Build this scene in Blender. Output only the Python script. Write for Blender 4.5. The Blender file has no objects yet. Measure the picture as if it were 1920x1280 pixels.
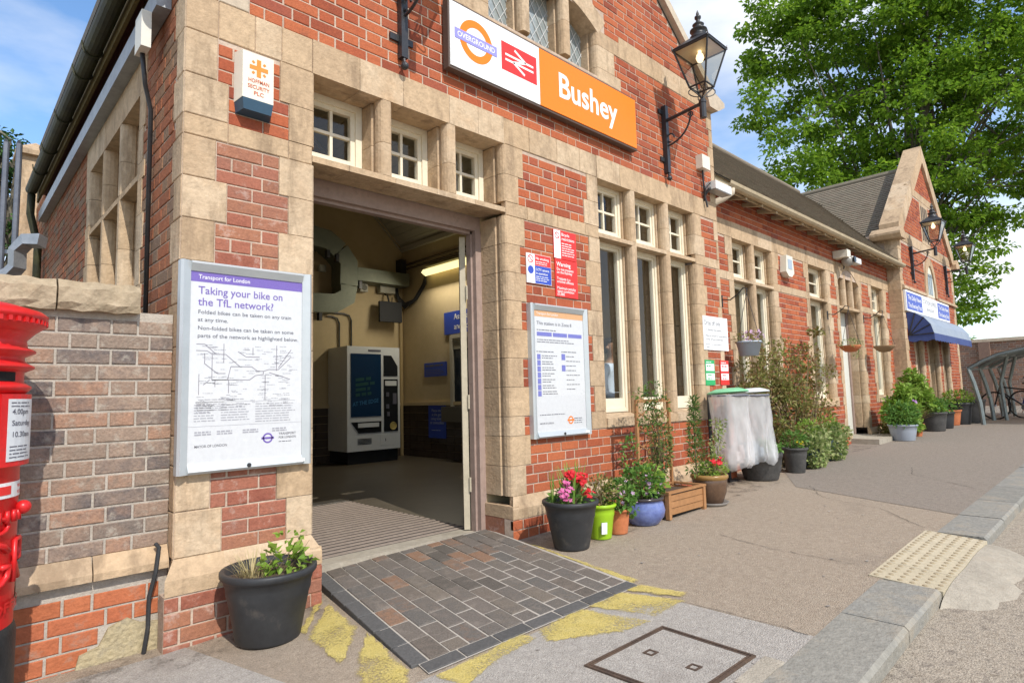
import bpy, math, random
from mathutils import Vector, Matrix
import numpy as np
RN = random.Random(11)
SC = bpy.context.scene
COL = SC.collection

# ------------------------------------------------------------------ camera
YAW, PITCH, ROLL, FPX = 0.763488, 0.090195, -0.026284, 1128.33
CAM = Vector((0.0, -3.6292, 1.29))
_f = Vector((math.sin(YAW)*math.cos(PITCH), math.cos(YAW)*math.cos(PITCH), math.sin(PITCH)))
_r0 = Vector((math.cos(YAW), -math.sin(YAW), 0)); _u0 = _r0.cross(_f)
_r = math.cos(ROLL)*_r0 + math.sin(ROLL)*_u0
_u = -math.sin(ROLL)*_r0 + math.cos(ROLL)*_u0
cd = bpy.data.cameras.new('camera'); cam = bpy.data.objects.new('camera', cd); COL.objects.link(cam)
cd.sensor_width = 36; cd.lens = FPX/1920*36; cd.clip_start = .05; cd.clip_end = 2000
cam.matrix_world = Matrix(((_r.x, _u.x, -_f.x, CAM.x), (_r.y, _u.y, -_f.y, CAM.y), (_r.z, _u.z, -_f.z, CAM.z), (0, 0, 0, 1)))
SC.camera = cam
# ------------------------------------------------------------------ world, sun, exposure
SUN = Vector((0.20, 1.0, -1.01)).normalized()          # travel direction of the light
w = bpy.data.worlds.new('World'); SC.world = w; w.use_nodes = True
nt = w.node_tree; nt.nodes.clear()
def nn(t, **k):
    n = nt.nodes.new(t)
    for a, b in k.items(): setattr(n, a, b)
    return n
sky = nn('ShaderNodeTexSky', sky_type='NISHITA', sun_disc=False)
sky.sun_elevation = math.asin(-SUN.z); sky.sun_rotation = math.atan2(-SUN.x, -SUN.y)
sky.air_density = 1.0; sky.dust_density = .3; sky.ozone_density = 2.0
tc = nn('ShaderNodeTexCoord')
mp = nn('ShaderNodeMapping'); mp.inputs['Scale'].default_value = (1.0, 1.0, 2.6)
mp.inputs['Location'].default_value = (.55, .1, .02)
nz = nn('ShaderNodeTexNoise'); nz.inputs['Scale'].default_value = 1.7; nz.inputs['Detail'].default_value = 7; nz.inputs['Roughness'].default_value = .52
rp = nn('ShaderNodeValToRGB'); rp.color_ramp.elements[0].position = .37; rp.color_ramp.elements[1].position = .64
mix = nn('ShaderNodeMixRGB'); mix.inputs[2].default_value = (8.2, 8.3, 8.5, 1)
bg = nn('ShaderNodeBackground'); bg.inputs[1].default_value = .14
out = nn('ShaderNodeOutputWorld')
L = nt.links.new
L(tc.outputs['Generated'], mp.inputs[0]); L(mp.outputs[0], nz.inputs['Vector']); L(nz.outputs['Fac'], rp.inputs[0])
L(rp.outputs[0], mix.inputs[0]); hs = nn('ShaderNodeHueSaturation'); hs.inputs['Saturation'].default_value = 1.12; hs.inputs['Value'].default_value = 1.7; L(sky.outputs[0], hs.inputs['Color']); L(hs.outputs[0], mix.inputs[1]); L(mix.outputs[0], bg.inputs[0]); L(bg.outputs[0], out.inputs[0])
sl = bpy.data.lights.new('sun', 'SUN'); sl.energy = 4.2; sl.angle = math.radians(.5); sl.color = (1, .95, .87)
so = bpy.data.objects.new('sun', sl); COL.objects.link(so); so.location = (-4, -20, 22)
so.rotation_euler = SUN.to_track_quat('-Z', 'Y').to_euler()
SC.view_settings.view_transform = 'Standard'; SC.view_settings.look = 'None'
SC.view_settings.exposure = 0.08; SC.view_settings.gamma = 1
SC.view_settings.use_curve_mapping = False
try:
    SC.cycles.max_bounces = 8; SC.cycles.transparent_max_bounces = 16; SC.cycles.use_denoising = True
except Exception: pass

# ------------------------------------------------------------------ pixel helpers
def ray(x, y): return _f*FPX + _r*(x-960) - _u*(y-640)
def ony(x, y, v=0.0):
    d = ray(x, y); return CAM + d*((v-CAM.y)/d.y)
def onx(x, y, v):
    d = ray(x, y); return CAM + d*((v-CAM.x)/d.x)
GX = [(-30, -.1), (-5, -.02), (.9, .018), (3.4, .134), (5.2, .18), (13, .25), (20, .42), (60, .9)]
def g(X):
    for (a, b), (c, d) in zip(GX, GX[1:]):
        if X <= c: return b + (d-b)*(X-a)/(c-a)
    return GX[-1][1]
def gnd(x, y):
    z = .1
    for i in range(40):
        d = ray(x, y); p = CAM + d*((z-CAM.z)/d.z); z = .5*z + .5*g(p.x)
    return p
def depth(p): return (Vector(p)-CAM).dot(_f)

# ------------------------------------------------------------------ materials
MATS = {}
def mat(name, cols, rough=.8, nscale=6.0, namp=.18, bump=0.0, bscale=60.0, metal=0.0, rnd=0.0, spec=.35, stain=None, trans=0.0, sat=0.0):
    """cols: list of colours picked by per-piece random (rnd>0) and by noise"""
    if name in MATS: return MATS[name]
    m = bpy.data.materials.new(name); m.use_nodes = True; t = m.node_tree; N = t.nodes; l = t.links.new
    b = N['Principled BSDF']; b.inputs['Roughness'].default_value = rough; b.inputs['Metallic'].default_value = metal
    b.inputs['Specular IOR Level'].default_value = spec
    geo = N.new('ShaderNodeNewGeometry')
    oi = N.new('ShaderNodeObjectInfo'); at = N.new('ShaderNodeAttribute'); at.attribute_name = 'rnd'
    ad = N.new('ShaderNodeMath'); ad.operation = 'ADD'; l(oi.outputs['Random'], ad.inputs[0]); l(at.outputs['Fac'], ad.inputs[1])
    fr = N.new('ShaderNodeMath'); fr.operation = 'FRACT'; l(ad.outputs[0], fr.inputs[0])
    n1 = N.new('ShaderNodeTexNoise'); n1.inputs['Scale'].default_value = nscale; n1.inputs['Detail'].default_value = 5; n1.inputs['Roughness'].default_value = .62
    l(geo.outputs['Position'], n1.inputs['Vector'])
    # driver value = mix(noise, random)
    mx = N.new('ShaderNodeMix'); mx.inputs[0].default_value = rnd
    l(n1.outputs['Fac'], mx.inputs[2]); l(fr.outputs[0], mx.inputs[3])
    cr = N.new('ShaderNodeValToRGB')
    els = cr.color_ramp.elements
    k = len(cols)
    lo, hi = (.3, .7) if rnd < .5 else (.12, .88)
    for i, c in enumerate(cols):
        pos = .5 if k == 1 else lo + (hi-lo)*i/(k-1)
        e = els[i] if i < 2 else els.new(pos)
        e.position = pos; e.color = (*c, 1)
    if k == 1: els.remove(els[1])
    l(mx.outputs[0], cr.inputs[0])
    col = cr.outputs[0]
    if namp:
        n2 = N.new('ShaderNodeTexNoise'); n2.inputs['Scale'].default_value = nscale*5.3; n2.inputs['Detail'].default_value = 6; n2.inputs['Roughness'].default_value = .7
        l(geo.outputs['Position'], n2.inputs['Vector'])
        mr = N.new('ShaderNodeMapRange'); mr.inputs[1].default_value = .25; mr.inputs[2].default_value = .75
        mr.inputs[3].default_value = 1-namp; mr.inputs[4].default_value = 1+namp
        l(n2.outputs['Fac'], mr.inputs[0])
        mu = N.new('ShaderNodeVectorMath'); mu.operation = 'SCALE'; l(col, mu.inputs[0]); l(mr.outputs[0], mu.inputs['Scale'])
        col = mu.outputs[0]
    if stain:   # (colour, scale, threshold, amount)
        n3 = N.new('ShaderNodeTexNoise'); n3.inputs['Scale'].default_value = stain[1]; n3.inputs['Detail'].default_value = 7; n3.inputs['Roughness'].default_value = .68
        ms_ = N.new('ShaderNodeVectorMath'); ms_.operation = 'MULTIPLY'; ms_.inputs[1].default_value = (1, 1, stain[4] if len(stain) > 4 else 1); l(geo.outputs['Position'], ms_.inputs[0]); l(ms_.outputs[0], n3.inputs['Vector'])
        m3 = N.new('ShaderNodeMapRange'); m3.inputs[1].default_value = stain[2]; m3.inputs[2].default_value = stain[2]+.12
        m3.inputs[3].default_value = 0; m3.inputs[4].default_value = stain[3]; l(n3.outputs['Fac'], m3.inputs[0])
        mc = N.new('ShaderNodeMix'); mc.data_type = 'RGBA'; mc.inputs[7].default_value = (*stain[0], 1)
        l(m3.outputs[0], mc.inputs[0]); l(col, mc.inputs[6]); col = mc.outputs[2]
    l(col, b.inputs['Base Color'])
    if bump:
        nb = N.new('ShaderNodeTexNoise'); nb.inputs['Scale'].default_value = bscale; nb.inputs['Detail'].default_value = 5
        l(geo.outputs['Position'], nb.inputs['Vector'])
        bp = N.new('ShaderNodeBump'); bp.inputs['Strength'].default_value = bump; bp.inputs['Distance'].default_value = .01
        l(nb.outputs['Fac'], bp.inputs['Height']); l(bp.outputs[0], b.inputs['Normal'])
    if trans:
        tr = N.new('ShaderNodeBsdfTranslucent'); l(col, tr.inputs[0]); ms = N.new('ShaderNodeMixShader'); ms.inputs[0].default_value = trans
        l(b.outputs[0], ms.inputs[1]); l(tr.outputs[0], ms.inputs[2]); l(ms.outputs[0], N['Material Output'].inputs[0])
    MATS[name] = m; return m
def glassmat(name, tint=(.75, .8, .8), rough=.02, refl=.9, clear=.85):
    if name in MATS: return MATS[name]
    m = bpy.data.materials.new(name); m.use_nodes = True; t = m.node_tree; N = t.nodes; N.clear(); l = t.links.new
    tr = N.new('ShaderNodeBsdfTransparent'); tr.inputs[0].default_value = (*[c*clear for c in tint], 1)
    gl = N.new('ShaderNodeBsdfGlossy'); gl.inputs['Roughness'].default_value = rough; gl.inputs[0].default_value = (refl, refl, refl, 1)
    lw = N.new('ShaderNodeLayerWeight'); lw.inputs[0].default_value = .5
    pw = N.new('ShaderNodeMath'); pw.operation = 'POWER'; pw.inputs[1].default_value = 4.0; l(lw.outputs['Facing'], pw.inputs[0])
    fz = N.new('ShaderNodeMath'); fz.operation = 'MULTIPLY_ADD'; fz.inputs[1].default_value = .85; fz.inputs[2].default_value = .05; l(pw.outputs[0], fz.inputs[0])
    ms = N.new('ShaderNodeMixShader'); o = N.new('ShaderNodeOutputMaterial')
    l(fz.outputs[0], ms.inputs[0]); l(tr.outputs[0], ms.inputs[1]); l(gl.outputs[0], ms.inputs[2]); l(ms.outputs[0], o.inputs[0])
    MATS[name] = m; return m
def emit(name, col, s):
    if name in MATS: return MATS[name]
    m = bpy.data.materials.new(name); m.use_nodes = True; N = m.node_tree.nodes; b = N['Principled BSDF']
    b.inputs['Base Color'].default_value = (*col, 1); b.inputs['Emission Color'].default_value = (*col, 1); b.inputs['Emission Strength'].default_value = s
    MATS[name] = m; return m
def flat(name, col, rough=.5, metal=0, namp=.06, **k): return mat(name, [col], rough, namp=namp, metal=metal, **k)

BRICK = mat('red_brick', [(.22, .058, .034), (.36, .094, .044), (.43, .128, .056), (.36, .102, .05), (.28, .078, .05)], .85, 9, .22, .35, 90, rnd=.72, spec=.15, stain=((.17, .075, .05), 5, .58, .5))
BRICKW = mat('weathered_red_brick', [(.23, .075, .05), (.33, .125, .08), (.28, .125, .085), (.35, .155, .09), (.20, .095, .07)], .9, 9, .25, .45, 80, rnd=.65, spec=.2, stain=((.55, .42, .36), 9, .56, .55))
BRICKG = mat('grey_boundary_brick', [(.17, .14, .12), (.28, .195, .145), (.24, .185, .145), (.31, .225, .17), (.135, .115, .108), (.34, .205, .14), (.215, .175, .14)], .92, 11, .3, .6, 70, rnd=.7, spec=.15, stain=((.40, .36, .30), 14, .54, .6))
BRICKO = mat('orange_base_brick', [(.36, .11, .05), (.45, .15, .07), (.40, .12, .06)], .9, 7, .22, .5, 70, rnd=.6, spec=.15, stain=((.30, .25, .2), 6, .6, .6))
BRICKS_ = mat('sooty_side_brick', [(.20, .08, .045), (.30, .11, .055), (.24, .15, .09), (.18, .12, .09)], .9, 5, .25, .5, 70, rnd=.6, spec=.15)
STONE = mat('beige_stone', [(.36, .245, .145), (.49, .355, .225), (.42, .30, .19), (.53, .405, .275), (.45, .30, .175)], .88, 3.6, .24, .55, 50, rnd=.5, spec=.12, stain=((.22, .155, .10), 4.2, .52, .62, .28))
STONEG = mat('greyed_stone', [(.42, .34, .25), (.52, .44, .34), (.46, .37, .27)], .88, 3, .16, .4, 40, rnd=.5, spec=.15, stain=((.25, .21, .16), 3, .58, .55))
MORTAR = mat('pale_mortar', [(.40, .30, .23), (.54, .43, .34)], .95, 6, .22, .4, 120, spec=.1)
MORTARG = mat('grey_mortar', [(.36, .32, .27), (.46, .41, .35)], .95, 8, .2, .5, 100, spec=.1)
CREAM = mat('cream_paint', [(.70, .63, .48), (.76, .69, .54)], .55, 5, .06, .05, 60)
PINKP = mat('pinkish_brown_paint', [(.28, .20, .165), (.34, .25, .21)], .6, 4, .15, stain=((.16, .11, .09), 7, .58, .6))
DARKM = mat('black_iron_paint', [(.018, .018, .02), (.03, .03, .033)], .42, 8, .2, .1, 80, spec=.5)
TARB = mat('tarmac_brown', [(.30, .24, .18), (.385, .315, .24)], .93, 26, .52, 1.0, 150, spec=.15, stain=((.23, .19, .15), 1.1, .56, .45))
TARD = mat('tarmac_dark', [(.225, .19, .155), (.30, .255, .21)], .93, 26, .52, 1.0, 150, spec=.15, stain=((.30, .26, .22), 1.3, .60, .4))
TARL = mat('tarmac_light', [(.33, .30, .265), (.43, .395, .35)], .93, 26, .52, 1.0, 150, spec=.15, stain=((.26, .23, .20), 1.6, .58, .5))
ROADM = mat('road_asphalt', [(.26, .215, .165), (.38, .325, .255), (.22, .185, .15)], .95, 17, .5, 1.0, 120, spec=.12, stain=((.16, .13, .10), 2.5, .55, .6))
GLASS = glassmat('window_glass', (.93, .96, .95), .02, .9, .96)
SOIL = mat('soil', [(.06, .04, .028), (.11, .08, .055)], .95, 30, .4, 1, 60)
PLB = mat('black_plastic', [(.022, .023, .025), (.04, .041, .043)], .5, 4, .15, .08, 40, spec=.4, stain=((.13, .11, .09), 4, .6, .5))
WHITE = flat('white_print', (.80, .80, .79), .45)
PAPER = flat('poster_paper', (.64, .65, .665), .5)
PURP = flat('purple_print', (.17, .11, .42), .45)
GREYT = flat('grey_print', (.11, .11, .14), .5)
REDS = flat('red_print', (.70, .035, .03), .4)
BLUES = flat('blue_print', (.035, .075, .42), .4)
ORNG = flat('orange_print', (.86, .205, .008), .35)
GREENS = flat('green_print', (.03, .36, .12), .4)
SILV = mat('silver_frame', [(.46, .49, .50), (.52, .55, .56)], .42, 3, .04, metal=.35)
GALV = mat('galvanised_steel', [(.26, .28, .30), (.36, .38, .40)], .45, 9, .12, metal=.6)

# ------------------------------------------------------------------ mesh builder
ORG = {}
class MB:
    def __init__(s): s.v = []; s.f = []; s.m = []; s.c = []; s.mi = 0; s.rv = 0.0
    def add(s, vs, fs, mi=None, rv=None):
        o = len(s.v); s.v.extend([tuple(p) for p in vs])
        for f in fs:
            s.f.append([i+o for i in f]); s.m.append(s.mi if mi is None else mi); s.c.append(s.rv if rv is None else rv)
    def quad(s, a, b, c, d, mi=None, rv=None): s.add([a, b, c, d], [(0, 1, 2, 3)], mi, rv)
    def poly(s, pts, mi=None): s.add(pts, [tuple(range(len(pts)))], mi)
    def box(s, x0, x1, y0, y1, z0, z1, mi=None, rv=None):
        s.add([(x0, y0, z0), (x1, y0, z0), (x1, y1, z0), (x0, y1, z0), (x0, y0, z1), (x1, y0, z1), (x1, y1, z1), (x0, y1, z1)],
              [(3, 2, 1, 0), (4, 5, 6, 7), (0, 1, 5, 4), (1, 2, 6, 5), (2, 3, 7, 6), (3, 0, 4, 7)], mi, rv)
    def hexa(s, p, mi=None):   # 8 points: bottom 4 ccw, top 4
        s.add(p, [(3, 2, 1, 0), (4, 5, 6, 7), (0, 1, 5, 4), (1, 2, 6, 5), (2, 3, 7, 6), (3, 0, 4, 7)], mi)
    def extrude(s, pts, vec, mi=None):   # closed polygon of 3d points swept by vec, with caps
        n = len(pts); vec = Vector(vec); a = [Vector(p) for p in pts]; b = [p+vec for p in a]
        s.add(a+b, [tuple(range(n-1, -1, -1)), tuple(range(n, 2*n))] + [(i, (i+1) % n, n+(i+1) % n, n+i) for i in range(n)], mi)
    def tube(s, pts, r, n=8, mi=None, cap=True, rv=None):
        P = [Vector(p) for p in pts]; k = len(P); rs = r if isinstance(r, (list, tuple)) else [r]*k
        vs = []; prev = None
        for i, p in enumerate(P):
            t = (P[min(i+1, k-1)]-P[max(i-1, 0)])
            if t.length < 1e-9: t = Vector((0, 0, 1))
            t.normalize()
            if prev is None:
                a = t.orthogonal().normalized()
            else:
                a = prev - t*prev.dot(t)
                a = a.normalized() if a.length > 1e-6 else t.orthogonal().normalized()
            prev = a; b = t.cross(a)
            for j in range(n):
                q = 2*math.pi*j/n; vs.append(p + (a*math.cos(q)+b*math.sin(q))*rs[i])
        fs = [(i*n+j, i*n+(j+1) % n, (i+1)*n+(j+1) % n, (i+1)*n+j) for i in range(k-1) for j in range(n)]
        if cap: fs += [tuple(range(n-1, -1, -1)), tuple(range((k-1)*n, k*n))]
        s.add(vs, fs, mi, rv)
    def lathe(s, prof, n=32, c=(0, 0, 0), mi=None, a0=0, a1=2*math.pi, sq=None):
        full = abs(a1-a0-2*math.pi) < 1e-6; m = n if full else n+1
        vs = []
        for r, z in prof:
            for j in range(m):
                q = a0+(a1-a0)*j/n
                x, y = math.cos(q), math.sin(q)
                if sq: e = (abs(x)**sq+abs(y)**sq)**(-1/sq); x, y = x*e, y*e
                vs.append((c[0]+r*x, c[1]+r*y, c[2]+z))
        fs = []
        for i in range(len(prof)-1):
            for j in range(n):
                j2 = (j+1) % m
                fs.append((i*m+j, i*m+j2, (i+1)*m+j2, (i+1)*m+j))
        s.add(vs, fs, mi)
    def ball(s, c, r, n=10, mi=None, sz=1.0):
        s.lathe([(max(1e-4, r*math.sin(math.pi*i/n)), -r*sz*math.cos(math.pi*i/n)) for i in range(n+1)], n+4, c, mi)
    def build(s, name, mats, parent=None, smooth=False, world=True, loc=None):
        me = bpy.data.meshes.new(name)
        vs = s.v
        if parent is not None and world:
            o = ORG[parent]; vs = [(x-o[0], y-o[1], z-o[2]) for x, y, z in vs]
        me.from_pydata(vs, [], s.f)
        for q in (mats if isinstance(mats, (list, tuple)) else [mats]): me.materials.append(q)
        if any(s.m): me.polygons.foreach_set('material_index', s.m)
        if any(s.c):
            a = me.attributes.new('rnd', 'FLOAT', 'FACE'); a.data.foreach_set('value', s.c)
        if smooth: me.polygons.foreach_set('use_smooth', [True]*len(me.polygons))
        me.update()
        ob = bpy.data.objects.new(name, me); COL.objects.link(ob)
        if parent is not None: ob.parent = parent
        ORG[ob] = ORG[parent] if parent is not None else (0, 0, 0)
        if loc is not None: ob.location = loc
        return ob
def autosmooth(ob, ang=35):
    me = ob.data
    try: me.set_sharp_from_angle(angle=math.radians(ang))
    except Exception: pass
    return ob
def tag(o, label, cat, group=None):
    o['label'] = label; o['category'] = cat
    if group: o['group'] = group
    return o
def thing(name, label, cat, loc=(0, 0, 0), rotz=0.0, group=None):
    e = bpy.data.objects.new(name, None); COL.objects.link(e); e.location = loc; e.rotation_euler = (0, 0, rotz); e.empty_display_size = .1
    ORG[e] = tuple(loc); return tag(e, label, cat, group)
def structure(o): o['kind'] = 'structure'; return o
def stuff(o): o['kind'] = 'stuff'; return o

# ------------------------------------------------------------------ lettering
_TX = {}
def text2d(body, size, bold=0.0):
    key = (body, size, bold)
    if key in _TX: return _TX[key]
    cu = bpy.data.curves.new('lettering', 'FONT'); cu.body = body; cu.size = size; cu.offset = bold*size; cu.resolution_u = 3; cu.fill_mode = 'FRONT'
    ob = bpy.data.objects.new('lettering', cu); COL.objects.link(ob)
    dg = bpy.context.evaluated_depsgraph_get(); dg.update()
    me = bpy.data.meshes.new_from_object(ob.evaluated_get(dg))
    vs = [(v.co.x, v.co.y) for v in me.vertices]; fs = [tuple(p.vertices) for p in me.polygons]
    bpy.data.objects.remove(ob); bpy.data.curves.remove(cu); bpy.data.meshes.remove(me)
    w = max([v[0] for v in vs], default=0); _TX[key] = (vs, fs, w); return _TX[key]
def put_text(mb, body, size, o, U, V, mi=0, bold=0.0, width=None, align='l'):
    vs, fs, w_ = text2d(body, size, bold)
    k = (width/w_) if width and w_ else 1.0
    o = Vector(o); U = Vector(U); V = Vector(V)
    sh = {'l': 0, 'c': -w_*k/2, 'r': -w_*k}[align]
    mb.add([o + U*(x*k+sh) + V*y for x, y in vs], fs, mi)
def scribble(mb, o, U, V, wid, rows, lh, mi=0, rag=.25, th=.32, word=True, rn=RN):
    """rows of unreadably small print: little word-sized dashes"""
    o = Vector(o); U = Vector(U); V = Vector(V)
    for r in range(rows):
        x = 0; end = wid*(1-rn.random()*rag)
        while x < end:
            l_ = min(lh*(.6+rn.random()*2.4), end-x)
            if l_ < lh*.25: break
            a = o + U*x - V*(r*lh)
            mb.quad(a, a+U*l_, a+U*l_+V*lh*th, a+V*lh*th, mi)
            x += l_ + lh*.35
XU, ZV = Vector((1, 0, 0)), Vector((0, 0, 1))
# ================================================================== masonry helpers
class Fr:
    def __init__(s, O, U, N): s.O, s.U, s.N = Vector(O), Vector(U), Vector(N)
    def P(s, u, z, d=0.0): return s.O + s.U*u + ZV*z + s.N*d
F_MAIN = Fr((0, 0, 0), (1, 0, 0), (0, -1, 0))
F_WING = Fr((0, .26, 0), (1, 0, 0), (0, -1, 0))
F_SIDE = Fr((.946, 0, 0), (0, 1, 0), (-1, 0, 0))
F_PLIN = Fr((0, -.05, 0), (1, 0, 0), (0, -1, 0))
F_BND = Fr((0, .085, 0), (1, 0, 0), (0, -1, 0))
F_FARW = Fr((28, 0, 0), (0, 1, 0), (-1, 0, 0))
def proj(p):
    v = Vector(p)-CAM; d = v.dot(_f)
    if d < .1: return None
    return 960+FPX*v.dot(_r)/d, 640-FPX*v.dot(_u)/d
def screen_area(pts):
    q = [proj(p) for p in pts]
    if any(x is None for x in q): return 0
    cx = sum(x for x, y in q)/len(q); cy = sum(y for x, y in q)/len(q)
    if not (-60 < cx < 1980 and -60 < cy < 1340): return 0
    a = 0
    for (x0, y0), (x1, y1) in zip(q, q[1:]+q[:1]): a += x0*y1-x1*y0
    return abs(a)/2
CS, JT = .081, .0105
def lay(u0, u1, z0, z1, blocks, S=.241, H=.121, limit=None, cs=CS):
    out = []; r = 0
    while z0+(r+1)*cs <= z1+.02:
        za, zb = z0+r*cs, z0+(r+1)*cs-JT
        lo, hi = u0, u1
        if limit: lo, hi = max(lo, limit(zb)[0]), min(hi, limit(zb)[1])
        ints = [(lo, hi)] if hi > lo else []
        for b in blocks:
            if b[2] < zb-.012 and b[3] > za+.012:
                nx = []
                for a, c in ints:
                    if b[1]+.004 <= a or b[0]-.004 >= c: nx.append((a, c)); continue
                    if b[0]-.004 > a: nx.append((a, b[0]-.004))
                    if b[1]+.004 < c: nx.append((b[1]+.004, c))
                ints = nx
        per = S+H
        for a, c in ints:
            if c-a < .03: continue
            off = (per/2 if r % 2 else 0) + .07
            k = math.floor((a-off)/per); x = off+k*per; cuts = []
            while x < c:
                for e in (x, x+S):
                    if a+.035 < e < c-.035: cuts.append(e)
                x += per
            ed = [a]+cuts+[c]
            for p, q in zip(ed, ed[1:]):
                if q-p > .03: out.append((p, q-(JT if q < c else 0), za, zb))
        r += 1
    return out
_BC = {}
def brick_geo(U, N, w_, h_, ch=.004, dp=.03):
    a, b = w_/2, h_/2
    rg = [(-a, -b), (a, -b), (a, b), (-a, b)]
    ri = [(-a+ch, -b+ch), (a-ch, -b+ch), (a-ch, b-ch), (-a+ch, b-ch)]
    vs = [U*x+ZV*z-N*dp for x, z in rg]+[U*x+ZV*z-N*ch*.8 for x, z in rg]+[U*x+ZV*z for x, z in ri]
    fs = [(8, 9, 10, 11)]+[(4+i, 4+(i+1) % 4, 8+(i+1) % 4, 8+i) for i in range(4)]+[(i, (i+1) % 4, 4+(i+1) % 4, 4+i) for i in range(4)]
    return vs, fs
class Pieces:
    """bricks of one thing: the largest 300 on screen become objects, the rest one joined part per wall"""
    def __init__(s): s.L = []
    def add(s, fr, rects, m, parent):
        for (a, b, c, d) in rects:
            ar = screen_area([fr.P(a, c), fr.P(b, c), fr.P(b, d), fr.P(a, d)])
            s.L.append((ar, fr, a, b, c, d, m, parent))
    def emit(s, n=300, name='brick'):
        s.L.sort(key=lambda t: -t[0]); rest = {}
        for i, (ar, fr, a, b, c, d, m, par) in enumerate(s.L):
            j = RN.uniform(-.0015, .0022)
            if i < n and ar > 60:
                w_, h_ = round((b-a)/.006)*.006, round((d-c)/.003)*.003
                key = (tuple(fr.N), round(w_, 3), round(h_, 3), m.name)
                if key not in _BC:
                    mb = MB(); vs, fs = brick_geo(fr.U, fr.N, w_, h_); mb.add(vs, fs)
                    me = bpy.data.meshes.new(name); me.from_pydata([tuple(v) for v in mb.v], [], mb.f); me.materials.append(m); _BC[key] = me
                ob = bpy.data.objects.new(name, _BC[key]); COL.objects.link(ob); ob.parent = par
                ob.location = fr.P((a+b)/2, (c+d)/2, j) - Vector(ORG[par])
            else:
                mb = rest.setdefault((id(par), m.name), (MB(), par, m))[0]
                vs, fs = brick_geo(fr.U, fr.N, b-a, d-c); o = fr.P((a+b)/2, (c+d)/2, j)
                mb.add([o+v for v in vs], fs, rv=RN.random()*.999+.0005)
        for mb, par, m in rest.values(): stuff(mb.build('brickwork', m, par))
def stone(fr, u0, u1, z0, z1, parent, name='quoin_stone', m=None, d=.003, dp=.06, ch=.005):
    gp = .002
    w_, h_ = (u1-u0)-2*gp, (z1-z0)-2*gp
    mb = MB(); vs, fs = brick_geo(fr.U, fr.N, w_, h_, ch, dp); o = fr.P((u0+u1)/2, (z0+z1)/2, d+RN.uniform(0, .0015))
    mb.add([o+v for v in vs], fs); return mb.build(name, m or STONE, parent)
JP = [(0, 0), (.012, -.010), (.023, -.035), (.026, -.065), (.020, -.092), (.008, -.104), (.032, -.112), (.032, -.30)]
def jamb(fr, u_edge, sgn, u_back, z0, z1, parent, name='jamb_stone', m=None):
    """block whose moulded edge faces the opening; sgn=+1 opening lies at larger u"""
    gp = .002
    pts = [(u_back, .004)] + [(u_edge+sgn*a, d+.004) for a, d in JP] + [(u_back, -.30)]
    mb = MB(); mb.extrude([fr.P(u, z0+gp, d) for u, d in pts], ZV*(z1-z0-2*gp)); return mb.build(name, m or STONE, parent)
def mullion(fr, uc, wd, zs, parent, m=None, dp=.30):
    a = wd/2
    pts = [(uc-a-p, d+.002) for p, d in reversed(JP)] + [(uc+a+p, d+.002) for p, d in JP]
    for z0, z1 in zip(zs, zs[1:]):
        mb = MB(); mb.extrude([fr.P(u, z0+.0015, d) for u, d in pts], ZV*(z1-z0-.003)); mb.build('mullion_stone', m or STONE, parent)
def beam(fr, prof, u0, u1, parent, name, m=None, cuts=()):
    """stone swept along u; prof is a list of (d, z)"""
    es = [u0]+[c for c in cuts if u0 < c < u1]+[u1]
    for a, b in zip(es, es[1:]):
        mb = MB(); mb.extrude([fr.P(a+.0015, z, d) for d, z in prof], fr.U*(b-a-.003)); mb.build(name, m or STONE, parent)
def lintel(fr, u0, u1, z0, z1, parent, cuts):
    beam(fr, [(.004, z1), (.004, z0), (-.10, z0), (-.105, z0+.014), (-.112, z0+.004), (-.30, z0+.012), (-.30, z1)], u0, u1, parent, 'lintel_stone', cuts=cuts)
def transom(fr, u0, u1, parent, zb=2.847, zt=2.888, cuts=()):
    beam(fr, [(0, zb), (0, zt), (-.27, zt+.055), (-.29, zt+.055), (-.29, zb+.012), (-.115, zb+.004), (-.11, zb+.016), (-.10, zb)], u0, u1, parent, 'transom_stone', cuts=cuts)
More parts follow.
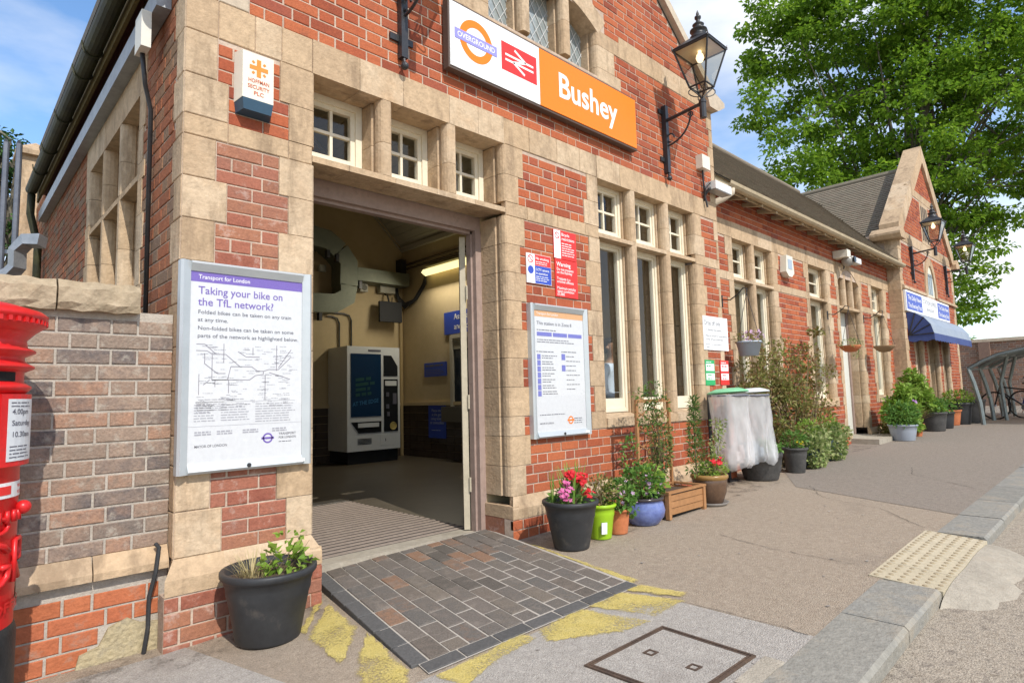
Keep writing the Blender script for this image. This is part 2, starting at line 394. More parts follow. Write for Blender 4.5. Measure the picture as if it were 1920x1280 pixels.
def window(fr, u0, u1, z0, z1, parent, nx=1, nz=1, d=-.26, rail=.0, wd=.05, gl=None, fm=None, sash=.035, open_=None):
    fm = fm or CREAM
    mb = MB()
    def bar(a, b, c, e, d0, d1):
        mb.hexa([fr.P(a, c, d0), fr.P(b, c, d0), fr.P(b, c, d1), fr.P(a, c, d1), fr.P(a, e, d0), fr.P(b, e, d0), fr.P(b, e, d1), fr.P(a, e, d1)])
    def ring(a, b, c, e, w_, d0, d1, wb=None):
        wb = wb or w_
        bar(a, a+w_, c, e, d0, d1); bar(b-w_, b, c, e, d0, d1); bar(a+w_, b-w_, e-w_, e, d0-.001, d1); bar(a+w_, b-w_, c, c+wb, d0-.001, d1)
    ring(u0, u1, z0, z1, wd, d+.02, d-.05)
    a, b, c, e = u0+wd, u1-wd, z0+wd, z1-wd
    ring(a, b, c, e, sash, d+.004, d-.04, wb=max(sash, rail))
    wo = mb.build('window', fm, parent)
    a, b, c, e = a+sash, b-sash, c+max(sash, rail), e-sash
    bw = .022
    gb = MB()
    mb, old = gb, mb
    def bar2(a_, b_, c_, e_, d0, d1):
        gb.hexa([fr.P(a_, c_, d0), fr.P(b_, c_, d0), fr.P(b_, c_, d1), fr.P(a_, c_, d1), fr.P(a_, e_, d0), fr.P(b_, e_, d0), fr.P(b_, e_, d1), fr.P(a_, e_, d1)])
    for i in range(1, nx):
        x = a+(b-a)*i/nx; bar2(x-bw/2, x+bw/2, c, e, d-.004, d-.035)
    for i in range(1, nz):
        z = c+(e-c)*i/nz; bar2(a, b, z-bw/2, z+bw/2, d-.006, d-.034)
    if gb.v: gb.build('glazing_bar', fm, wo)
    for i in range(nx):
        for j in range(nz):
            p = MB(); x0, x1 = a+(b-a)*i/nx+.005, a+(b-a)*(i+1)/nx-.005; y0, y1 = c+(e-c)*j/nz+.005, c+(e-c)*(j+1)/nz-.005
            p.quad(fr.P(x0, y0, d-.02), fr.P(x1, y0, d-.02), fr.P(x1, y1, d-.02), fr.P(x0, y1, d-.02)); p.build('pane', gl or GLASS, wo)
    return wo
def backing(fr, rects, m, parent, d=-.006, name='wall'):
    """flat mortar bed behind the bricks, one sheet with the openings left free"""
    mb = MB()
    for a, b, c, e in rects: mb.quad(fr.P(a, c, d), fr.P(b, c, d), fr.P(b, e, d), fr.P(a, e, d))
    return mb.build(name, m, parent)
def carve(u0, u1, z0, z1, holes):
    us = sorted({u0, u1, *[x for h in holes for x in h[:2] if u0 < x < u1]}); zs = sorted({z0, z1, *[x for h in holes for x in h[2:4] if z0 < x < z1]})
    out = []
    for c, e in zip(zs, zs[1:]):
        run = None
        for a, b in zip(us, us[1:]):
            mu, mz = (a+b)/2, (c+e)/2
            if any(h[0] < mu < h[1] and h[2] < mz < h[3] for h in holes):
                if run: out.append((*run, c, e)); run = None
            else: run = (run[0], b) if run else (a, b)
        if run: out.append((*run, c, e))
    return out

# ================================================================== the ground
XS = [-30, -8, -3, 0, .9, 2, 3.4, 4.3, 5.2, 7, 9, 11, 13, 16, 20, 26, 34, 60]
def sheet(name, rows, m, parent=None, dz=0.0, kind=True):
    """rows: list of (X, y0, y1)"""
    mb = MB()
    for (xa, a0, a1), (xb, b0, b1) in zip(rows, rows[1:]):
        mb.quad((xa, a0, g(xa)+dz), (xb, b0, g(xb)+dz), (xb, b1, g(xb)+dz), (xa, a1, g(xa)+dz))
    return mb.build(name, m, parent)
def xr(a, b): return [a]+[x for x in XS if a < x < b]+[b]
KI, KO = -2.45, -2.75
ground = structure(sheet('ground', [(x*20, -900, 900) for x in (-30, 60)], mat('earth', [(.16, .13, .09), (.2, .17, .11)], .95, 1), dz=-1.2))
road = structure(sheet('road', [(x, -60, -2.70) for x in xr(-30, 60)], ROADM, dz=-.075))
pav = structure(sheet('pavement', [(x, -2.46, .10 if x < .94 or 7.2 < x < 15.6 else -.045) for x in xr(-30, .9)]+[(x, -2.46, .40) for x in xr(.901, 20)], TARB))
structure(sheet('forecourt', [(x, -2.46, 9) for x in xr(20, 60)], TARB))
sheet('tarmac_patch', [(x, KI, -.05) for x in xr(-6, 1.0)]+[(1.3, KI, -1.3), (2.9, KI, -1.42), (3.06, KI, -1.5)], TARL, pav, .003)
mbp = MB()
for xa, xb in zip(xr(6.3, 40), xr(6.3, 40)[1:]):
    ya, yb = [(-2.45 if x >= 7.28 else -2.45) for x in (xa, xb)]
    ta, tb = [min(.2, -2.45+(x-6.3)*2.3) for x in (xa, xb)]
    mbp.quad((xa, ya, g(xa)+.003), (xb, yb, g(xb)+.003), (xb, tb, g(xb)+.003), (xa, ta, g(xa)+.003))
mbp.build('tarmac_patch', TARD, pav)
# kerb stones
KERB = mat('kerb_stone', [(.19, .185, .165), (.26, .245, .21), (.225, .22, .20)], .9, 5, .25, .7, 50, rnd=.5, spec=.15, stain=((.34, .29, .22), 3, .52, .65))
x = -6.0
while x < 30:
    ln = RN.uniform(.72, 1.0)
    if x < 4.1 < x+ln+.3: ln = 4.1-x
    if 4.09 < x < 5.5: x = 5.52; continue
    mb = MB(); a, b = x+.004, x+ln-.004; j = RN.uniform(-.004, .006)
    za, zb = g(a)+.006+j, g(b)+.006+j; c = .018
    P = [(KI, 0), (KO+c, 0), (KO, -c), (KO, -.16), (KI, -.16)]
    n = len(P); vs = [(a, p, za+q) for p, q in P]+[(b, p, zb+q) for p, q in P]
    mb.add(vs, [tuple(range(n-1, -1, -1)), tuple(range(n, 2*n))]+[(i, (i+1) % n, n+(i+1) % n, n+i) for i in range(n)])
    mb.build('kerb_stone', KERB, pav); x += ln
# dropped crossing: tactile slabs and concrete lip
TACT = mat('buff_tactile_slab', [(.42, .36, .25), (.49, .425, .305)], .9, 5, .15, .3, 90, rnd=.5, spec=.15, stain=((.36, .29, .2), 6, .6, .5))
for i in range(4):
    for j in range(1):
        a = 4.12+i*.345; b = a+.34
        mb = MB(); z0, z1 = g(a)-.004, g(b)-.004; y0, y1 = -2.755, -2.385
        mb.hexa([(a, y0, z0-.09), (b, y0, z1-.09), (b, y1, z1-.05), (a, y1, z0-.05), (a, y0, z0-.010), (b, y0, z1-.010), (b, y1, z1+.014), (a, y1, z0+.014)])
        so_ = mb.build('tactile_slab', TACT, pav)
        bl = MB()
        for p in range(5):
            for q in range(6):
                X = a+.034+p*.068; Y = y0+.03+q*.062; Z = z0+(z1-z0)*(X-a)/(b-a)-.010+.024*(Y-y0)/(y1-y0)
                bl.lathe([(.016, 0), (.012, .005), (.0005, .006)], 8, (X, Y, Z))
        bl.build('blister', mat('blister', [(.33, .265, .17)], .9, 5, .1), so_)
CONC = mat('worn_concrete', [(.31, .275, .22), (.40, .355, .285)], .93, 4, .2, .6, 90, spec=.12, stain=((.30, .25, .19), 4, .55, .5))
mb = MB(); nx_, ny_ = 28, 8; rr_ = random.Random(2); vs = []
for i in range(nx_+1):
    for j in range(ny_+1):
        u, v = i/nx_, j/ny_; X = 3.98+1.62*u; edge = .27*(1-.9*abs(2*u-1)**6)+.02*math.sin(u*23)+.012*math.sin(u*51)
        vs.append((X+.03*math.sin(v*4), -2.758-edge*v, g(X)-.016-.058*v**1.3-.07*abs(2*u-1)**8-.004*math.sin(u*17+v*5)-(.006 if j == ny_ else 0)))
mb.add(vs, [(i*(ny_+1)+j, (i+1)*(ny_+1)+j, (i+1)*(ny_+1)+j+1, i*(ny_+1)+j+1) for i in range(nx_) for j in range(ny_)])
mb.build('concrete_ramp', CONC, pav, smooth=True)
# concrete strip between the manhole and the kerb
mb = MB()
for a, b in ((2.14, 2.42), (2.43, 2.72)):
    mb.hexa([(a, -2.452, g(a)-.05), (b, -2.452, g(b)-.05), (b, -2.36, g(b)-.05), (a, -2.36, g(a)-.05), (a, -2.447, g(a)+.008), (b, -2.447, g(b)+.008), (b, -2.36, g(b)+.008), (a, -2.36, g(a)+.008)])
mb.build('concrete_strip', CONC, pav)
# door setts, a skewed bed of dark stable pavers
SETT = mat('grey_brown_paver', [(.115, .10, .085), (.17, .14, .115), (.14, .125, .11), (.18, .15, .12), (.13, .12, .108), (.16, .135, .115), (.145, .125, .105), (.165, .14, .12), (.14, .125, .11), (.24, .145, .095)], .92, 24, .42, .7, 130, rnd=.8, spec=.12, stain=((.25, .21, .175), 9, .54, .5))
SETTE = mat('dark_paver_edge', [(.075, .073, .07), (.11, .105, .10)], .85, 10, .25, .5, 100, rnd=.5)
E1, E2 = Vector((1.0, -.075, 0)), Vector((.165, 1, 0))
def sq(i, j): p = Vector((1.665, -1.30, 0))+E1*i+E2*j; return p
NC, CWD, LEN = 12, .1165, .232
bed = MB(); cs_ = [sq(-.01, -.005), sq(1.47, -.005), sq(1.47, 1.72), sq(-.01, 1.72)]
zr0 = lambda p: .042*min(1, max(0, (p.y+1.25)/1.6)); bed.quad(*[(p.x, p.y, g(p.x)+.006+zr0(p)) for p in cs_]); bed.build('sett_bedding', mat('sett_joint', [(.40, .36, .31)], .95, 20, .2), pav)
def zr(p): return .042*min(1, max(0, (p.y+1.25)/1.6))
def sett(i0, i1, j0, j1, m, name='sett', h=.011):
    gp = .0045; P = [sq(i0+gp, j0+gp), sq(i1-gp, j0+gp), sq(i1-gp, j1-gp), sq(i0+gp, j1-gp)]; c = sum(P, Vector())/4
    h += RN.uniform(-.002, .003)
    mb = MB(); lo = [(p.x, p.y, g(p.x)-.01) for p in P]; hi = [(p.x, p.y, g(p.x)+zr(p)+h-.003) for p in P]
    tp = [(p.x+(c.x-p.x)*.06, p.y+(c.y-p.y)*.05, g(p.x)+zr(p)+h) for p in P]
    mb.add(lo+hi+tp, [(8, 9, 10, 11)]+[(4+i, 4+(i+1) % 4, 8+(i+1) % 4, 8+i) for i in range(4)]+[(i, (i+1) % 4, 4+(i+1) % 4, 4+i) for i in range(4)])
    return mb.build(name, m, pav)
for i in range(NC):
    j = .1-(LEN/2 if i % 2 else 0)
    while j < 1.70:
        a, b = max(.1, j), min(1.70, j+LEN)
        if b-a > .04: sett(.05+i*CWD, .05+(i+1)*CWD, a, b, SETT)
        j += LEN
for k in range(7): sett(-.01+k*.211, -.01+(k+1)*.211, 0, .098, SETTE, 'edge_sett')
for k in range(7): sett(-.05, .048, .1+k*.23, .1+(k+1)*.23, SETTE, 'edge_sett')
# yellow worn paint round the setts
def wornpaint():
    m = mat('worn_yellow_paint', [(.56, .44, .13), (.64, .52, .19)], .9, 26, .4, .9, 170, spec=.1)
    t = m.node_tree; N = t.nodes; l = t.links.new
    ge = N.new('ShaderNodeNewGeometry'); a = N.new('ShaderNodeTexNoise'); a.inputs['Scale'].default_value = 3.2; a.inputs['Detail'].default_value = 3
    b2 = N.new('ShaderNodeTexNoise'); b2.inputs['Scale'].default_value = 75; b2.inputs['Detail'].default_value = 4; b2.inputs['Roughness'].default_value = .7
    l(ge.outputs['Position'], a.inputs['Vector']); l(ge.outputs['Position'], b2.inputs['Vector'])
    md = N.new('ShaderNodeMath'); md.operation = 'MULTIPLY_ADD'; md.inputs[1].default_value = 1.15; l(a.outputs['Fac'], md.inputs[0]); l(b2.outputs['Fac'], md.inputs[2])
    fa = N.new('ShaderNodeAttribute'); fa.attribute_name = 'fade'; m4 = N.new('ShaderNodeMath'); m4.operation = 'MULTIPLY_ADD'; m4.inputs[1].default_value = .34; l(fa.outputs['Fac'], m4.inputs[0]); l(md.outputs[0], m4.inputs[2])
    r = N.new('ShaderNodeMapRange'); r.inputs[1].default_value = 1.10; r.inputs[2].default_value = 1.44; r.inputs[4].default_value = .9; l(m4.outputs[0], r.inputs[0])
    tr = N.new('ShaderNodeBsdfTransparent'); ms = N.new('ShaderNodeMixShader'); l(r.outputs[0], ms.inputs[0]); l(tr.outputs[0], ms.inputs[1]); l(N['Principled BSDF'].outputs[0], ms.inputs[2]); l(ms.outputs[0], N['Material Output'].inputs[0])
    return m
YEL = wornpaint()
def paint(pts):
    mb = MB(); P = []
    for a, b in zip(pts, pts[1:]+pts[:1]):
        A_, B2 = gnd(*a), gnd(*b); n = max(2, int((B2-A_).length/.025))
        for k in range(n): q = A_+(B2-A_)*k/n; P.append(Vector((q.x+RN.uniform(-.009, .009), q.y+RN.uniform(-.009, .009), 0)))
    c = sum(P, Vector())/len(P); n = len(P)
    I = [p+(c-p).normalized()*min(.035, (c-p).length*.6) for p in P]
    mb.add([(p.x, p.y, g(p.x)+.0065) for p in P+I], [(k, (k+1) % n, n+(k+1) % n, n+k) for k in range(n)]+[tuple(range(n, 2*n))])
    ob = mb.build('yellow_marking', YEL, pav); at = ob.data.attributes.new('fade', 'FLOAT', 'POINT'); at.data.foreach_set('value', [0.0]*n+[1.0]*n); return ob
paint([(560, 1186), (598, 1118), (606, 1128), (572, 1192)])
paint([(574, 1198), (616, 1132), (672, 1178), (640, 1252)])
paint([(662, 1262), (688, 1184), (768, 1258), (762, 1330), (700, 1330)])
paint([(815, 1270), (985, 1184), (1010, 1196), (905, 1262), (870, 1290)])
paint([(1000, 1182), (1090, 1142), (1230, 1165), (1170, 1186), (1020, 1206)])
paint([(1098, 1138), (1155, 1110), (1290, 1126), (1235, 1160)])
paint([(1162, 1106), (1200, 1096), (1290, 1112), (1285, 1122)])
paint([(980, 1016), (1000, 1022), (1200, 1090), (1190, 1096)])
def alphamat(name, col, lo, hi, sc, top=.8):
    m = mat(name, [col], .95, 20, .3); t = m.node_tree; N = t.nodes; l = t.links.new
    ge = N.new('ShaderNodeNewGeometry'); a = N.new('ShaderNodeTexNoise'); a.inputs['Scale'].default_value = sc; a.inputs['Detail'].default_value = 10; a.inputs['Roughness'].default_value = .75; l(ge.outputs['Position'], a.inputs['Vector'])
    r = N.new('ShaderNodeMapRange'); r.inputs[1].default_value = lo; r.inputs[2].default_value = hi; r.inputs[4].default_value = top; l(a.outputs['Fac'], r.inputs[0])
    tr = N.new('ShaderNodeBsdfTransparent'); ms = N.new('ShaderNodeMixShader'); l(r.outputs[0], ms.inputs[0]); l(tr.outputs[0], ms.inputs[1]); l(N['Principled BSDF'].outputs[0], ms.inputs[2]); l(ms.outputs[0], N['Material Output'].inputs[0]); return m
GRIME = alphamat('ground_grime', (.10, .08, .06), .50, .72, 5, .75)
for (xa, xb, y0, y1) in ((3.45, 7.2, -.30, -.048), (3.6, 7.3, -.62, -.30), (7.2, 12.3, -.30, .22), (.9, 1.72, -.30, -.048), (-1, .93, -.22, .085)):
    rows = xr(xa, xb); mbg = MB()
    for a, b in zip(rows, rows[1:]): mbg.quad((a, y0, g(a)+.0055), (b, y0, g(b)+.0055), (b, y1, g(b)+.0055), (a, y1, g(a)+.0055))
    mbg.build('ground_grime', GRIME, pav)
CRK = mat('crack', [(.06, .05, .04)], .95, 20, .2)
rc = random.Random(8)
for pts in ([(3.06, -2.44), (3.08, -2.0), (3.05, -1.5)], [(4.3, -2.3), (4.35, -1.7), (4.5, -1.2)], [(5.6, -2.35), (6.2, -1.9), (6.5, -1.3), (7.2, -.9)], [(1.0, -1.2), (1.3, -1.7), (1.25, -2.4)], [(7.8, -2.4), (8.6, -1.6), (9.4, -1.4)]):
    mbc = MB(); P = []
    for (xa, ya), (xb, yb) in zip(pts, pts[1:]):
        for k in range(10): P.append((xa+(xb-xa)*k/10+rc.uniform(-.014, .014), ya+(yb-ya)*k/10+rc.uniform(-.014, .014)))
    for i, ((xa, ya), (xb, yb)) in enumerate(zip(P, P[1:])):
        wq = .0022*(.4+rc.random()); d = Vector((yb-ya, xa-xb)).normalized()*wq
        mbc.quad((xa-d.x, ya-d.y, g(xa)+.0062), (xb-d.x, yb-d.y, g(xb)+.0062), (xb+d.x, yb+d.y, g(xb)+.0062), (xa+d.x, ya+d.y, g(xa)+.0062))
    mbc.build('crack', CRK, pav)
mbg = MB()
for k in range(60):
    X, Y = rc.uniform(1.2, 9), rc.uniform(-2.4, -.7); r_ = rc.uniform(.005, .013)
    if 1.5 < X < 3.5 and Y > -1.5: continue
    mbg.add([(X, Y, g(X)+.0058)]+[(X+r_*math.cos(a)*rc.uniform(.7, 1.2), Y+r_*math.sin(a)*rc.uniform(.7, 1.2), g(X)+.0058) for a in [q*.785 for q in range(8)]], [(0, 1+q, 1+(q+1) % 8) for q in range(8)])
stuff(mbg.build('gum_spots', mat('old_gum', [(.17, .15, .13), (.40, .36, .32)], .9, 3, .1), pav))
# manhole
mh = thing('manhole_cover', 'recessed manhole cover filled with tarmac in rusty metal frame beside the kerb', 'manhole', (2.42, -2.07, g(2.42)))
A, B_, C_, D_ = [gnd(*p) for p in ((1095, 1250), (1242, 1176), (1418, 1232), (1290, 1322))]
RUST = mat('rusty_iron', [(.07, .05, .04), (.14, .09, .06)], .8, 14, .3, .4, 80, metal=.3)
def inset(q, k): c = sum(q, Vector())/4; return [p+(c-p)*k for p in q]
q0 = [A, B_, C_, D_]
def ringq(qo, qi, h, name, m):
    mb = MB()
    for i in range(4):
        a, b, c, d = qo[i], qo[(i+1) % 4], qi[(i+1) % 4], qi[i]
        mb.hexa([(p.x, p.y, g(p.x)-.02) for p in (a, b, c, d)]+[(p.x, p.y, g(p.x)+h) for p in (a, b, c, d)])
    return mb.build(name, m, mh)
ringq(q0, inset(q0, .05), .011, 'frame', RUST); ringq(inset(q0, .07), inset(q0, .11), .010, 'cover_rim', RUST)
mb = MB(); qi = inset(q0, .112); mb.poly([(p.x, p.y, g(p.x)+.0085) for p in qi]); mb.build('cover_infill', TARL, mh)
for t_ in (.28, .72):
    c = q0[0]*(1-t_)*.5+q0[1]*.5*(1-t_)+q0[3]*.5*t_+q0[2]*.5*t_; e1 = (q0[1]-q0[0])*.045; e2 = (q0[3]-q0[0])*.05
    k = [c-e1-e2, c+e1-e2, c+e1+e2, c-e1+e2]; ringq(k, inset(k, .4), .012, 'lifting_eye', RUST)
# ================================================================== station building
B = thing('station_building', 'red brick railway station building with beige stone quoins, gables and tiled roofs', 'building', (.946, 0, 0))
BP = Pieces()
LV = [.473, .716, .96, 1.121, 1.364, 1.607, 1.85, 2.093, 2.336, 2.579, 2.822]
ZB = [2.944, 3.187, 3.45]
HEAD, BTOP = 3.45, 3.685
XL, XRT = .946, 7.18
blk = []      # blocked rects on the front wall
def col_quoins(fr, edge, other_n, other_w, first_wide, blocks, zrows=None, parent=B):
    """plain corner column: edge is the arris, other_* the narrow and wide inner edges"""
    rows = list(zip(LV, LV[1:]))+[(2.944, 3.187), (3.187, 3.45)]
    for i, (a, b) in enumerate(zrows or rows):
        wide = (i % 2 == 0) == first_wide
        e = other_w if wide else other_n; u0, u1 = min(edge, e), max(edge, e)
        stone(fr, u0, u1, a, b, parent); blocks.append((u0, u1, a, b))
def col_jamb(fr, edge, sgn, other_n, other_w, first_wide, blocks, zlo=0, parent=B):
    rows = [r for r in list(zip(LV, LV[1:]))+[(2.944, 3.187), (3.187, 3.45)] if r[0] >= zlo-.01]
    n0 = 12-len(rows)
    for i, (a, b) in enumerate(rows):
        wide = ((i+n0) % 2 == 0) == first_wide
        e = other_w if wide else other_n
        jamb(fr, edge, sgn, e, a, b, parent); blocks.append((min(edge, e), max(edge, e), a, b))
def band(fr, u0, u1, z0, z1, cuts, blocks, name='band_stone', parent=B):
    es = [u0]+list(cuts)+[u1]
    for a, b in zip(es, es[1:]): stone(fr, a, b, z0, z1, parent, name)
    blocks.append((u0, u1, z0, z1))
# left pier
col_quoins(F_MAIN, XL, 1.123, 1.187, True, blk)
col_jamb(F_MAIN, 1.711, 1, 1.555, 1.495, False, blk)
band(F_MAIN, XL, 1.711, 2.822, 2.944, (1.187, 1.553), blk)
# right pier
col_jamb(F_MAIN, 3.44, -1, 3.594, 3.656, False, blk)
col_jamb(F_MAIN, 4.71, 1, 4.545, 4.488, True, blk, .96)
band(F_MAIN, 3.44, 4.71, 2.822, 2.944, (3.70, 4.1, 4.50), blk)
# right end
col_jamb(F_MAIN, 6.588, -1, 6.755, 6.815, True, blk, .96)
col_quoins(F_MAIN, XRT, 7.13, 7.08, False, blk)
band(F_MAIN, 6.588, XRT, 2.822, 2.944, (6.9,), blk)
# lintel band over everything
lintel(F_MAIN, 1.711, 3.44, HEAD, BTOP, B, (2.06, 2.42, 2.85, 3.15))
lintel(F_MAIN, 4.71, 6.588, HEAD, BTOP, B, (5.1, 5.62, 6.1))
band(F_MAIN, XL, 1.711, HEAD, BTOP, (1.124, 1.338, 1.505), blk, 'lintel_stone')
band(F_MAIN, 3.44, 4.71, HEAD, BTOP, (3.75, 4.12, 4.45), blk, 'lintel_stone')
band(F_MAIN, 6.588, XRT, HEAD, BTOP, (6.86,), blk, 'lintel_stone')
blk.append((1.711, 6.588, HEAD, BTOP))
# openings
DOOR = (1.711, 3.44, -1, HEAD); RWIN = (4.71, 6.588, .96, HEAD)
blk += [DOOR, RWIN]
transom(F_MAIN, 1.711, 3.44, B, cuts=(1.98, 2.35, 2.72, 3.1)); transom(F_MAIN, 4.71, 6.588, B, cuts=(5.33, 5.95))
LTS = [(1.711, 2.245), (2.307, 2.840), (2.903, 3.44)]
for c in (2.276, 2.8715): mullion(F_MAIN, c, .061, [2.888, 3.13, 3.45], B)
RL = [(4.71, 5.292), (5.353, 5.955), (6.016, 6.588)]
for c in (5.3225, 5.9855):
    mullion(F_MAIN, c, .061, [2.888, 3.15, 3.45], B); mullion(F_MAIN, c, .061, [1.06, 1.3, 1.72, 2.05, 2.42, 2.847], B)
for a, b in LTS: window(F_MAIN, a+.034, b-.034, 2.945, 3.458, B, 2, 2)
for i, (a, b) in enumerate(RL):
    window(F_MAIN, a+.028, b-.028, 2.925, 3.456, B, 2, 2, d=-.15, wd=.038, sash=.03)
    window(F_MAIN, a+.028, b-.028, 1.10, 2.855, B, 1, 1, rail=.10, d=-.15, wd=.038, sash=.03)
beam(F_MAIN, [(.022, .965), (.022, 1.05), (-.30, 1.135), (-.30, .965)], 4.71, 6.588, B, 'sill_stone', cuts=(5.28, 5.98))
# gable part: window group, bands, kneeler
SLOPE = .776; GC = (XL+XRT)/2; ZK = 5.03
def glimit(z):
    if z < ZK: return (XL, XRT)
    k = (z-ZK)/SLOPE; return (XL+k, XRT-k)
GW0, GW1, GSILL = 3.29, 4.81, 4.58
AR, AZ = 1.326, 3.945
def arch(u, R=AR): return AZ+math.sqrt(max(0, R*R-(u-4.05)**2))
blk.append((GW0-.02, GW1+.02, GSILL-.1, 5.3))
for i, z in enumerate([4.48, 4.65, 4.895]):
    zt = [4.65, 4.895, 5.06][i]; wd = .38 if i % 2 == 0 else .28
    for e, s_ in ((GW0, -1), (GW1, 1)):
        a, b = sorted((e, e+s_*wd))
        jamb(F_MAIN, e, -s_, e+s_*wd, z, zt, B, 'gable_jamb_stone'); blk.append((a, b, z, zt))
for i in range(9):       # voussoirs
    a0, a1 = [math.radians(90+36*(1-2*(i+q)/9)) for q in (0, 1)]
    pts = [(4.05+AR*math.cos(t), AZ+AR*math.sin(t)) for t in (a0, (a0+a1)/2, a1)]+[(4.05+(AR+.21)*math.cos(t), AZ+(AR+.21)*math.sin(t)) for t in (a1, (a0+a1)/2, a0)]
    mb = MB(); mb.extrude([F_MAIN.P(u, z, .006) for u, z in pts], F_MAIN.N*-.3); mb.build('arch_stone', STONE, B)
    us = [p[0] for p in pts]; zs_ = [p[1] for p in pts]
    blk.append((min(us)+.01, max(us)-.01, min(zs_)+.06, max(zs_)-.03))
beam(F_MAIN, [(.03, 4.46), (.03, 4.50), (-.26, 4.60), (-.26, 4.46)], GW0-.3, GW1+.3, B, 'gable_sill_stone', cuts=(3.8, 4.3)); blk.append((GW0-.3, GW1+.3, 4.46, 4.60))
GL3 = [(3.30, 3.70), (3.83, 4.27), (4.40, 4.80)]
LEAD = mat('lead_came', [(.55, .56, .55)], .6, 5, .1)
LGLASS = mat('leaded_glass', [(.22, .25, .25), (.33, .37, .37)], .12, 5, .15, .1, 12, spec=.8)  # pale grey sky reflection put into the colour of the opaque glass
for u in (3.765, 4.335): mullion(F_MAIN, u, .07, [4.60, 4.95, 5.22], B)
for a, b in GL3:
    wm = MB(); top = min(arch(a), arch(b))
    zt = [min(arch(a+(b-a)*k/8), 5.27) for k in range(9)]
    wm.add([F_MAIN.P(a+(b-a)*k/8, 4.585, -.2) for k in range(9)]+[F_MAIN.P(a+(b-a)*k/8, zt[k], -.2) for k in range(9)], [(k, k+1, k+10, k+9) for k in range(8)])
    wo = wm.build('leaded_window', LGLASS, B)
    lm = MB(); sp = .105
    for s_ in (-1, 1):
        for k in range(-12, 14):
            # line z = 4.6 + s*1.55*(u-a) + k*sp*1.55
            pts = []
            for t in np.linspace(0, 1, 13):
                u = a+(b-a)*t; z = 4.6+s_*1.55*(u-a)+k*sp*1.55
                if 4.585 < z < arch(u)-.0: pts.append(F_MAIN.P(u, z, -.192))
            if len(pts) > 1: lm.tube([pts[0], pts[-1]], .004, 4)
    lm.build('lead_lattice', LEAD, wo)
band(F_MAIN, 5.19, 6.98, 4.895, 5.138, (5.6, 6.02, 6.45), blk, 'gable_band_stone')
band(F_MAIN, XL, 2.91, 4.895, 5.138, (1.5, 2.1, 2.5), blk, 'gable_band_stone')
# upper corner quoins
for i in range(5):
    a, b = 3.685+i*.243, min(3.685+(i+1)*.243, 4.9); wd = .13 if i % 2 else .2
    stone(F_MAIN, XRT-wd*.7, XRT, a, b, B); blk.append((XRT-wd*.7, XRT, a, b))
    wl = .23 if i % 2 == 0 else .18
    if i: stone(F_MAIN, XL, XL+wl+.03, a, b, B); blk.append((XL, XL+wl+.03, a, b))
    else: stone(F_MAIN, XL, 1.12, a, b, B); stone(F_MAIN, 1.122, 1.30, a, b, B, m=STONEG); blk.append((XL, 1.30, a, b))
# kneelers and raking copings
for s_, xk in ((1, XRT), (-1, XL)):
    mb = MB(); q = [(xk-s_*.20, 4.90), (xk+s_*.02, 4.90), (xk+s_*.20, 5.0), (xk+s_*.20, 5.06), (xk-s_*.02, 5.12), (xk-s_*.28, 5.12)]
    mb.extrude([(x_, -.10, z_) for x_, z_ in q], (0, .46, 0)); mb.build('kneeler_stone', STONEG, B)
    n = 5; 
    for i in range(n):
        t0, t1 = i/n, (i+1)/n
        xa, xb = xk+(GC-xk)*t0, xk+(GC-xk)*t1; za, zb = ZK+abs(xa-xk)*SLOPE+.03, ZK+abs(xb-xk)*SLOPE+.03
        mb = MB(); mb.extrude([(xa, -.07, za), (xb, -.07, zb), (xb, -.07, zb+.13), (xa, -.07, za+.13)], (0, .40, 0)); mb.build('raking_coping_stone', STONEG, B)
BP.add(F_MAIN, [r for r in lay(XL, 1.711, .473, 2.822, blk)], BRICKW, B)
BP.add(F_MAIN, lay(XL, 1.711, 2.944, HEAD, blk), BRICK, B)
BP.add(F_MAIN, lay(3.44, XRT, .473, 2.822, blk)+lay(3.44, XRT, 2.944, HEAD, blk), BRICK, B)
BP.add(F_MAIN, lay(XL, XRT, BTOP, 7.6, blk, limit=glimit), BRICK, B)
holes = [DOOR, (4.71, 6.588, 1.0, HEAD), (GW0, GW1, 4.55, 5.2)]
mw = MB()
for r in carve(XL, XRT, 0, ZK, holes): mw.quad(*[F_MAIN.P(u, z, -.005) for u, z in ((r[0], r[2]), (r[1], r[2]), (r[1], r[3]), (r[0], r[3]))])
pk = ZK+(GC-XL)*SLOPE
mw.poly([F_MAIN.P(u, z, -.005) for u, z in ((XL, ZK), (GW0, ZK), (GW0, 5.2), (GW1, 5.2), (GW1, ZK), (XRT, ZK), (GC, pk))])
mw.build('front_wall', MORTAR, B)
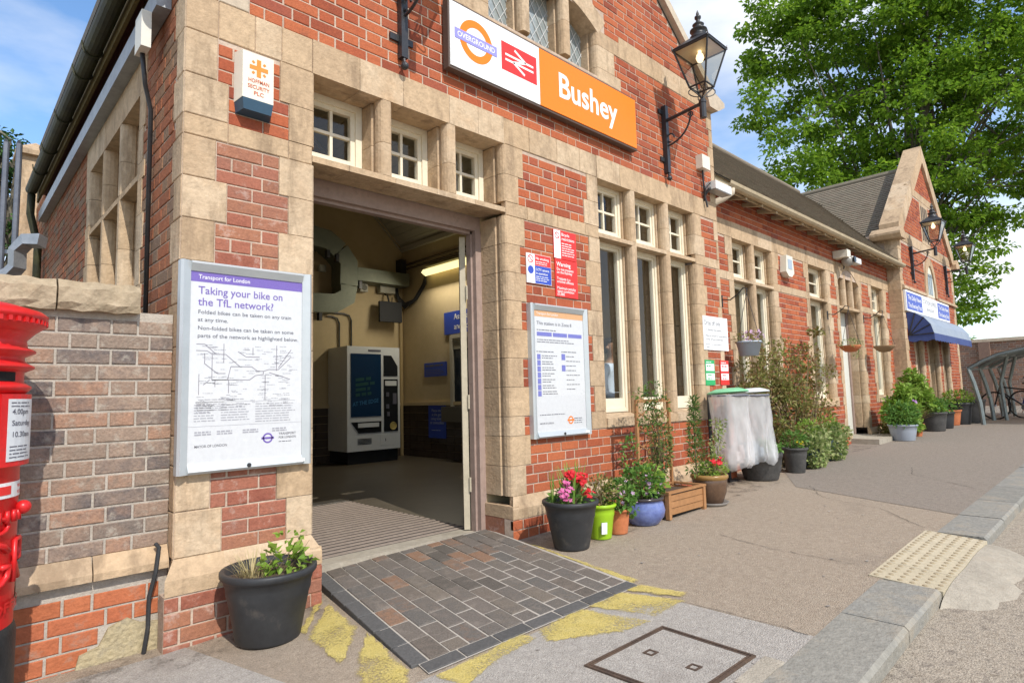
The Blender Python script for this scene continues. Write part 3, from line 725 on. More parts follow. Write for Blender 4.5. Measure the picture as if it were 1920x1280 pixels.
# plinths (left pier, right part)
def plinth(fr, u0, u1, ends=(False, False), parent=B, m=None, out=.05, zt=.473, cuts=(), bm=None, zb=-.3):
    prof = [(0, zt), (out, zt-.095), (out, zt-.175), (-.04, zt-.175), (-.04, zt)]
    es = [u0]+list(cuts)+[u1]
    for a, b in zip(es, es[1:]):
        a2, b2 = a-(out if ends[0] and a == u0 else 0), b+(out if ends[1] and b == u1 else 0)
        mb = MB(); n = 5
        A_ = [fr.P(a if (a == u0 and ends[0] and d <= 0) else a2, z, d) for d, z in prof]; Bq = [fr.P(b if (b == u1 and ends[1] and d <= 0) else b2, z, d) for d, z in prof]
        mb.add(A_+Bq, [tuple(range(n-1, -1, -1)), tuple(range(n, 2*n))]+[(i, (i+1) % n, n+(i+1) % n, n+i) for i in range(n)])
        mb.build('plinth_stone', m or STONE, parent)
    a2, b2 = u0-(out if ends[0] else 0), u1+(out if ends[1] else 0)
    f2 = Fr(fr.O+fr.N*out, fr.U, fr.N)
    BP.add(f2, lay(a2, b2, zt-.175-.081*6+.0, zt-.17, []), bm or BRICKW, parent)
    mb = MB(); mb.box(0, 1, 0, 1, 0, 1); mb.v = [tuple(f2.P(a2+(b2-a2)*x_, -.3+(zt-.176+.3)*z_, -.006-.1*y_)) for x_, y_, z_ in mb.v]; mb.build('plinth_backing', MORTAR, parent)
plinth(F_MAIN, XL, 1.711, (True, True), cuts=(1.2,))
plinth(F_MAIN, 3.44, XRT, (True, True), cuts=(3.8, 4.6, 5.4, 6.2), bm=BRICK)
# inner door reveal plinth blocks
for xa, xb in ((1.69, 1.76), (3.39, 3.46)):
    mb = MB(); mb.box(xa, xb, -.044, .30, .302, .40); mb.build('reveal_plinth_stone', STONE, B); mb = MB(); mb.box(xa+.002, xb-.002, -.046, .30, -.1, .30); mb.build('reveal_plinth_brick', BRICKW, B)
# ---- door frame, door leaf, threshold
mb = MB(); mb.box(1.745, 3.405, .30, .40, 2.735, 2.86); mb.box(3.345, 3.41, .295, .40, .12, 2.735); mb.box(1.74, 1.80, .295, .40, .12, 2.735)
mb.box(3.325, 3.345, .34, .40, .12, 2.735); mb.box(1.80, 3.345, .34, .40, 2.71, 2.735); mb.build('door_frame', PINKP, B)
OLDC = mat('flaking_cream_paint', [(.42, .37, .27), (.50, .44, .33)], .7, 5, .12, .2, 60, stain=((.22, .17, .12), 12, .66, .7))
dl = MB(); hg = Vector((3.325, .415, 0)); dv = Vector((.62, .785, 0)); pv = Vector((-.785, .62, 0))*.05
dl.hexa([tuple(q+ZV*z) for z in (.175, 2.70) for q in (hg, hg+dv*.85, hg+dv*.85+pv, hg+pv)]); dlo = dl.build('door_leaf', OLDC, B)
for z in (.55, 1.25, 2.2):
    h = MB(); h.tube([(3.326, .402, z-.06), (3.326, .402, z+.06)], .012, 8); h.build('hinge', OLDC, dlo)
dl = MB(); dl.box(1.30, 1.35, .42, 1.28, .175, 2.70); dl.build('door_leaf', OLDC, B)
FLZ = .16
mb = MB(); mb.box(1.72, 3.43, .36, .52, .05, FLZ+.006); mb.build('threshold', CONC, B)
# ---- booking hall interior
HW = mat('hall_cream_wall', [(.47, .37, .21), (.53, .42, .25)], .75, 1.5, .06)
HD = mat('hall_dark_tile', [(.055, .04, .03), (.085, .062, .045)], .3, 3, .15, rnd=.5)
HF = mat('hall_floor_lino', [(.075, .06, .042), (.10, .083, .06)], .4, 2, .15, spec=.4)
HC = mat('ceiling_board', [(.44, .41, .33), (.50, .47, .38)], .7, 3, .06, rnd=.3)
HX0, HX1, HY0, HY1 = 1.20, 6.88, .30, 6.80
mb = MB(); mb.quad((HX0, .36, FLZ), (HX1, .36, FLZ), (HX1, HY1, FLZ), (HX0, HY1, FLZ)); mb.build('hall_floor', HF, B)
def zc(X): return min(4.40+(HX1-X)*.97, 4.40+(X-HX0)*.97+.0)
mb = MB()
mb.poly([(HX0, HY1, FLZ), (HX1, HY1, FLZ), (HX1, HY1, 4.40), ((HX0+HX1)/2, HY1, zc((HX0+HX1)/2)), (HX0, HY1, 4.40)])
mb.quad((HX1, HY0, FLZ), (HX1, HY1, FLZ), (HX1, HY1, 4.42), (HX1, HY0, 4.42))
SW = [(1.05, 2.92)]
for r in carve(HY0, HY1, FLZ, 4.42, [(1.10, 2.90, 1.4, 3.45)]): mb.quad((HX0, r[0], r[2]), (HX0, r[1], r[2]), (HX0, r[1], r[3]), (HX0, r[0], r[3]))
hw = mb.build('hall_wall', HW, B)
mb = MB()
for r in carve(HX0, HX1, FLZ, 4.42, [(1.745, 3.405, FLZ-1, 3.46), (4.74, 6.56, 1.0, 3.46)]): mb.quad((r[0], .302, r[2]), (r[1], .302, r[2]), (r[1], .302, r[3]), (r[0], .302, r[3]))
mb.poly([(HX0, .302, 4.42), (HX1, .302, 4.42), ((HX0+HX1)/2, .302, zc(4.04))])
mb.build('hall_front_wall', HW, B)
dd = MB()     # dado tiles on back and right walls
for i in range(24):
    for j in range(7):
        a = HX0+i*.237; z = FLZ+j*.142
        dd.box(a+.003, a+.234, HY1-.018, HY1-.002, z+.003, z+.139, rv=RN.random())
for i in range(27):
    for j in range(7):
        a = HY1-.02-(i+1)*.237; z = FLZ+j*.142
        dd.box(HX1-.018, HX1-.002, a+.003, a+.234, z+.003, z+.139, rv=RN.random())
stuff(dd.build('dado_tiles', HD, B))
mb = MB(); mb.box(HX0, HX1-.06, HY1-.05, HY1-.001, 1.155, 1.215); mb.box(HX1-.05, HX1-.001, HY0, HY1-.05, 1.155, 1.215); mb.build('dado_rail', HW, B)
XM = (HX0+HX1)/2
for s_ in (1, -1):
    xe = HX1 if s_ > 0 else HX0
    n = 26; Lr = (XM-HX0)
    for k in range(n):
        a, b = k/n*Lr+.004, (k+1)/n*Lr-.004
        pts = [(xe-s_*a, 4.40+a*.97), (xe-s_*b, 4.40+b*.97)]
        mb = MB(); mb.hexa([(pts[0][0], HY0, pts[0][1]), (pts[1][0], HY0, pts[1][1]), (pts[1][0], HY1, pts[1][1]), (pts[0][0], HY1, pts[0][1])]+[(pts[0][0], HY0, pts[0][1]+.02), (pts[1][0], HY0, pts[1][1]+.02), (pts[1][0], HY1, pts[1][1]+.02), (pts[0][0], HY1, pts[0][1]+.02)])
        mb.build('ceiling_board', HC, B)
mb = MB()
for s_ in (1, -1):
    xe = HX1 if s_ > 0 else HX0
    mb.hexa([(xe-s_*.0, HY1-.05, 4.30), (xe-s_*.06, HY1-.05, 4.36), (XM, HY1-.05, zc(XM)-.12), (XM, HY1-.05, zc(XM)-.06)]+[(xe-s_*.0, HY1-.002, 4.30), (xe-s_*.06, HY1-.002, 4.36), (XM, HY1-.002, zc(XM)-.12), (XM, HY1-.002, zc(XM)-.06)])
    mb.box(min(xe, xe-s_*.07), max(xe, xe-s_*.07), HY0, HY1-.06, 4.31, 4.40)
mb.build('cornice', mat('cornice_paint', [(.50, .46, .38)], .6, 4, .05), B)
mb = MB()      # light-tight outer shell of the roof over the hall
for s_, xk in ((1, XRT), (-1, XL)):
    za = ZK+.02; zt = ZK+.02+(GC-XL)*SLOPE
    mb.hexa([(xk, .0, za), (GC, .0, zt), (GC, 8, zt), (xk, 8, za), (xk, .0, za+.10), (GC, .0, zt+.10), (GC, 8, zt+.10), (xk, 8, za+.10)])
mb.build('main_roof', mat('roof_slate_plain', [(.10, .09, .08), (.15, .13, .11)], .85, 5, .2), B)
mb = MB(); mb.box(XRT-.27, XRT-.01, .31, 8, 0, 4.93); mb.box(XL+.005, XRT-.3, 7.0, 7.3, 0, 4.9); mb.build('rear_wall', MORTAR, B)
# ---- side wall (facing the boundary wall)
sblk = []
SU0, SU1 = 1.05, 2.92
def sjamb(edge, sgn, n_, w_):
    for i, (a, b) in enumerate([r for r in list(zip(LV, LV[1:]))+[(2.822, 2.944), (2.944, 3.187), (3.187, 3.45)] if r[0] > 1.3]):
        e = n_ if i % 2 else w_; jamb(F_SIDE, edge, sgn, e, a, b, B); sblk.append((min(edge, e), max(edge, e), a, b))
sjamb(SU0, 1, .93, .88); sjamb(SU1, -1, 3.05, 3.10)
lintel(F_SIDE, .88, 3.12, HEAD, 3.70, B, (1.6, 2.3)); sblk.append((.88, 3.12, HEAD, 3.70))
transom(F_SIDE, SU0, SU1, B)
SLT = [(1.05, 1.63), (1.695, 2.275), (2.34, 2.92)]
for c in (1.6625, 2.3075):
    mullion(F_SIDE, c, .062, [2.888, 3.15, 3.45], B); mullion(F_SIDE, c, .062, [1.4, 1.75, 2.1, 2.47, 2.847], B)
for a, b in SLT:
    window(F_SIDE, a+.034, b-.034, 2.945, 3.458, B, 2, 2, d=-.25); window(F_SIDE, a+.034, b-.034, 1.48, 2.85, B, 1, 1, d=-.25)
beam(F_SIDE, [(.02, 1.33), (.02, 1.40), (-.28, 1.48), (-.28, 1.33)], SU0, SU1, B, 'sill_stone')
sblk.append((SU0, SU1, 1.3, HEAD))
rows = list(zip(LV, LV[1:]))+[(2.822, 2.944), (2.944, 3.187), (3.187, 3.45), (3.45, 3.685), (3.685, 3.928)]
for i, (a, b) in enumerate(rows):
    e = .20 if i % 2 else .15; stone(F_SIDE, .004, e, a, b, B); sblk.append((0, e, a, b))
BP.add(F_SIDE, lay(0, .95, .473, 4.2, sblk), BRICKS_, B); BP.add(F_SIDE, lay(.95, 8, 1.3, 4.2, sblk), BRICKS_, B)
mb = MB()
for r in carve(0, 8, 0, 4.9, [(SU0, SU1, 1.35, HEAD)]): mb.quad(*[F_SIDE.P(u, z, -.006) for u, z in ((r[0], r[2]), (r[1], r[2]), (r[1], r[3]), (r[0], r[3]))])
mb.build('side_wall', MORTAR, B)
mb = MB()
for r in carve(0.3, 8, 0, 4.9, [(SU0-.03, SU1+.03, 1.35, HEAD)]): mb.quad(*[(HX0-.002, u, z) for u, z in ((r[0], r[2]), (r[1], r[2]), (r[1], r[3]), (r[0], r[3]))])
mb.build('side_wall_lining', MORTAR, B)
# gutter, fascia, trunking and junction box on the side wall
GUTM = mat('mossy_black_gutter', [(.018, .02, .014), (.05, .05, .018)], .6, 5, .3, .2, 60)
mb = MB()
n = 8; R_ = .065; gx, gz = XL-.165, 4.12
pr_ = [(gx+R_*math.cos(math.pi+math.pi*k/n), gz+R_*1.1*math.sin(math.pi+math.pi*k/n)) for k in range(n+1)]
pr2 = [(gx+(R_-.008)*math.cos(math.pi+math.pi*k/n), gz+(R_-.008)*1.1*math.sin(math.pi+math.pi*k/n)) for k in range(n, -1, -1)]
mb.extrude([(x_, -.06, z_) for x_, z_ in pr_+pr2], (0, 6.2, 0)); gut = mb.build('gutter', GUTM, B)
for y in (.55, .95, 1.9, 2.35, 3.4, 4.4, 5.2):
    h = MB(); h.tube([(gx-R_*1.1*math.cos(math.pi*k/8), y, gz-R_*1.2*math.sin(math.pi*k/8)) for k in range(9)], .007, 5); h.tube([(gx-R_*1.1, y, gz), (gx-R_*1.15, y, gz+.035)], .006, 5); h.build('gutter_bracket', GUTM, gut)
mb = MB(); mb.box(gx+.07, gx+.095, -.05, 6.3, 4.00, 4.16); mb.build('fascia_board', mat('mossy_fascia', [(.09, .065, .02), (.14, .10, .03)], .85, 6, .3), B)
mb = MB(); mb.box(gx+.09, XL, -.0, 6.3, 4.12, 4.14); mb.build('soffit_board', mat('soffit_brown', [(.10, .03, .018)], .7, 5, .2), B)
mb = MB(); mb.tube([(gx, 6.1, 4.05), (gx, 6.15, 3.8), (XL-.07, 6.2, 3.4), (XL-.07, 6.2, 1.0)], .045, 10); mb.build('downpipe', GUTM, B, smooth=True)
mb = MB(); mb.box(XL-.085, XL-.004, .30, 6.1, 3.70, 3.83); mb.build('cable_trunking', GALV, B)
mb = MB(); mb.box(XL-.14, XL-.086, .40, .56, 3.47, 3.70); jb = mb.build('junction_box', mat('offwhite_plastic', [(.66, .64, .57)], .5, 4, .05), B)
mb = MB(); mb.tube([(XL-.11, .50, 3.47), (XL-.08, .55, 3.3), (XL-.025, .64, 3.18), (XL-.022, .64, 1.7)], .014, 8); mb.build('conduit', DARKM, B, smooth=True)
# ---- wing
WX0, WX1 = XRT, 15.71
wb = []
def wj(edge, sgn, n_, w_, zlo=.96, top=True):
    for i, (a, b) in enumerate([r for r in list(zip(LV, LV[1:]))+[(2.822, 2.944), (2.944, 3.187), (3.187, 3.45)] if r[0] >= zlo-.01]):
        e = edge-sgn*(n_ if i % 2 else w_); jamb(F_WING, edge, sgn, e, a, b, B); wb.append((min(edge, e), max(edge, e), a, b))
def wwin(u0, u1, lights, mul):
    wj(u0, 1, .14, .21); wj(u1, -1, .14, .21)
    transom(F_WING, u0, u1, B); wb.append((u0, u1, .96, HEAD))
    for c in mul: mullion(F_WING, c, .065, [2.888, 3.17, 3.45], B); mullion(F_WING, c, .065, [1.06, 1.5, 1.95, 2.4, 2.847], B)
    for a, b in lights:
        window(F_WING, a+.028, b-.028, 2.925, 3.456, B, 1, 2, d=-.15, wd=.04); window(F_WING, a+.028, b-.028, 1.10, 2.855, B, 1, 1, rail=.08, d=-.15, wd=.04)
    beam(F_WING, [(.022, .965), (.022, 1.05), (-.30, 1.135), (-.30, .965)], u0, u1, B, 'sill_stone')
wwin(8.09, 9.45, [(8.09, 8.735), (8.80, 9.45)], [8.7675])
wwin(10.9, 11.78, [(10.9, 11.78)], [])
wwin(14.42, 15.28, [(14.42, 15.28)], [])
wj(12.36, 1, .12, .17, .473); wj(13.60, -1, .12, .17, .473)
wb.append((12.36, 13.60, 0, 3.62))
transom(F_WING, 12.36, 13.60, B, 2.80, 2.85)
for c in (12.77, 13.19): mullion(F_WING, c, .06, [2.85, 3.2, 3.5], B)
for i in range(5):
    t0, t1 = i/5, (i+1)/5; f_ = lambda t: (12.36+1.24*t, 3.32+.27*math.sin(math.pi*t))
    q = [f_(t0), f_((t0+t1)/2), f_(t1)]
    mb = MB(); mb.extrude([F_WING.P(u, z, .004) for u, z in q+[(q[2][0], BTOP), (q[0][0], BTOP)]], F_WING.N*-.3); mb.build('arch_stone', STONE, B)
mb = MB(); mb.quad(*[F_WING.P(u, z, -.27) for u, z in ((12.36, 2.85), (13.6, 2.85), (13.6, 3.62), (12.36, 3.62))]); mb.build('fanlight_panel', CREAM, B)
mb = MB(); mb.box(12.42, 13.54, .53, .58, .24, 2.80); wd_ = mb.build('side_door', mat('white_door_paint', [(.62, .62, .56)], .5, 4, .06), B)
h = MB(); h.tube([(12.55, .52, 1.25), (12.55, .50, 1.25), (12.62, .50, 1.25)], .012, 6); h.build('handle', DARKM, wd_)
mb = MB(); mb.box(13.50, 13.57, .50, .56, .22, 2.80); mb.box(12.39, 12.44, .50, .56, .22, 2.8); mb.build('side_door_frame', PINKP, B)
mb = MB(); mb.box(12.3, 13.9, -.25, .56, .1, g(13)+.09); mb.build('door_step', CONC, B)
es = [WX0+.02, 7.75, 8.09, 8.5, 8.95, 9.45, 9.9, 10.4, 10.9, 11.4, 11.78, 12.2, 12.36]
for a, b in zip(es, es[1:]):
    if (a >= 8.08 and b <= 9.46) or (a >= 10.89 and b <= 11.79): lintel(F_WING, a, b, HEAD, BTOP, B, ())
    else: stone(F_WING, a, b, HEAD, BTOP, B, 'lintel_stone')
for a, b in ((13.6, 14.0), (14.0, 14.42), (15.28, 15.70)): stone(F_WING, a, b, HEAD, BTOP, B, 'lintel_stone')
lintel(F_WING, 14.42, 15.28, HEAD, BTOP, B, ())
wb += [(WX0, 15.71, HEAD, BTOP)]
for a, b in ((9.66, 10.69), (7.55, 7.88), (11.99, 12.19), (13.77, 14.21)):
    band(F_WING, a, b, 2.822, 2.944, (), wb)
BP.add(F_WING, lay(WX0+.02, WX1, .473, 2.822, wb)+lay(WX0+.02, WX1, 2.944, HEAD, wb)+lay(WX0+.02, WX1, BTOP, 4.10, wb), BRICK, B)
mb = MB()
for r in carve(WX0, WX1, 0, 4.3, [(8.09, 9.45, 1, HEAD), (10.9, 11.78, 1, HEAD), (14.42, 15.28, 1, HEAD), (12.36, 13.6, 0, 3.4)]): mb.quad(*[F_WING.P(u, z, -.006) for u, z in ((r[0], r[2]), (r[1], r[2]), (r[1], r[3]), (r[0], r[3]))])
mb.build('wing_wall', MORTAR, B)
plinth(F_WING, WX0+.02, 12.36, (False, True), cuts=(8.2, 9.2, 10.2, 11.3), bm=BRICK); plinth(F_WING, 13.6, 15.69, (True, False), cuts=(14.6,), bm=BRICK)
ROOMD = mat('dim_room', [(.20, .18, .15)], .9, 2, .1)
mb = MB(); mb.quad((7.2, 2.4, 0), (15.7, 2.4, 0), (15.7, 2.4, 4), (7.2, 2.4, 4)); mb.quad((7.2, .57, .3), (15.7, .57, .3), (15.7, 2.4, .3), (7.2, 2.4, .3)); mb.quad((7.2, .57, 4), (15.7, .57, 4), (15.7, 2.4, 4), (7.2, 2.4, 4))
mb.quad((7.5, .6, .3), (7.5, 2.4, .3), (7.5, 2.4, 4), (7.5, .6, 4)); mb.build('wing_room', ROOMD, B)
BLIND = mat('pale_blind', [(.50, .52, .50)], .8, 2, .05)
for a, b in ((8.14, 8.69), (8.85, 9.40), (10.95, 11.73), (14.47, 15.23)):
    mb = MB(); mb.quad((a, .62, 1.15), (b, .62, 1.15), (b, .62, 2.84), (a, .62, 2.84)); mb.build('window_blind', BLIND, B)
# ---- far gable block
FX0, FX1 = 15.71, 21.4; FC = (FX0+FX1)/2; FK = 4.78; FS = .90
fb = []
def flimit(z):
    k = max(0, (z-FK)/FS); return (FX0+k, FX1-k)
for i, (a, b) in enumerate(list(zip(LV, LV[1:]))+[(2.822, 2.944), (2.944, 3.187), (3.187, 3.45), (3.45, 3.685), (3.685, 3.928), (3.928, 4.17), (4.17, 4.41), (4.41, 4.66)]):
    e = .28 if i % 2 else .2
    stone(F_MAIN, FX0, FX0+e, a, b, B); fb.append((FX0, FX0+e, a, b)); stone(F_MAIN, FX1-e, FX1, a, b, B); fb.append((FX1-e, FX1, a, b))
    mb = MB(); mb.hexa([(FX0-.004, .0, a+.002), (FX0+.05, .0, a+.002), (FX0+.05, .26, a+.002), (FX0-.004, .26, a+.002), (FX0-.004, .0, b-.002), (FX0+.05, .0, b-.002), (FX0+.05, .26, b-.002), (FX0-.004, .26, b-.002)]); mb.build('return_stone', STONE, B)
FW = [(16.55, 17.2), (17.75, 18.75), (19.25, 19.95)]
for a, b in FW:
    for i, (c, d) in enumerate([r for r in zip(LV, LV[1:])]):
        for e, s_ in ((a, 1), (b, -1)):
            wd = .16 if i % 2 else .10
            jamb(F_MAIN, e, s_, e-s_*wd, c, d, B); fb.append((min(e, e-s_*wd), max(e, e-s_*wd), c, d))
    fb.append((a, b, .8, 2.83)); window(F_MAIN, a+.03, b-.03, .9, 2.80, B, 1, 2)
band(F_MAIN, FX0+.3, FX1-.3, 4.66, 4.90, (17, 18, 19, 20), fb, 'gable_band_stone')
stone(F_MAIN, 18.1, 18.95, 4.9, 6.02, B, 'louvre_surround'); fb.append((18.1, 18.95, 4.9, 6.02))
mb = MB()
for k in range(4): mb.box(18.2+k*.17, 18.28+k*.17, -.012, -.0035, 5.0, 5.9)
mb.build('louvre_slot', mat('louvre_dark', [(.10, .085, .07)], .8, 4, .1), B)
band(F_MAIN, 17.0, 20.1, 6.02, 6.22, (18, 19), fb, 'gable_band_stone')
fa = MB(); pts = [(18.52+.62*math.cos(t), 3.55+1.02*math.sin(t)) for t in [math.pi*k/12 for k in range(13)]]; ptsi = [(18.52+.42*math.cos(t), 3.55+.82*math.sin(t)) for t in [math.pi*k/12 for k in range(12, -1, -1)]]
fa.extrude([F_MAIN.P(u, z, .03) for u, z in pts+ptsi], (0, .1, 0)); fa.build('arch_moulding', STONE, B); fb.append((17.98, 19.06, 3.5, 4.4))
mb = MB(); mb.poly([F_MAIN.P(u, z, -.001) for u, z in ptsi]); mb.build('arched_window', CREAM, B)
mb = MB()
for u in (18.35, 18.52, 18.69): mb.box(u-.05, u+.05, -.012, -.004, 3.6, 4.15)
mb.build('arched_pane', LGLASS, B)
beam(F_MAIN, [(.06, 3.50), (.06, 3.56), (.0, 3.60), (-.05, 3.60), (-.05, 3.50)], FX0+.05, 17.9, B, 'string_course'); beam(F_MAIN, [(.06, 3.50), (.06, 3.56), (.0, 3.60), (-.05, 3.60), (-.05, 3.50)], 19.15, FX1-.05, B, 'string_course')
BP.add(F_MAIN, lay(FX0, FX1, .473, 7.2, fb, limit=flimit), BRICK, B)
mb = MB(); pk = FK+(FC-FX0)*FS
for r in carve(FX0, FX1, 0, FK, [(a, b, .85, 2.82) for a, b in FW]): mb.quad(*[F_MAIN.P(u, z, -.006) for u, z in ((r[0], r[2]), (r[1], r[2]), (r[1], r[3]), (r[0], r[3]))])
mb.poly([F_MAIN.P(u, z, -.006) for u, z in ((FX0, FK), (FX1, FK), (FC, pk))])
mb.quad((FX0+.02, 0, 0), (FX0+.02, 6, 0), (FX0+.02, 6, 4.8), (FX0+.02, 0, 4.8)); mb.quad((FX1, 0, 0), (FX1, 6, 0), (FX1, 6, 4.8), (FX1, 0, 4.8))
mb.quad((FX0, 1.2, 0), (FX1, 1.2, 0), (FX1, 1.2, 4), (FX0, 1.2, 4)); mb.build('far_gable_wall', MORTAR, B)
plinth(F_MAIN, FX0, FX1, (True, True), cuts=(17, 18.5, 20), bm=BRICK)
for s_, xk in ((1, FX1), (-1, FX0)):
    mb = MB(); mb.extrude([(xk-s_*.16, -.14, 4.62), (xk+s_*.22, -.14, 4.62), (xk+s_*.30, -.14, 4.70), (xk+s_*.30, -.14, 4.75), (xk+s_*.05, -.14, 4.90), (xk-s_*.16, -.14, 4.75)], (0, .62, 0)); mb.build('kneeler_stone', STONE, B)
    n = 6
    for i in range(n):
        xa, xb = xk+(FC-xk)*i/n, xk+(FC-xk)*(i+1)/n; za, zb = FK+abs(xa-xk)*FS-.02, FK+abs(xb-xk)*FS-.02
        mb = MB(); mb.extrude([(xa, -.06, za-.18), (xb, -.06, zb-.18), (xb, -.06, zb+.26), (xa, -.06, za+.26)], (0, .40, 0)); mb.build('raking_coping_stone', STONE, B)
# ---- roofs: wing (ridge along X) and far block (ridge along Y)
TILE = mat('clay_roof_tile', [(.16, .13, .095), (.23, .19, .145), (.19, .165, .125), (.26, .22, .165)], .9, 8, .25, .5, 60, rnd=.6, spec=.15, stain=((.26, .25, .17), 6, .6, .5))
RIDY, RIDZ, EY, EZ = 2.63, 6.73, -.02, 4.10
rf = MB(); rf.quad((WX0, EY, EZ-.02), (19, EY, EZ-.02), (19, RIDY, RIDZ-.02), (WX0, RIDY, RIDZ-.02)); rf.quad((WX0, 2*RIDY, EZ), (19, 2*RIDY, EZ), (19, RIDY, RIDZ-.02), (WX0, RIDY, RIDZ-.02))
wroof = rf.build('wing_roof', TILE, B)
FRZ = FK+(FC-FX0)*FS-.30
rf = MB()
for s_, xk in ((-1, FX0-.12), (1, FX1+.12)):
    za = FRZ-abs(FC-xk)*FS
    rf.quad((xk, .3, za-.02), (xk, 7, za-.02), (FC, 7, FRZ-.02), (FC, .3, FRZ-.02))
froof = rf.build('far_roof', TILE, B)
TL = []
def tile_geo(a, b, c, d, n_, th=.018):   # corners low-left, low-right, up-right, up-left
    a, b, c, d = [Vector(p) for p in (a, b, c, d)]
    A_ = [a+n_*th*1.6, b+n_*th*1.6, c+n_*.004, d+n_*.004]; Bq = [a, b, c, d]
    return [tuple(p) for p in Bq+A_], [(4, 5, 6, 7), (0, 1, 5, 4), (1, 2, 6, 5), (3, 0, 4, 7)]
def tiles(P, wid, hgt, parent, flt=lambda p: True, gw=.17, gh=.105):
    """P(s,t)-> point; s along the eaves, t up the slope in metres"""
    n_ = (P(1, 0)-P(0, 0)).cross(P(0, 1)-P(0, 0)).normalized()
    if n_.z < 0: n_ = -n_
    for j in range(int(hgt/gh)):
        for i in range(-1, int(wid/gw)+1):
            s0 = i*gw+(gw/2 if j % 2 else 0); s1 = s0+gw-.006; s0 = max(0, s0); s1 = min(wid, s1)
            if s1-s0 < .03: continue
            c = P((s0+s1)/2, (j+.5)*gh)
            if not flt(c): continue
            q = [P(s0, j*gh), P(s1, j*gh), P(s1, (j+1)*gh+.03), P(s0, (j+1)*gh+.03)]
            TL.append((screen_area(q), q, n_+Vector((RN.uniform(-.02, .02), RN.uniform(-.02, .02), 0)), parent))
sl_ = Vector((0, RIDY-EY, RIDZ-EZ)); sh_ = sl_.length; sl_.normalize()
tiles(lambda s_, t: Vector((WX0+.02, EY, EZ))+Vector((1, 0, 0))*s_+sl_*t, 19-WX0, sh_, wroof, lambda c: c.z > FRZ-abs(FC-c.x)*FS-.03 or c.x < FX0-.2)
fl_ = Vector((FC-FX0+.12, 0, (FC-FX0+.12)*FS)); fh_ = fl_.length; fl_.normalize()
tiles(lambda s_, t: Vector((FX0-.12, .35, FRZ-(FC-FX0+.12)*FS))+Vector((0, 1, 0))*s_+fl_*t, 6, fh_, froof, lambda c: c.z > EZ+(c.y-EY)*(RIDZ-EZ)/(RIDY-EY)-.03 or c.y > 2*RIDY-.5)
TL.sort(key=lambda t: -t[0]); rest = {}
for i, (ar, q, n_, par) in enumerate(TL):
    vs, fs = tile_geo(*q, n_)
    if i < 300 and ar > 0: mb = MB(); mb.add(vs, fs); mb.build('roof_tile', TILE, par)
    else: rest.setdefault(id(par), (MB(), par))[0].add(vs, fs, rv=RN.random())
for mb, par in rest.values(): stuff(mb.build('roof_tiling', TILE, par))
mb = MB(); mb.tube([(FC, .3, FRZ+.0), (FC, 7, FRZ+.0)], .09, 8); mb.build('ridge_tile', TILE, B)
mb = MB(); mb.tube([(WX0, RIDY, RIDZ), (17.2, RIDY, RIDZ)], .08, 8); mb.build('ridge_tile', TILE, B)
v0 = Vector((FX0-.12, EY+.1, EZ+.12)); 
mb = MB(); p0 = Vector((16.0, EY+.12+.0, EZ+.14)); p1 = Vector((FX0-.1+(RIDZ-EZ)/FS*.86, RIDY*.9, RIDZ*.96)); mb.tube([p0, p1], .05, 5); mb.build('valley_lead', mat('valley_lead', [(.20, .23, .28)], .5, 5, .1, metal=.3), B)
# wing eaves: gutter, fascia, rafter feet
GUTC = mat('buff_gutter', [(.40, .32, .20), (.48, .39, .26)], .7, 4, .15)
mb = MB(); gy, gz = -.06, 4.02
pr_ = [(gy+.07*math.cos(math.pi+math.pi*k/6), gz+.075*math.sin(math.pi+math.pi*k/6)) for k in range(7)]
pr2 = [(gy+.062*math.cos(math.pi+math.pi*k/6), gz+.067*math.sin(math.pi+math.pi*k/6)) for k in range(6, -1, -1)]
es = [WX0+.2, 8.6, 10.3, 12.0, 13.7, 15.75]
for a, b in zip(es, es[1:]):
    m2 = MB(); m2.extrude([(a+.003, y, z) for y, z in pr_+pr2], (b-a-.006, 0, 0)); m2.build('wing_gutter', GUTC, B)
mb = MB(); mb.box(WX0+.05, 15.7, .015, .04, 3.95, 4.10); mb.build('wing_fascia', GUTC, B)
for k in range(17):
    x_ = 7.5+k*.5; mb = MB(); mb.hexa([(x_, -.03, 3.915), (x_+.05, -.03, 3.915), (x_+.05, .26, 3.98), (x_, .26, 3.98), (x_, -.03, 3.955), (x_+.05, -.03, 3.955), (x_+.05, .26, 4.04), (x_, .26, 4.04)]); mb.build('rafter_foot', GUTC, B)
mb = MB(); mb.tube([(7.52, -.06, 3.95), (7.52, -.06, 3.90), (7.46, .02, 3.83), (7.36, .14, 3.76), (7.30, .20, 3.70)], .045, 10); mb.build('swan_neck_pipe', mat('pale_pipe', [(.55, .47, .36)], .6, 4, .08), B, smooth=True)
mb = MB(); mb.box(7.23, 7.36, .13, .255, 3.5, 3.70); mb.tube([(7.29, .19, 3.5), (7.29, .19, .3)], .035, 8); mb.build('rainwater_pipe', mat('grey_lead_pipe', [(.13, .15, .17)], .5, 4, .1), B)
BP.emit()
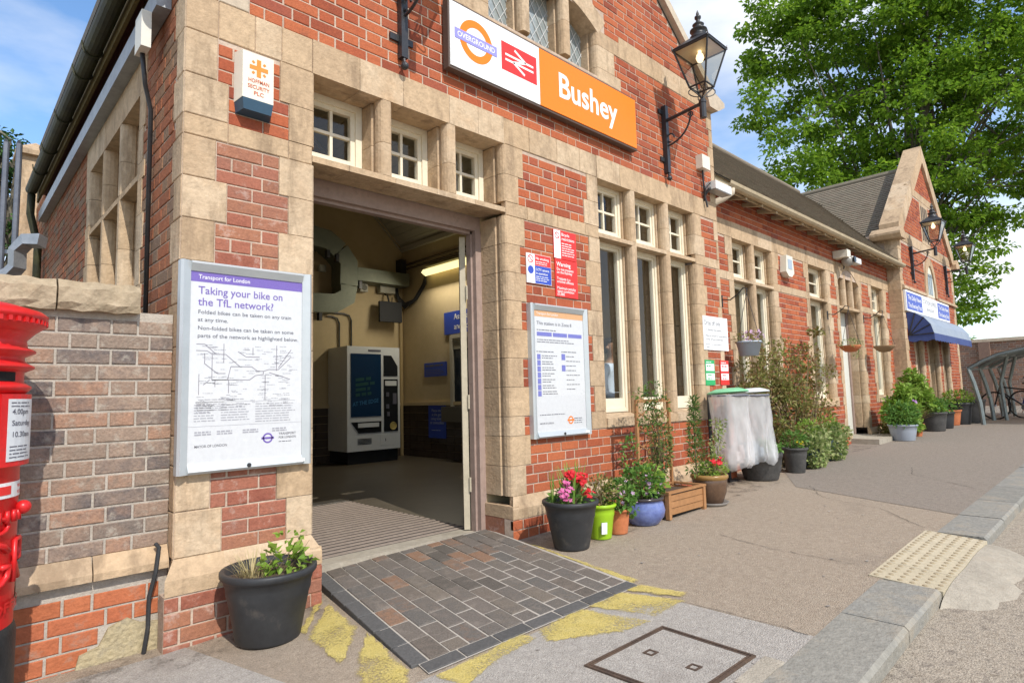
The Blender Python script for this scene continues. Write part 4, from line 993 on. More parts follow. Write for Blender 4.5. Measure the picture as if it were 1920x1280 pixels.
# ================================================================== boundary wall
W = thing('boundary_wall', 'weathered grey-brown brick boundary wall with stone coping beside the pillar box', 'wall', (-1.0, .085, 0))
WP = Pieces()
PATCH = [(.56, .93, .02, .27)]
WP.add(F_BND, lay(-3.2, .94, .545, 1.76, [], .235, .118, cs=.0805), BRICKG, W)
WP.add(F_BND, lay(-3.2, .90, .02-.162, .43, [(.60, .80, -.2, .10), (.64, .92, -.2, .19)], cs=.085), BRICKO, W)
WP.emit()
mb = MB(); mb.box(-3.2, .94, .091, .40, -.3, 1.79); mb.build('wall_core', MORTARG, W)
x = -3.2
for ln in [.75]*3+[.37, .42, .46, .30, .43, .36]:
    x2 = min(x+ln, .94); a, b = x+.003, x2-.003
    if b-a < .05: break
    mb = MB(); mb.extrude([(a, .085, .545), (a, .04, .465), (a, .04, .43), (a, .2, .43), (a, .2, .545)], (b-a, 0, 0)); mb.build('string_stone', STONE, W); x = x2
COP = mat('mossy_coping_stone', [(.32, .25, .165), (.41, .33, .23), (.29, .225, .145)], .92, 5, .25, 1.0, 30, rnd=.3, spec=.1, stain=((.20, .16, .10), 8, .58, .55))
x = -3.3
for ln in (.9, .9, .93, .56, .42, .36):
    a, b = x+.004, min(x+ln, .955)-.004
    mb = MB(); n = 7
    pr = [(.035, 1.775), (.02, 1.81), (.02, 1.885), (.05, 1.925), (.25, 1.955), (.45, 1.925), (.47, 1.80), (.47, 1.775)]
    for k in range(n):
        a_, b_ = a+(b-a)*k/n, a+(b-a)*(k+1)/n
        def jit(y, z, u): return (u, y+.006*math.sin(u*31+z*50), z+.006*math.sin(u*43+y*40))
        A_ = [jit(y, z, a_) for y, z in pr]; B2 = [jit(y, z, b_) for y, z in pr]; q = len(pr)
        mb.add(A_+B2, [(i, (i+1) % q, q+(i+1) % q, q+i) for i in range(q)]+([tuple(range(q-1, -1, -1))] if k == 0 else [])+([tuple(range(q, 2*q))] if k == n-1 else []))
    mb.build('coping_stone', COP, W); x += ln
mb = MB(); ol = [(.52, -.1), (.56, .08), (.64, .10), (.68, .18), (.76, .21), (.82, .17), (.90, .16), (.90, -.1)]
mb.extrude([(u, .075, z) for u, z in ol], (0, .03, 0)); mb.build('render_patch', mat('render_patch', [(.34, .28, .17), (.42, .35, .22), (.25, .22, .17)], .95, 9, .3, 1.2, 40, spec=.1), W)
mb = MB(); mb.tube([(.875, .055, .56), (.885, .03, .545), (.87, .02, .42), (.845, .03, .30), (.845, .035, .15), (.83, .045, .02)], .011, 8); tag(mb.build('cable', PLB), 'black cable hanging down the boundary wall next to the stone pier', 'cable')
# ================================================================== things in the booking hall
FLOORZ = FLZ+.001
mb = MB()
for k in range(23):
    y = .545+k*.0915
    mb.box(1.80, 3.40, y, y+.046, FLZ, FLZ+.008)
mt = thing('entrance_mat', 'ribbed grey entrance mat set in the doorway floor', 'mat', (2.6, 1.5, FLZ))
m_ = MB(); m_.box(1.79, 3.41, .53, 2.66, FLZ+.001, FLZ+.003); m_.build('mat_base', mat('mat_base', [(.055, .045, .038)], .95, 8, .2), mt)
mb.build('rib', mat('mat_rib', [(.26, .21, .175), (.31, .25, .205)], .9, 6, .2, .4, 90), mt)
m_ = MB(); m_.box(1.79, 3.41, 2.66, 2.84, FLZ+.001, FLZ+.012); m_.build('edge_strip', CONC, mt)
# ticket machine
tm = thing('ticket_machine', 'white ticket vending machine with dark blue screen against the hall wall', 'ticket machine', (5.78, 6.4, FLZ))
TMW = mat('machine_white', [(.62, .64, .64)], .4, 3, .04); TMD = flat('machine_black', (.015, .017, .02), .25)
x0, x1, yf, yb = 5.235, 6.32, 6.07, 6.78
m_ = MB(); m_.box(x0, x1, yf, yb, .385, 2.252); m_.build('cabinet', TMW, tm)
m_ = MB(); m_.box(x0+.03, x1-.03, yf+.04, yb, FLZ, .385); m_.build('base', TMD, tm)
m_ = MB(); m_.box(x0+.07, x0+.68, yf-.012, yf, .99, 2.12); sc_ = m_.build('screen', flat('screen_blue', (.008, .03, .075), .15), tm)
m_ = MB(); put_text(m_, 'AT THE EDGE', .10, (x0+.10, yf-.0135, 1.18), Vector((1, 0, .12)), ZV, 0, .02, width=.52); m_.build('screen_lettering', flat('screen_cyan', (.03, .13, .27), .3), sc_)
m_ = MB(); scribble(m_, (x0+.16, yf-.0135, 1.62), Vector((1, 0, .1)), ZV, .42, 4, .09, 0, .3, .6); m_.build('screen_image', flat('screen_green', (.02, .07, .06), .3), sc_)
m_ = MB(); m_.extrude([(x0+.74, yf-.012, 1.72), (x1-.05, yf-.012, 1.72), (x1-.05, yf-.012, 1.9), (x0+.90, yf-.012, 2.1), (x0+.74, yf-.012, 2.1)], (0, .012, 0)); m_.build('upper_panel', TMD, tm)
m_ = MB(); m_.box(x0+.74, x1-.05, yf-.012, yf, .70, 1.66); pn = m_.build('payment_panel', TMD, tm)
m_ = MB(); m_.box(x0+.76, x1-.08, yf-.018, yf-.0125, 1.54, 1.63); m_.build('card_label', TMW, pn)
for i, (a, b, c, d) in enumerate([(.78, .84, 1.34, 1.42), (.78, .84, 1.12, 1.2), (.80, .85, .98, 1.06), (.92, 1.0, 1.2, 1.4)]):
    m_ = MB(); m_.box(x0+a, x0+b, yf-.022, yf-.0125, c, d); m_.build('keypad' if i == 3 else 'slot', GREYT, pn)
m_ = MB(); m_.lathe([(.0005, 0), (.055, 0), (.07, .01), (.075, .0)], 20); m_.v = [(x0+.93+a, yf-.014-c, .80+b) for a, b, c in m_.v]; m_.build('coin_ring', flat('coin_brass', (.45, .36, .12), .35), pn)
m_ = MB(); m_.extrude([(x0+.07, yf-.012, .90), (x0+.68, yf-.012, .90), (x0+.68, yf-.012, .70), (x0+.22, yf-.012, .70)], (0, .012, 0)); tr_ = m_.build('ticket_tray', TMD, tm)
m_ = MB(); m_.box(x0+.20, x0+.62, yf-.03, yf-.0125, .80, .875); m_.build('tray_lip', TMW, tr_)
m_ = MB()
for k in range(5): m_.box(x0+.20, x0+.48, yf-.004, yf+.001, .50+k*.022, .512+k*.022)
m_.build('vent', TMD, tm)
m_ = MB(); m_.box(x0+.66, x0+.86, yf-.005, yf, .46, .66); ld = m_.build('lock_door', TMW, tm)
m_ = MB(); m_.box(x0+.765, x0+.775, yf-.009, yf-.005, .53, .58); m_.build('lock', TMD, ld)
m_ = MB(); m_.box(x0+.42, x0+.68, yf-.006, yf, 2.165, 2.20); m_.build('handle_strip', GREYT, tm)
# ventilation duct
DUCT = mat('duct_grey_green', [(.15, .165, .125), (.20, .215, .165)], .55, 3, .1, metal=.3)
dc = thing('ventilation_duct', 'grey-green square ventilation duct looping across the hall wall', 'duct', (5.0, 6.6, 2.9))
def ductseg(pts, w_, name='duct_section'):
    mb = MB(); n = len(pts); L_, R2 = [], []
    for i, p in enumerate(pts):
        a = Vector(pts[max(i-1, 0)]); b = Vector(pts[min(i+1, n-1)]); t = (b-a).normalized(); nr = Vector((-t.y, t.x))
        p = Vector(p); L_.append(p+nr*w_/2); R2.append(p-nr*w_/2)
    for i in range(n-1):
        q = [L_[i], L_[i+1], R2[i+1], R2[i]]
        mb.hexa([(v.x, 6.42, v.y) for v in q]+[(v.x, 6.77, v.y) for v in q])
    mb.build(name, DUCT, dc)
ductseg([(4.55, 4.27), (5.05, 4.22), (5.30, 4.05)], .36); ductseg([(5.30, 4.05), (5.47, 3.85), (5.47, 3.42)], .36); ductseg([(5.47, 3.42), (5.44, 3.2), (5.2, 3.06), (4.55, 3.02)], .34)
ductseg([(5.65, 3.66), (6.8, 3.66)], .25)
for (u, z) in ((5.05, 4.0), (5.23, 3.95), (5.7, 3.5), (4.9, 2.84)):
    m_ = MB(); m_.box(u-.03, u+.03, 6.40, 6.5, z-.12, z+.02); m_.build('duct_bracket', DARKM, dc)
# monitor, boxes, cables
mo = thing('wall_monitor', 'black information screen hung under the duct', 'monitor', (6.42, 6.6, 2.8))
m_ = MB(); m_.hexa([(6.17, 6.50, 2.80), (6.65, 6.46, 2.80), (6.67, 6.55, 2.80), (6.19, 6.59, 2.80), (6.20, 6.56, 3.21), (6.68, 6.52, 3.21), (6.70, 6.61, 3.21), (6.22, 6.65, 3.21)]); m_.build('case', flat('monitor_black', (.012, .013, .015), .7), mo)
m_ = MB(); m_.tube([(6.44, 6.6, 3.2), (6.44, 6.66, 3.35), (6.44, 6.77, 3.40)], .018, 6); m_.tube([(6.5, 6.6, 3.2), (6.56, 6.68, 3.32)], .01, 6); m_.build('mount', DARKM, mo)
GRB = flat('grey_box', (.38, .37, .30), .5)
def wallbox(nm, lab, cat, x0_, x1_, y0_, y1_, z0_, z1_, m=GRB, det=True, parts=None):
    t = thing(nm, lab, cat, ((x0_+x1_)/2, y1_, z0_)); a = MB(); a.box(x0_, x1_, y0_, y1_, z0_, z1_); a.build('case', m, t)
    if det: b_ = MB(); b_.box(x0_+.012, x1_-.012, y0_-.006, y0_, z0_+.012, z1_-.012); b_.build('cover', m, t)
    return t
wallbox('distribution_box', 'row of pale switch boxes beneath the horizontal duct', 'box', 6.28, 6.62, 6.66, 6.79, 3.40, 3.53)
wallbox('thermostat_box', 'square pale wall box inside the loop of the duct', 'box', 5.02, 5.15, 6.70, 6.79, 3.68, 3.80)
lsq = wallbox('loudspeaker', 'small white loudspeaker with round grille under the duct', 'loudspeaker', 5.84, 6.0, 6.66, 6.79, 3.38, 3.54)
m_ = MB(); m_.lathe([(.0005, .004), (.055, .003), (.06, 0)], 16); m_.v = [(5.92+a, 6.652-c, 3.46+b) for a, b, c in m_.v]; m_.build('grille', flat('grille_grey', (.12, .12, .10), .6), lsq)
cb = thing('cable_bundle', 'bundle of dark cables and conduits in the hall corner', 'cable', (6.85, 6.6, 3.3))
for k in range(4):
    o = k*.035
    m_ = MB(); m_.tube([(6.70-o, 6.74, 3.62), (6.74, 6.73, 3.38-o), (6.82, 6.62, 3.22-o), (6.85, 6.35-o, 3.26), (6.86, 6.05-o, 3.52), (6.862, 5.95, 3.70+o)], .017, 6); m_.build('cable', DARKM, cb, smooth=True)
m_ = MB(); m_.box(6.72, 6.85, 6.6, 6.78, 3.55, 4.12); m_.build('cable_tray', DARKM, cb)
for z in (4.02, 3.93): m_ = MB(); m_.tube([(6.86, 6.6, z), (6.86, .6, z)], .022, 6); m_.build('conduit', mat('conduit_brown', [(.10, .07, .045)], .6, 4, .1), cb)
for (xx, z0_, zt) in ((5.45, 2.26, 2.86), (5.70, 2.26, 2.93)):
    m_ = MB(); m_.tube([(xx, 6.77, z0_), (xx, 6.77, zt-.12), (xx-.04, 6.77, zt-.03), (xx-.15, 6.77, zt), (5.2, 6.77, zt)], .016, 6); m_.build('conduit', DARKM, cb)
m_ = MB(); m_.tube([(6.81, 6.76, FLZ), (6.81, 6.76, 3.3)], .035, 8); tag(m_.build('corner_pipe', mat('pipe_cream', [(.40, .30, .15)], .6, 3, .08)), 'cream painted pipe rising in the corner of the hall', 'pipe')
# strip light (lit)
st = thing('strip_light', 'glowing fluorescent strip light high on the ticket office wall', 'light', (6.8, 5.2, 3.7))
m_ = MB(); m_.box(6.78, 6.88, 4.0, 5.83, 3.76, 3.83); m_.build('batten', flat('batten', (.6, .55, .35), .5), st)
m_ = MB(); m_.hexa([(6.66, 4.02, 3.70), (6.76, 4.02, 3.64), (6.76, 5.81, 3.64), (6.66, 5.81, 3.70), (6.70, 4.02, 3.76), (6.86, 4.02, 3.76), (6.86, 5.81, 3.76), (6.70, 5.81, 3.76)]); m_.build('diffuser', emit('strip_glow', (1, .87, .42), 1.3), st)
al = bpy.data.lights.new('strip_lamp', 'AREA'); al.shape = 'RECTANGLE'; al.size = 1.75; al.size_y = .12; al.energy = 34; al.color = (1, .92, .75)
ao = bpy.data.objects.new('strip_lamp', al); COL.objects.link(ao); ao.parent = st; ao.location = (-.16, -.28, -.12); ao.rotation_euler = (0, math.radians(50), math.radians(90)); ao.rotation_euler = Vector((-.55, 0, -.83)).to_track_quat('-Z', 'Y').to_euler()
# office signs, counter window
def board(nm, lab, cat, fr, u0, u1, z0, z1, d, th, m, group=None, edge=None):
    t = thing(nm, lab, cat, tuple(fr.P((u0+u1)/2, z0, 0)), group=group); a = MB()
    a.hexa([fr.P(u0, z0, d-th), fr.P(u1, z0, d-th), fr.P(u1, z0, d), fr.P(u0, z0, d), fr.P(u0, z1, d-th), fr.P(u1, z1, d-th), fr.P(u1, z1, d), fr.P(u0, z1, d)]); a.build('panel', m, t); return t
F_OFF = Fr((HX1, 0, 0), (0, -1, 0), (-1, 0, 0))
t = board('office_sign', 'blue assistance and tickets sign above the ticket window', 'sign', F_OFF, -5.36, -4.05, 2.46, 2.875, .03, .028, BLUES)
m_ = MB(); put_text(m_, 'Assistance', .15, F_OFF.P(-5.06, 2.72, .032), F_OFF.U, ZV, 0, .01); put_text(m_, 'and tickets', .15, F_OFF.P(-5.06, 2.54, .032), F_OFF.U, ZV, 0, .01); m_.build('lettering', WHITE, t)
t = board('small_blue_sign', 'small dark blue notice with fine print on the hall wall', 'sign', F_OFF, -6.03, -5.33, 1.70, 1.965, .02, .018, BLUES)
m_ = MB(); scribble(m_, F_OFF.P(-5.98, 1.89, .022), F_OFF.U, ZV, .6, 1, .06, 0, .05, .6); scribble(m_, F_OFF.P(-5.98, 1.82, .022), F_OFF.U, ZV, .6, 4, .03); m_.build('print', GREYT, t)
t = board('blue_poster', 'tall blue poster with white text low on the tiled hall wall', 'poster', F_OFF, -5.90, -5.36, .54, 1.15, .03, .01, BLUES)
m_ = MB()
for k, s_ in enumerate(('Please stay', 'at the gate', 'using tickets', 'or contactless')): put_text(m_, s_, .075, F_OFF.P(-5.63, 1.03-k*.075, .032), F_OFF.U, ZV, 0, .005, align='c')
scribble(m_, F_OFF.P(-5.8, .68, .032), F_OFF.U, ZV, .3, 1, .03); m_.build('lettering', flat('poster_grey', (.45, .5, .6), .5), t)
t = thing('ticket_window', 'ticket office serving window with half-drawn roller blind', 'window', (HX1, 4.7, .9))
m_ = MB()
for a, b, c, d in ((-5.17, -5.10, .92, 2.44), (-4.2, -4.13, .92, 2.44), (-5.1, -4.2, 2.37, 2.44)): m_.box(HX1-.06, HX1-.001, -b, -a, c, d)
m_.build('frame', flat('office_frame', (.50, .46, .36), .5), t)
m_ = MB(); m_.box(HX1-.012, HX1-.004, 4.2, 5.1, 1.15, 2.2); m_.build('pane', flat('dark_glass', (.012, .02, .03), .12), t)
m_ = MB()
for k in range(5): m_.box(HX1-.035, HX1-.012, 4.2, 5.1, 2.17+k*.04, 2.205+k*.04)
m_.build('roller_blind', flat('blind_grey', (.40, .38, .30), .5), t)
m_ = MB(); m_.box(HX1-.25, HX1-.001, 4.1, 5.2, .86, 1.13); m_.build('counter', flat('counter_stone', (.17, .15, .11), .6), t)

# ================================================================== signs and boxes on the front
t = thing('station_sign', 'long station name sign, white with roundel and orange with name, above the entrance', 'sign', (4.05, -.09, 3.885))
m_ = MB(); m_.box(2.785, 5.325, -.085, -.02, 3.865, 4.442); m_.build('backing_box', flat('sign_edge', (.10, .07, .055), .5), t)
m_ = MB(); m_.box(2.80, 3.815, -.093, -.085, 3.885, 4.422); m_.build('white_panel', WHITE, t)
m_ = MB(); m_.box(3.817, 5.31, -.093, -.085, 3.885, 4.422); m_.build('orange_panel', ORNG, t)
def disc_ring(mb, fr, u, z, r0, r1, d, mi=0, n=40):
    for k in range(n):
        a, b = 2*math.pi*k/n, 2*math.pi*(k+1)/n
        mb.quad(fr.P(u+r0*math.cos(a), z+r0*math.sin(a), d), fr.P(u+r1*math.cos(a), z+r1*math.sin(a), d), fr.P(u+r1*math.cos(b), z+r1*math.sin(b), d), fr.P(u+r0*math.cos(b), z+r0*math.sin(b), d), mi)
pr = ony(893, 80, -.093); ru, rz = pr.x, pr.z
m_ = MB(); disc_ring(m_, F_MAIN, ru, rz, .115, .178, .0945); m_.build('roundel_ring', ORNG, t)
m_ = MB(); m_.box(ru-.225, ru+.225, -.0965, -.0935, rz-.043, rz+.043); bar_ = m_.build('roundel_bar', flat('roundel_lilac', (.28, .27, .66), .4), t)
m_ = MB(); put_text(m_, 'OVERGROUND', .062, F_MAIN.P(ru, rz-.021, .0975), XU, ZV, 0, .012, width=.40, align='c'); m_.build('lettering', WHITE, bar_)
da = [ony(x_, y_, -.093) for x_, y_ in ((939.5, 75.5), (1005, 107), (1005, 160), (939.5, 128))]
u0, u1, z0, z1 = da[0].x, da[1].x, da[3].z, da[0].z
m_ = MB(); m_.box(u0, u1, -.0955, -.0935, z0, z1); dp_ = m_.build('rail_symbol_panel', REDS, t)
uc, zc_ = (u0+u1)/2, (z0+z1)/2; wv, hv = (u1-u0)*.40, (z1-z0)
def stroke(mb, pts, th, d):
    for (a, b), (c, e) in zip(pts, pts[1:]):
        v = Vector((c-a, e-b)); n_ = Vector((-v.y, v.x)).normalized()*th/2
        mb.quad(*[F_MAIN.P(u, z, d) for u, z in ((a-n_.x, b-n_.y), (c-n_.x, e-n_.y), (c+n_.x, e+n_.y), (a+n_.x, b+n_.y))])
m_ = MB()
stroke(m_, [(uc-wv, zc_+.085*hv), (uc+wv, zc_+.085*hv)], .075*hv, .0962); stroke(m_, [(uc-wv, zc_-.10*hv), (uc+wv, zc_-.10*hv)], .075*hv, .0962)
stroke(m_, [(uc-.35*wv, zc_+.36*hv), (uc+.45*wv, zc_+.085*hv), (uc-.45*wv, zc_-.10*hv), (uc+.35*wv, zc_-.37*hv)], .085*hv, .0966)
m_.build('double_arrow', WHITE, dp_)
m_ = MB(); put_text(m_, 'Bushey', .335, F_MAIN.P(4.06, 4.055, .0945), XU, ZV, 0, .018, width=.92); m_.build('name_lettering', WHITE, t)
# notice boards
def noticeboard(u0, u1, z0, z1, lab):
    t = thing('notice_board', lab, 'notice board', ((u0+u1)/2, -.0, z0)); fw = .055
    for a, b, c, d in ((u0, u0+fw, z0, z1), (u1-fw, u1, z0, z1), (u0+fw, u1-fw, z1-fw, z1), (u0+fw, u1-fw, z0, z0+fw)):
        m_ = MB(); vert = (b-a) < (d-c)
        lo = [(a, -.004, c), (b, -.004, c), (b, -.004, d), (a, -.004, d)]
        if vert:
            x_in = b if a == u0 else a; xo = a if a == u0 else b
            pts = [(xo, 0), (xo, -.05), (xo+(x_in-xo)*.25, -.062), (x_in, -.040), (x_in, 0)]
            m_.extrude([(x_, y_, c) for x_, y_ in pts], (0, 0, d-c))
        else:
            zi = c if d == z1 else d; zo = d if d == z1 else c
            pts = [(0, zo), (-.05, zo), (-.062, zo+(zi-zo)*.25), (-.040, zi), (0, zi)]
            m_.extrude([(a, y_, z_) for y_, z_ in pts], (b-a, 0, 0))
        m_.build('frame', SILV, t)
    m_ = MB(); m_.box(u0+fw, u1-fw, -.034, -.006, z0+fw, z1-fw); pp = m_.build('poster', PAPER, t)
    m_ = MB(); m_.lathe([(.012, 0), (.012, .006), (.0005, .007)], 12); m_.v = [((u0+u1)/2+a, -.0585-c, z0+.026+b) for a, b, c in m_.v]; m_.build('lock', DARKM, t)
    m_ = MB(); m_.box(u1-.10, u1-.045, -.0625, -.055, z0+.018, z0+.036); m_.build('label', WHITE, t)
    m_ = MB(); m_.quad((u0+fw, -.0385, z0+fw), (u1-fw, -.0385, z0+fw), (u1-fw, -.0385, z1-fw), (u0+fw, -.0385, z1-fw)); m_.build('cover_sheet', glassmat('board_glass', (1, 1, 1), .03, .7, .97), t)
    return t, pp, fw
Y_ = .0352
t, pp, fw = noticeboard(.937, 1.686, .912, 2.084, 'silver framed notice board with cycle travel poster on the left pier')
U0, U1, Z0, Z1 = .937+fw, 1.686-fw, .912+fw, 2.084-fw
def FP(u, z): return F_MAIN.P(u, z, Y_)
m_ = MB(); m_.quad(*[F_MAIN.P(u, z, .0346) for u, z in ((U0, Z1-.058), (U1, Z1-.058), (U1, Z1), (U0, Z1))]); m_.build('poster_heading', PURP, pp)
m_ = MB(); put_text(m_, 'Transport for London', .034, FP(U0+.04, Z1-.040), XU, ZV, 0, .008, width=.28); m_.build('heading_lettering', WHITE, pp)
m_ = MB()
put_text(m_, 'Taking your bike on', .062, FP(U0+.04, Z1-.125), XU, ZV, 0, .008, width=.475); put_text(m_, 'the TfL network?', .062, FP(U0+.04, Z1-.190), XU, ZV, 0, .008, width=.42)
disc_ring(m_, F_MAIN, U1-.205, Z0+.115, .021, .030, Y_, 0, 24)
m_.quad(*[FP(u, z) for u, z in ((U1-.242, Z0+.109), (U1-.168, Z0+.109), (U1-.168, Z0+.121), (U1-.242, Z0+.121))])
m_.build('title_lettering', PURP, pp)
m_ = MB()
for k, s_ in enumerate(('Folded bikes can be taken on any train', 'at any time.')): put_text(m_, s_, .031, FP(U0+.04, Z1-.237-k*.043), XU, ZV, 0, .006, width=.53 if k == 0 else .16)
for k, s_ in enumerate(('Non-folded bikes can be taken on some', 'parts of the network as highlighted below.')): put_text(m_, s_, .031, FP(U0+.04, Z1-.327-k*.043), XU, ZV, 0, .006, width=.545 if k == 0 else .575)
put_text(m_, 'MAYOR OF LONDON', .020, FP(U0+.035, Z0+.085), XU, ZV, 0, .004, width=.17)
for k, s_ in enumerate(('TRANSPORT', 'FOR LONDON')): put_text(m_, s_, .019, FP(U1-.14, Z0+.130-k*.022), XU, ZV, 0, .006, width=.105)
scribble(m_, FP(U1-.14, Z0+.088), XU, ZV, .1, 1, .012)
m_.build('body_lettering', GREYT, pp)
LG = flat('map_grey', (.36, .36, .40), .5); MG = flat('map_dark', (.24, .22, .27), .5)
m_ = MB(); rr = random.Random(4)
def mp_(x, y): return U0+.035+x*(U1-U0-.08), Z1-.40-y*.36
def line(pts, th): stroke(m_, [mp_(*p) for p in pts], th, Y_)
for p in ([(0, .12), (.10, .12), (.15, .17), (.28, .17), (.42, .36), (.54, .36), (.60, .43), (.66, .43), (.72, .40), (.82, .40), (.95, .2)], [(0, .02), (.08, .02), (.18, .16)], [(.08, .16), (.08, .32), (.20, .47), (.28, .47)],
          [(.15, .18), (.15, .57), (.30, .57), (.33, .36), (.44, .36)], [(.15, .57), (.52, .57), (.58, .50), (.66, .48), (.66, .43)], [(.26, 0), (.26, .30)], [(.80, 0), (.80, .42)], [(.68, .5), (.68, .9)], [(.31, .57), (.31, .78)], [(.18, .57), (.18, .68)],
          [(.03, .48), (.03, .8)], [(.07, .65), (.13, .57)], [(.82, .37), (.96, .06)], [(.55, .05), (.55, .17)], [(.72, .45), (.95, .56)], [(.4, .12), (.48, .2), (.62, .2)]): line(p, .0035)
m_.build('map_lines', MG, pp)
m_ = MB()
for k in range(150):
    x_, y_ = rr.random()*.95, rr.random(); u, z = mp_(x_, y_); scribble(m_, F_MAIN.P(u, z, Y_), XU, ZV, .025+.03*rr.random(), 1, .009)
m_.quad(*[FP(u, z) for u, z in ((U0+.035, Z0+.333), (U1-.04, Z0+.333), (U1-.04, Z0+.3345), (U0+.035, Z0+.3345))]); m_.quad(*[FP(u, z) for u, z in ((U0+.0, Z0+.20), (U1, Z0+.20), (U1, Z0+.2012), (U0, Z0+.2012))])
scribble(m_, FP(U0+.05, Z0+.345), XU, ZV, .25, 1, .013)
for c0, wd, n_ in ((.03, .11, 7), (.17, .17, 7), (.36, .24, 8)): scribble(m_, FP(U0+c0, Z0+.315), XU, ZV, wd, n_, .0145)
scribble(m_, FP(U0+.04, Z1-.73), XU, ZV, .09, 6, .011); scribble(m_, FP(U0+.11, Z1-.73), XU, ZV, .1, 5, .011)
for u in (.035, .15, .29, .46): scribble(m_, FP(U0+u, Z0+.165), XU, ZV, .09, 2, .013, 0, .1, .6)
m_.build('fine_print', LG, pp)
t, pp, fw = noticeboard(3.655, 4.42, .922, 2.084, 'silver framed notice board with station information poster on the right pier')
U0, U1, Z0, Z1 = 3.655+fw, 4.42-fw, .922+fw, 2.084-fw
m_ = MB(); m_.quad(*[F_MAIN.P(u, z, .0346) for u, z in ((U0, Z1-.055), (U1, Z1-.055), (U1, Z1), (U0, Z1))]); m_.build('poster_heading', flat('heading_peach', (.66, .36, .16), .5), pp)
m_ = MB(); put_text(m_, 'Transport for London', .034, FP(U0+.03, Z1-.038), XU, ZV, 0, 0, width=.28); m_.build('heading_lettering', WHITE, pp)
m_ = MB(); put_text(m_, 'This station is in Zone 8', .042, FP(U0+.03, Z1-.125), XU, ZV, 0, .006, width=.46); scribble(m_, FP(U0+.03, Z1-.175), XU, ZV, .3, 1, .022)
scribble(m_, FP(U0+.03, Z1-.26), XU, ZV, .5, 2, .02); scribble(m_, FP(U0+.02, Z1-.365), XU, ZV, .25, 1, .022); scribble(m_, FP(U0+.34, Z1-.36), XU, ZV, .26, 1, .022)
for k in range(7): scribble(m_, FP(U0+.085, Z1-.40-k*.052), XU, ZV, .2, 2, .02, 0, .5)
for k in range(8): scribble(m_, FP(U0+.40, Z1-.40-k*.042), XU, ZV, .2, 1, .02, 0, .5)
scribble(m_, FP(U0+.04, Z0+.14), XU, ZV, .35, 1, .018); put_text(m_, 'MAYOR OF LONDON', .022, FP(U0+.04, Z0+.062), XU, ZV, 0, .004, width=.17); scribble(m_, FP(U1-.17, Z0+.095), XU, ZV, .12, 3, .02, 0, .1); m_.build('fine_print', GREYT, pp)
m_ = MB()
for k in range(3): a = U0+.03+k*.205; m_.quad(*[FP(u, z) for u, z in ((a, Z1-.225), (a+.19, Z1-.225), (a+.19, Z1-.19), (a, Z1-.19))])
for k in range(7): z = Z1-.43-k*.053; m_.quad(*[FP(u, z_) for u, z_ in ((U0+.025, z), (U0+.068, z), (U0+.068, z+.046), (U0+.025, z+.046))])
for k in range(2): z = Z1-.43-k*.10; m_.quad(*[FP(u, z_) for u, z_ in ((U0+.34, z), (U0+.39, z), (U0+.39, z+.055), (U0+.34, z+.055))])
m_.build('pictograms', flat('info_blue', (.16, .17, .50), .5), pp)
m_ = MB(); disc_ring(m_, F_MAIN, U1-.215, Z0+.085, .024, .036, Y_, 0, 24); m_.quad(*[F_MAIN.P(u, z, Y_+.0003) for u, z in ((U1-.262, Z0+.078), (U1-.168, Z0+.078), (U1-.168, Z0+.092), (U1-.262, Z0+.092))]); m_.build('orange_roundel', ORNG, pp)
# alarm box on left pier
t = thing('alarm_box', 'cream security alarm box with orange cross emblem on the left pier', 'alarm box', (1.325, 0, 3.03))
ALM = mat('alarm_cream', [(.70, .66, .55)], .45, 3, .04)
m_ = MB(); m_.hexa([(1.235, -.085, 3.10), (1.42, -.085, 3.10), (1.44, 0, 3.085), (1.215, 0, 3.085), (1.235, -.085, 3.39), (1.42, -.085, 3.39), (1.44, 0, 3.40), (1.215, 0, 3.40)]); m_.build('case', ALM, t)
m_ = MB(); m_.hexa([(1.245, -.08, 3.03), (1.41, -.08, 3.03), (1.43, -.0, 3.02), (1.225, 0, 3.02), (1.237, -.087, 3.099), (1.418, -.087, 3.099), (1.438, 0, 3.084), (1.217, 0, 3.084)]); m_.build('lens', flat('alarm_blue', (.03, .07, .11), .3), t)
m_ = MB(); c0, cz = 1.33, 3.30
m_.quad(*[F_MAIN.P(u, z, .0865) for u, z in ((c0-.013, cz-.055), (c0+.013, cz-.055), (c0+.013, cz+.055), (c0-.013, cz+.055))]); m_.quad(*[F_MAIN.P(u, z, .0868) for u, z in ((c0-.055, cz-.013), (c0+.055, cz-.013), (c0+.055, cz+.013), (c0-.055, cz+.013))])
for sx in (-1, 1):
    for sy in (-1, 1): m_.quad(*[F_MAIN.P(c0+sx*a, cz+sy*b, .0866) for a, b in ((.022, .032), (.032, .022), (.044, .034), (.034, .044))])
m_.build('cross_emblem', flat('emblem_orange', (.72, .24, .03), .45), t)
m_ = MB()
for k, s_ in enumerate(('HOFFMAN', 'SECURITY', 'PLC')): put_text(m_, s_, .034, F_MAIN.P(c0, 3.205-k*.038, .0867), XU, ZV, 0, .012, width=(.125, .13, .06)[k], align='c')
m_.build('lettering', flat('alarm_red', (.50, .10, .03), .5), t)
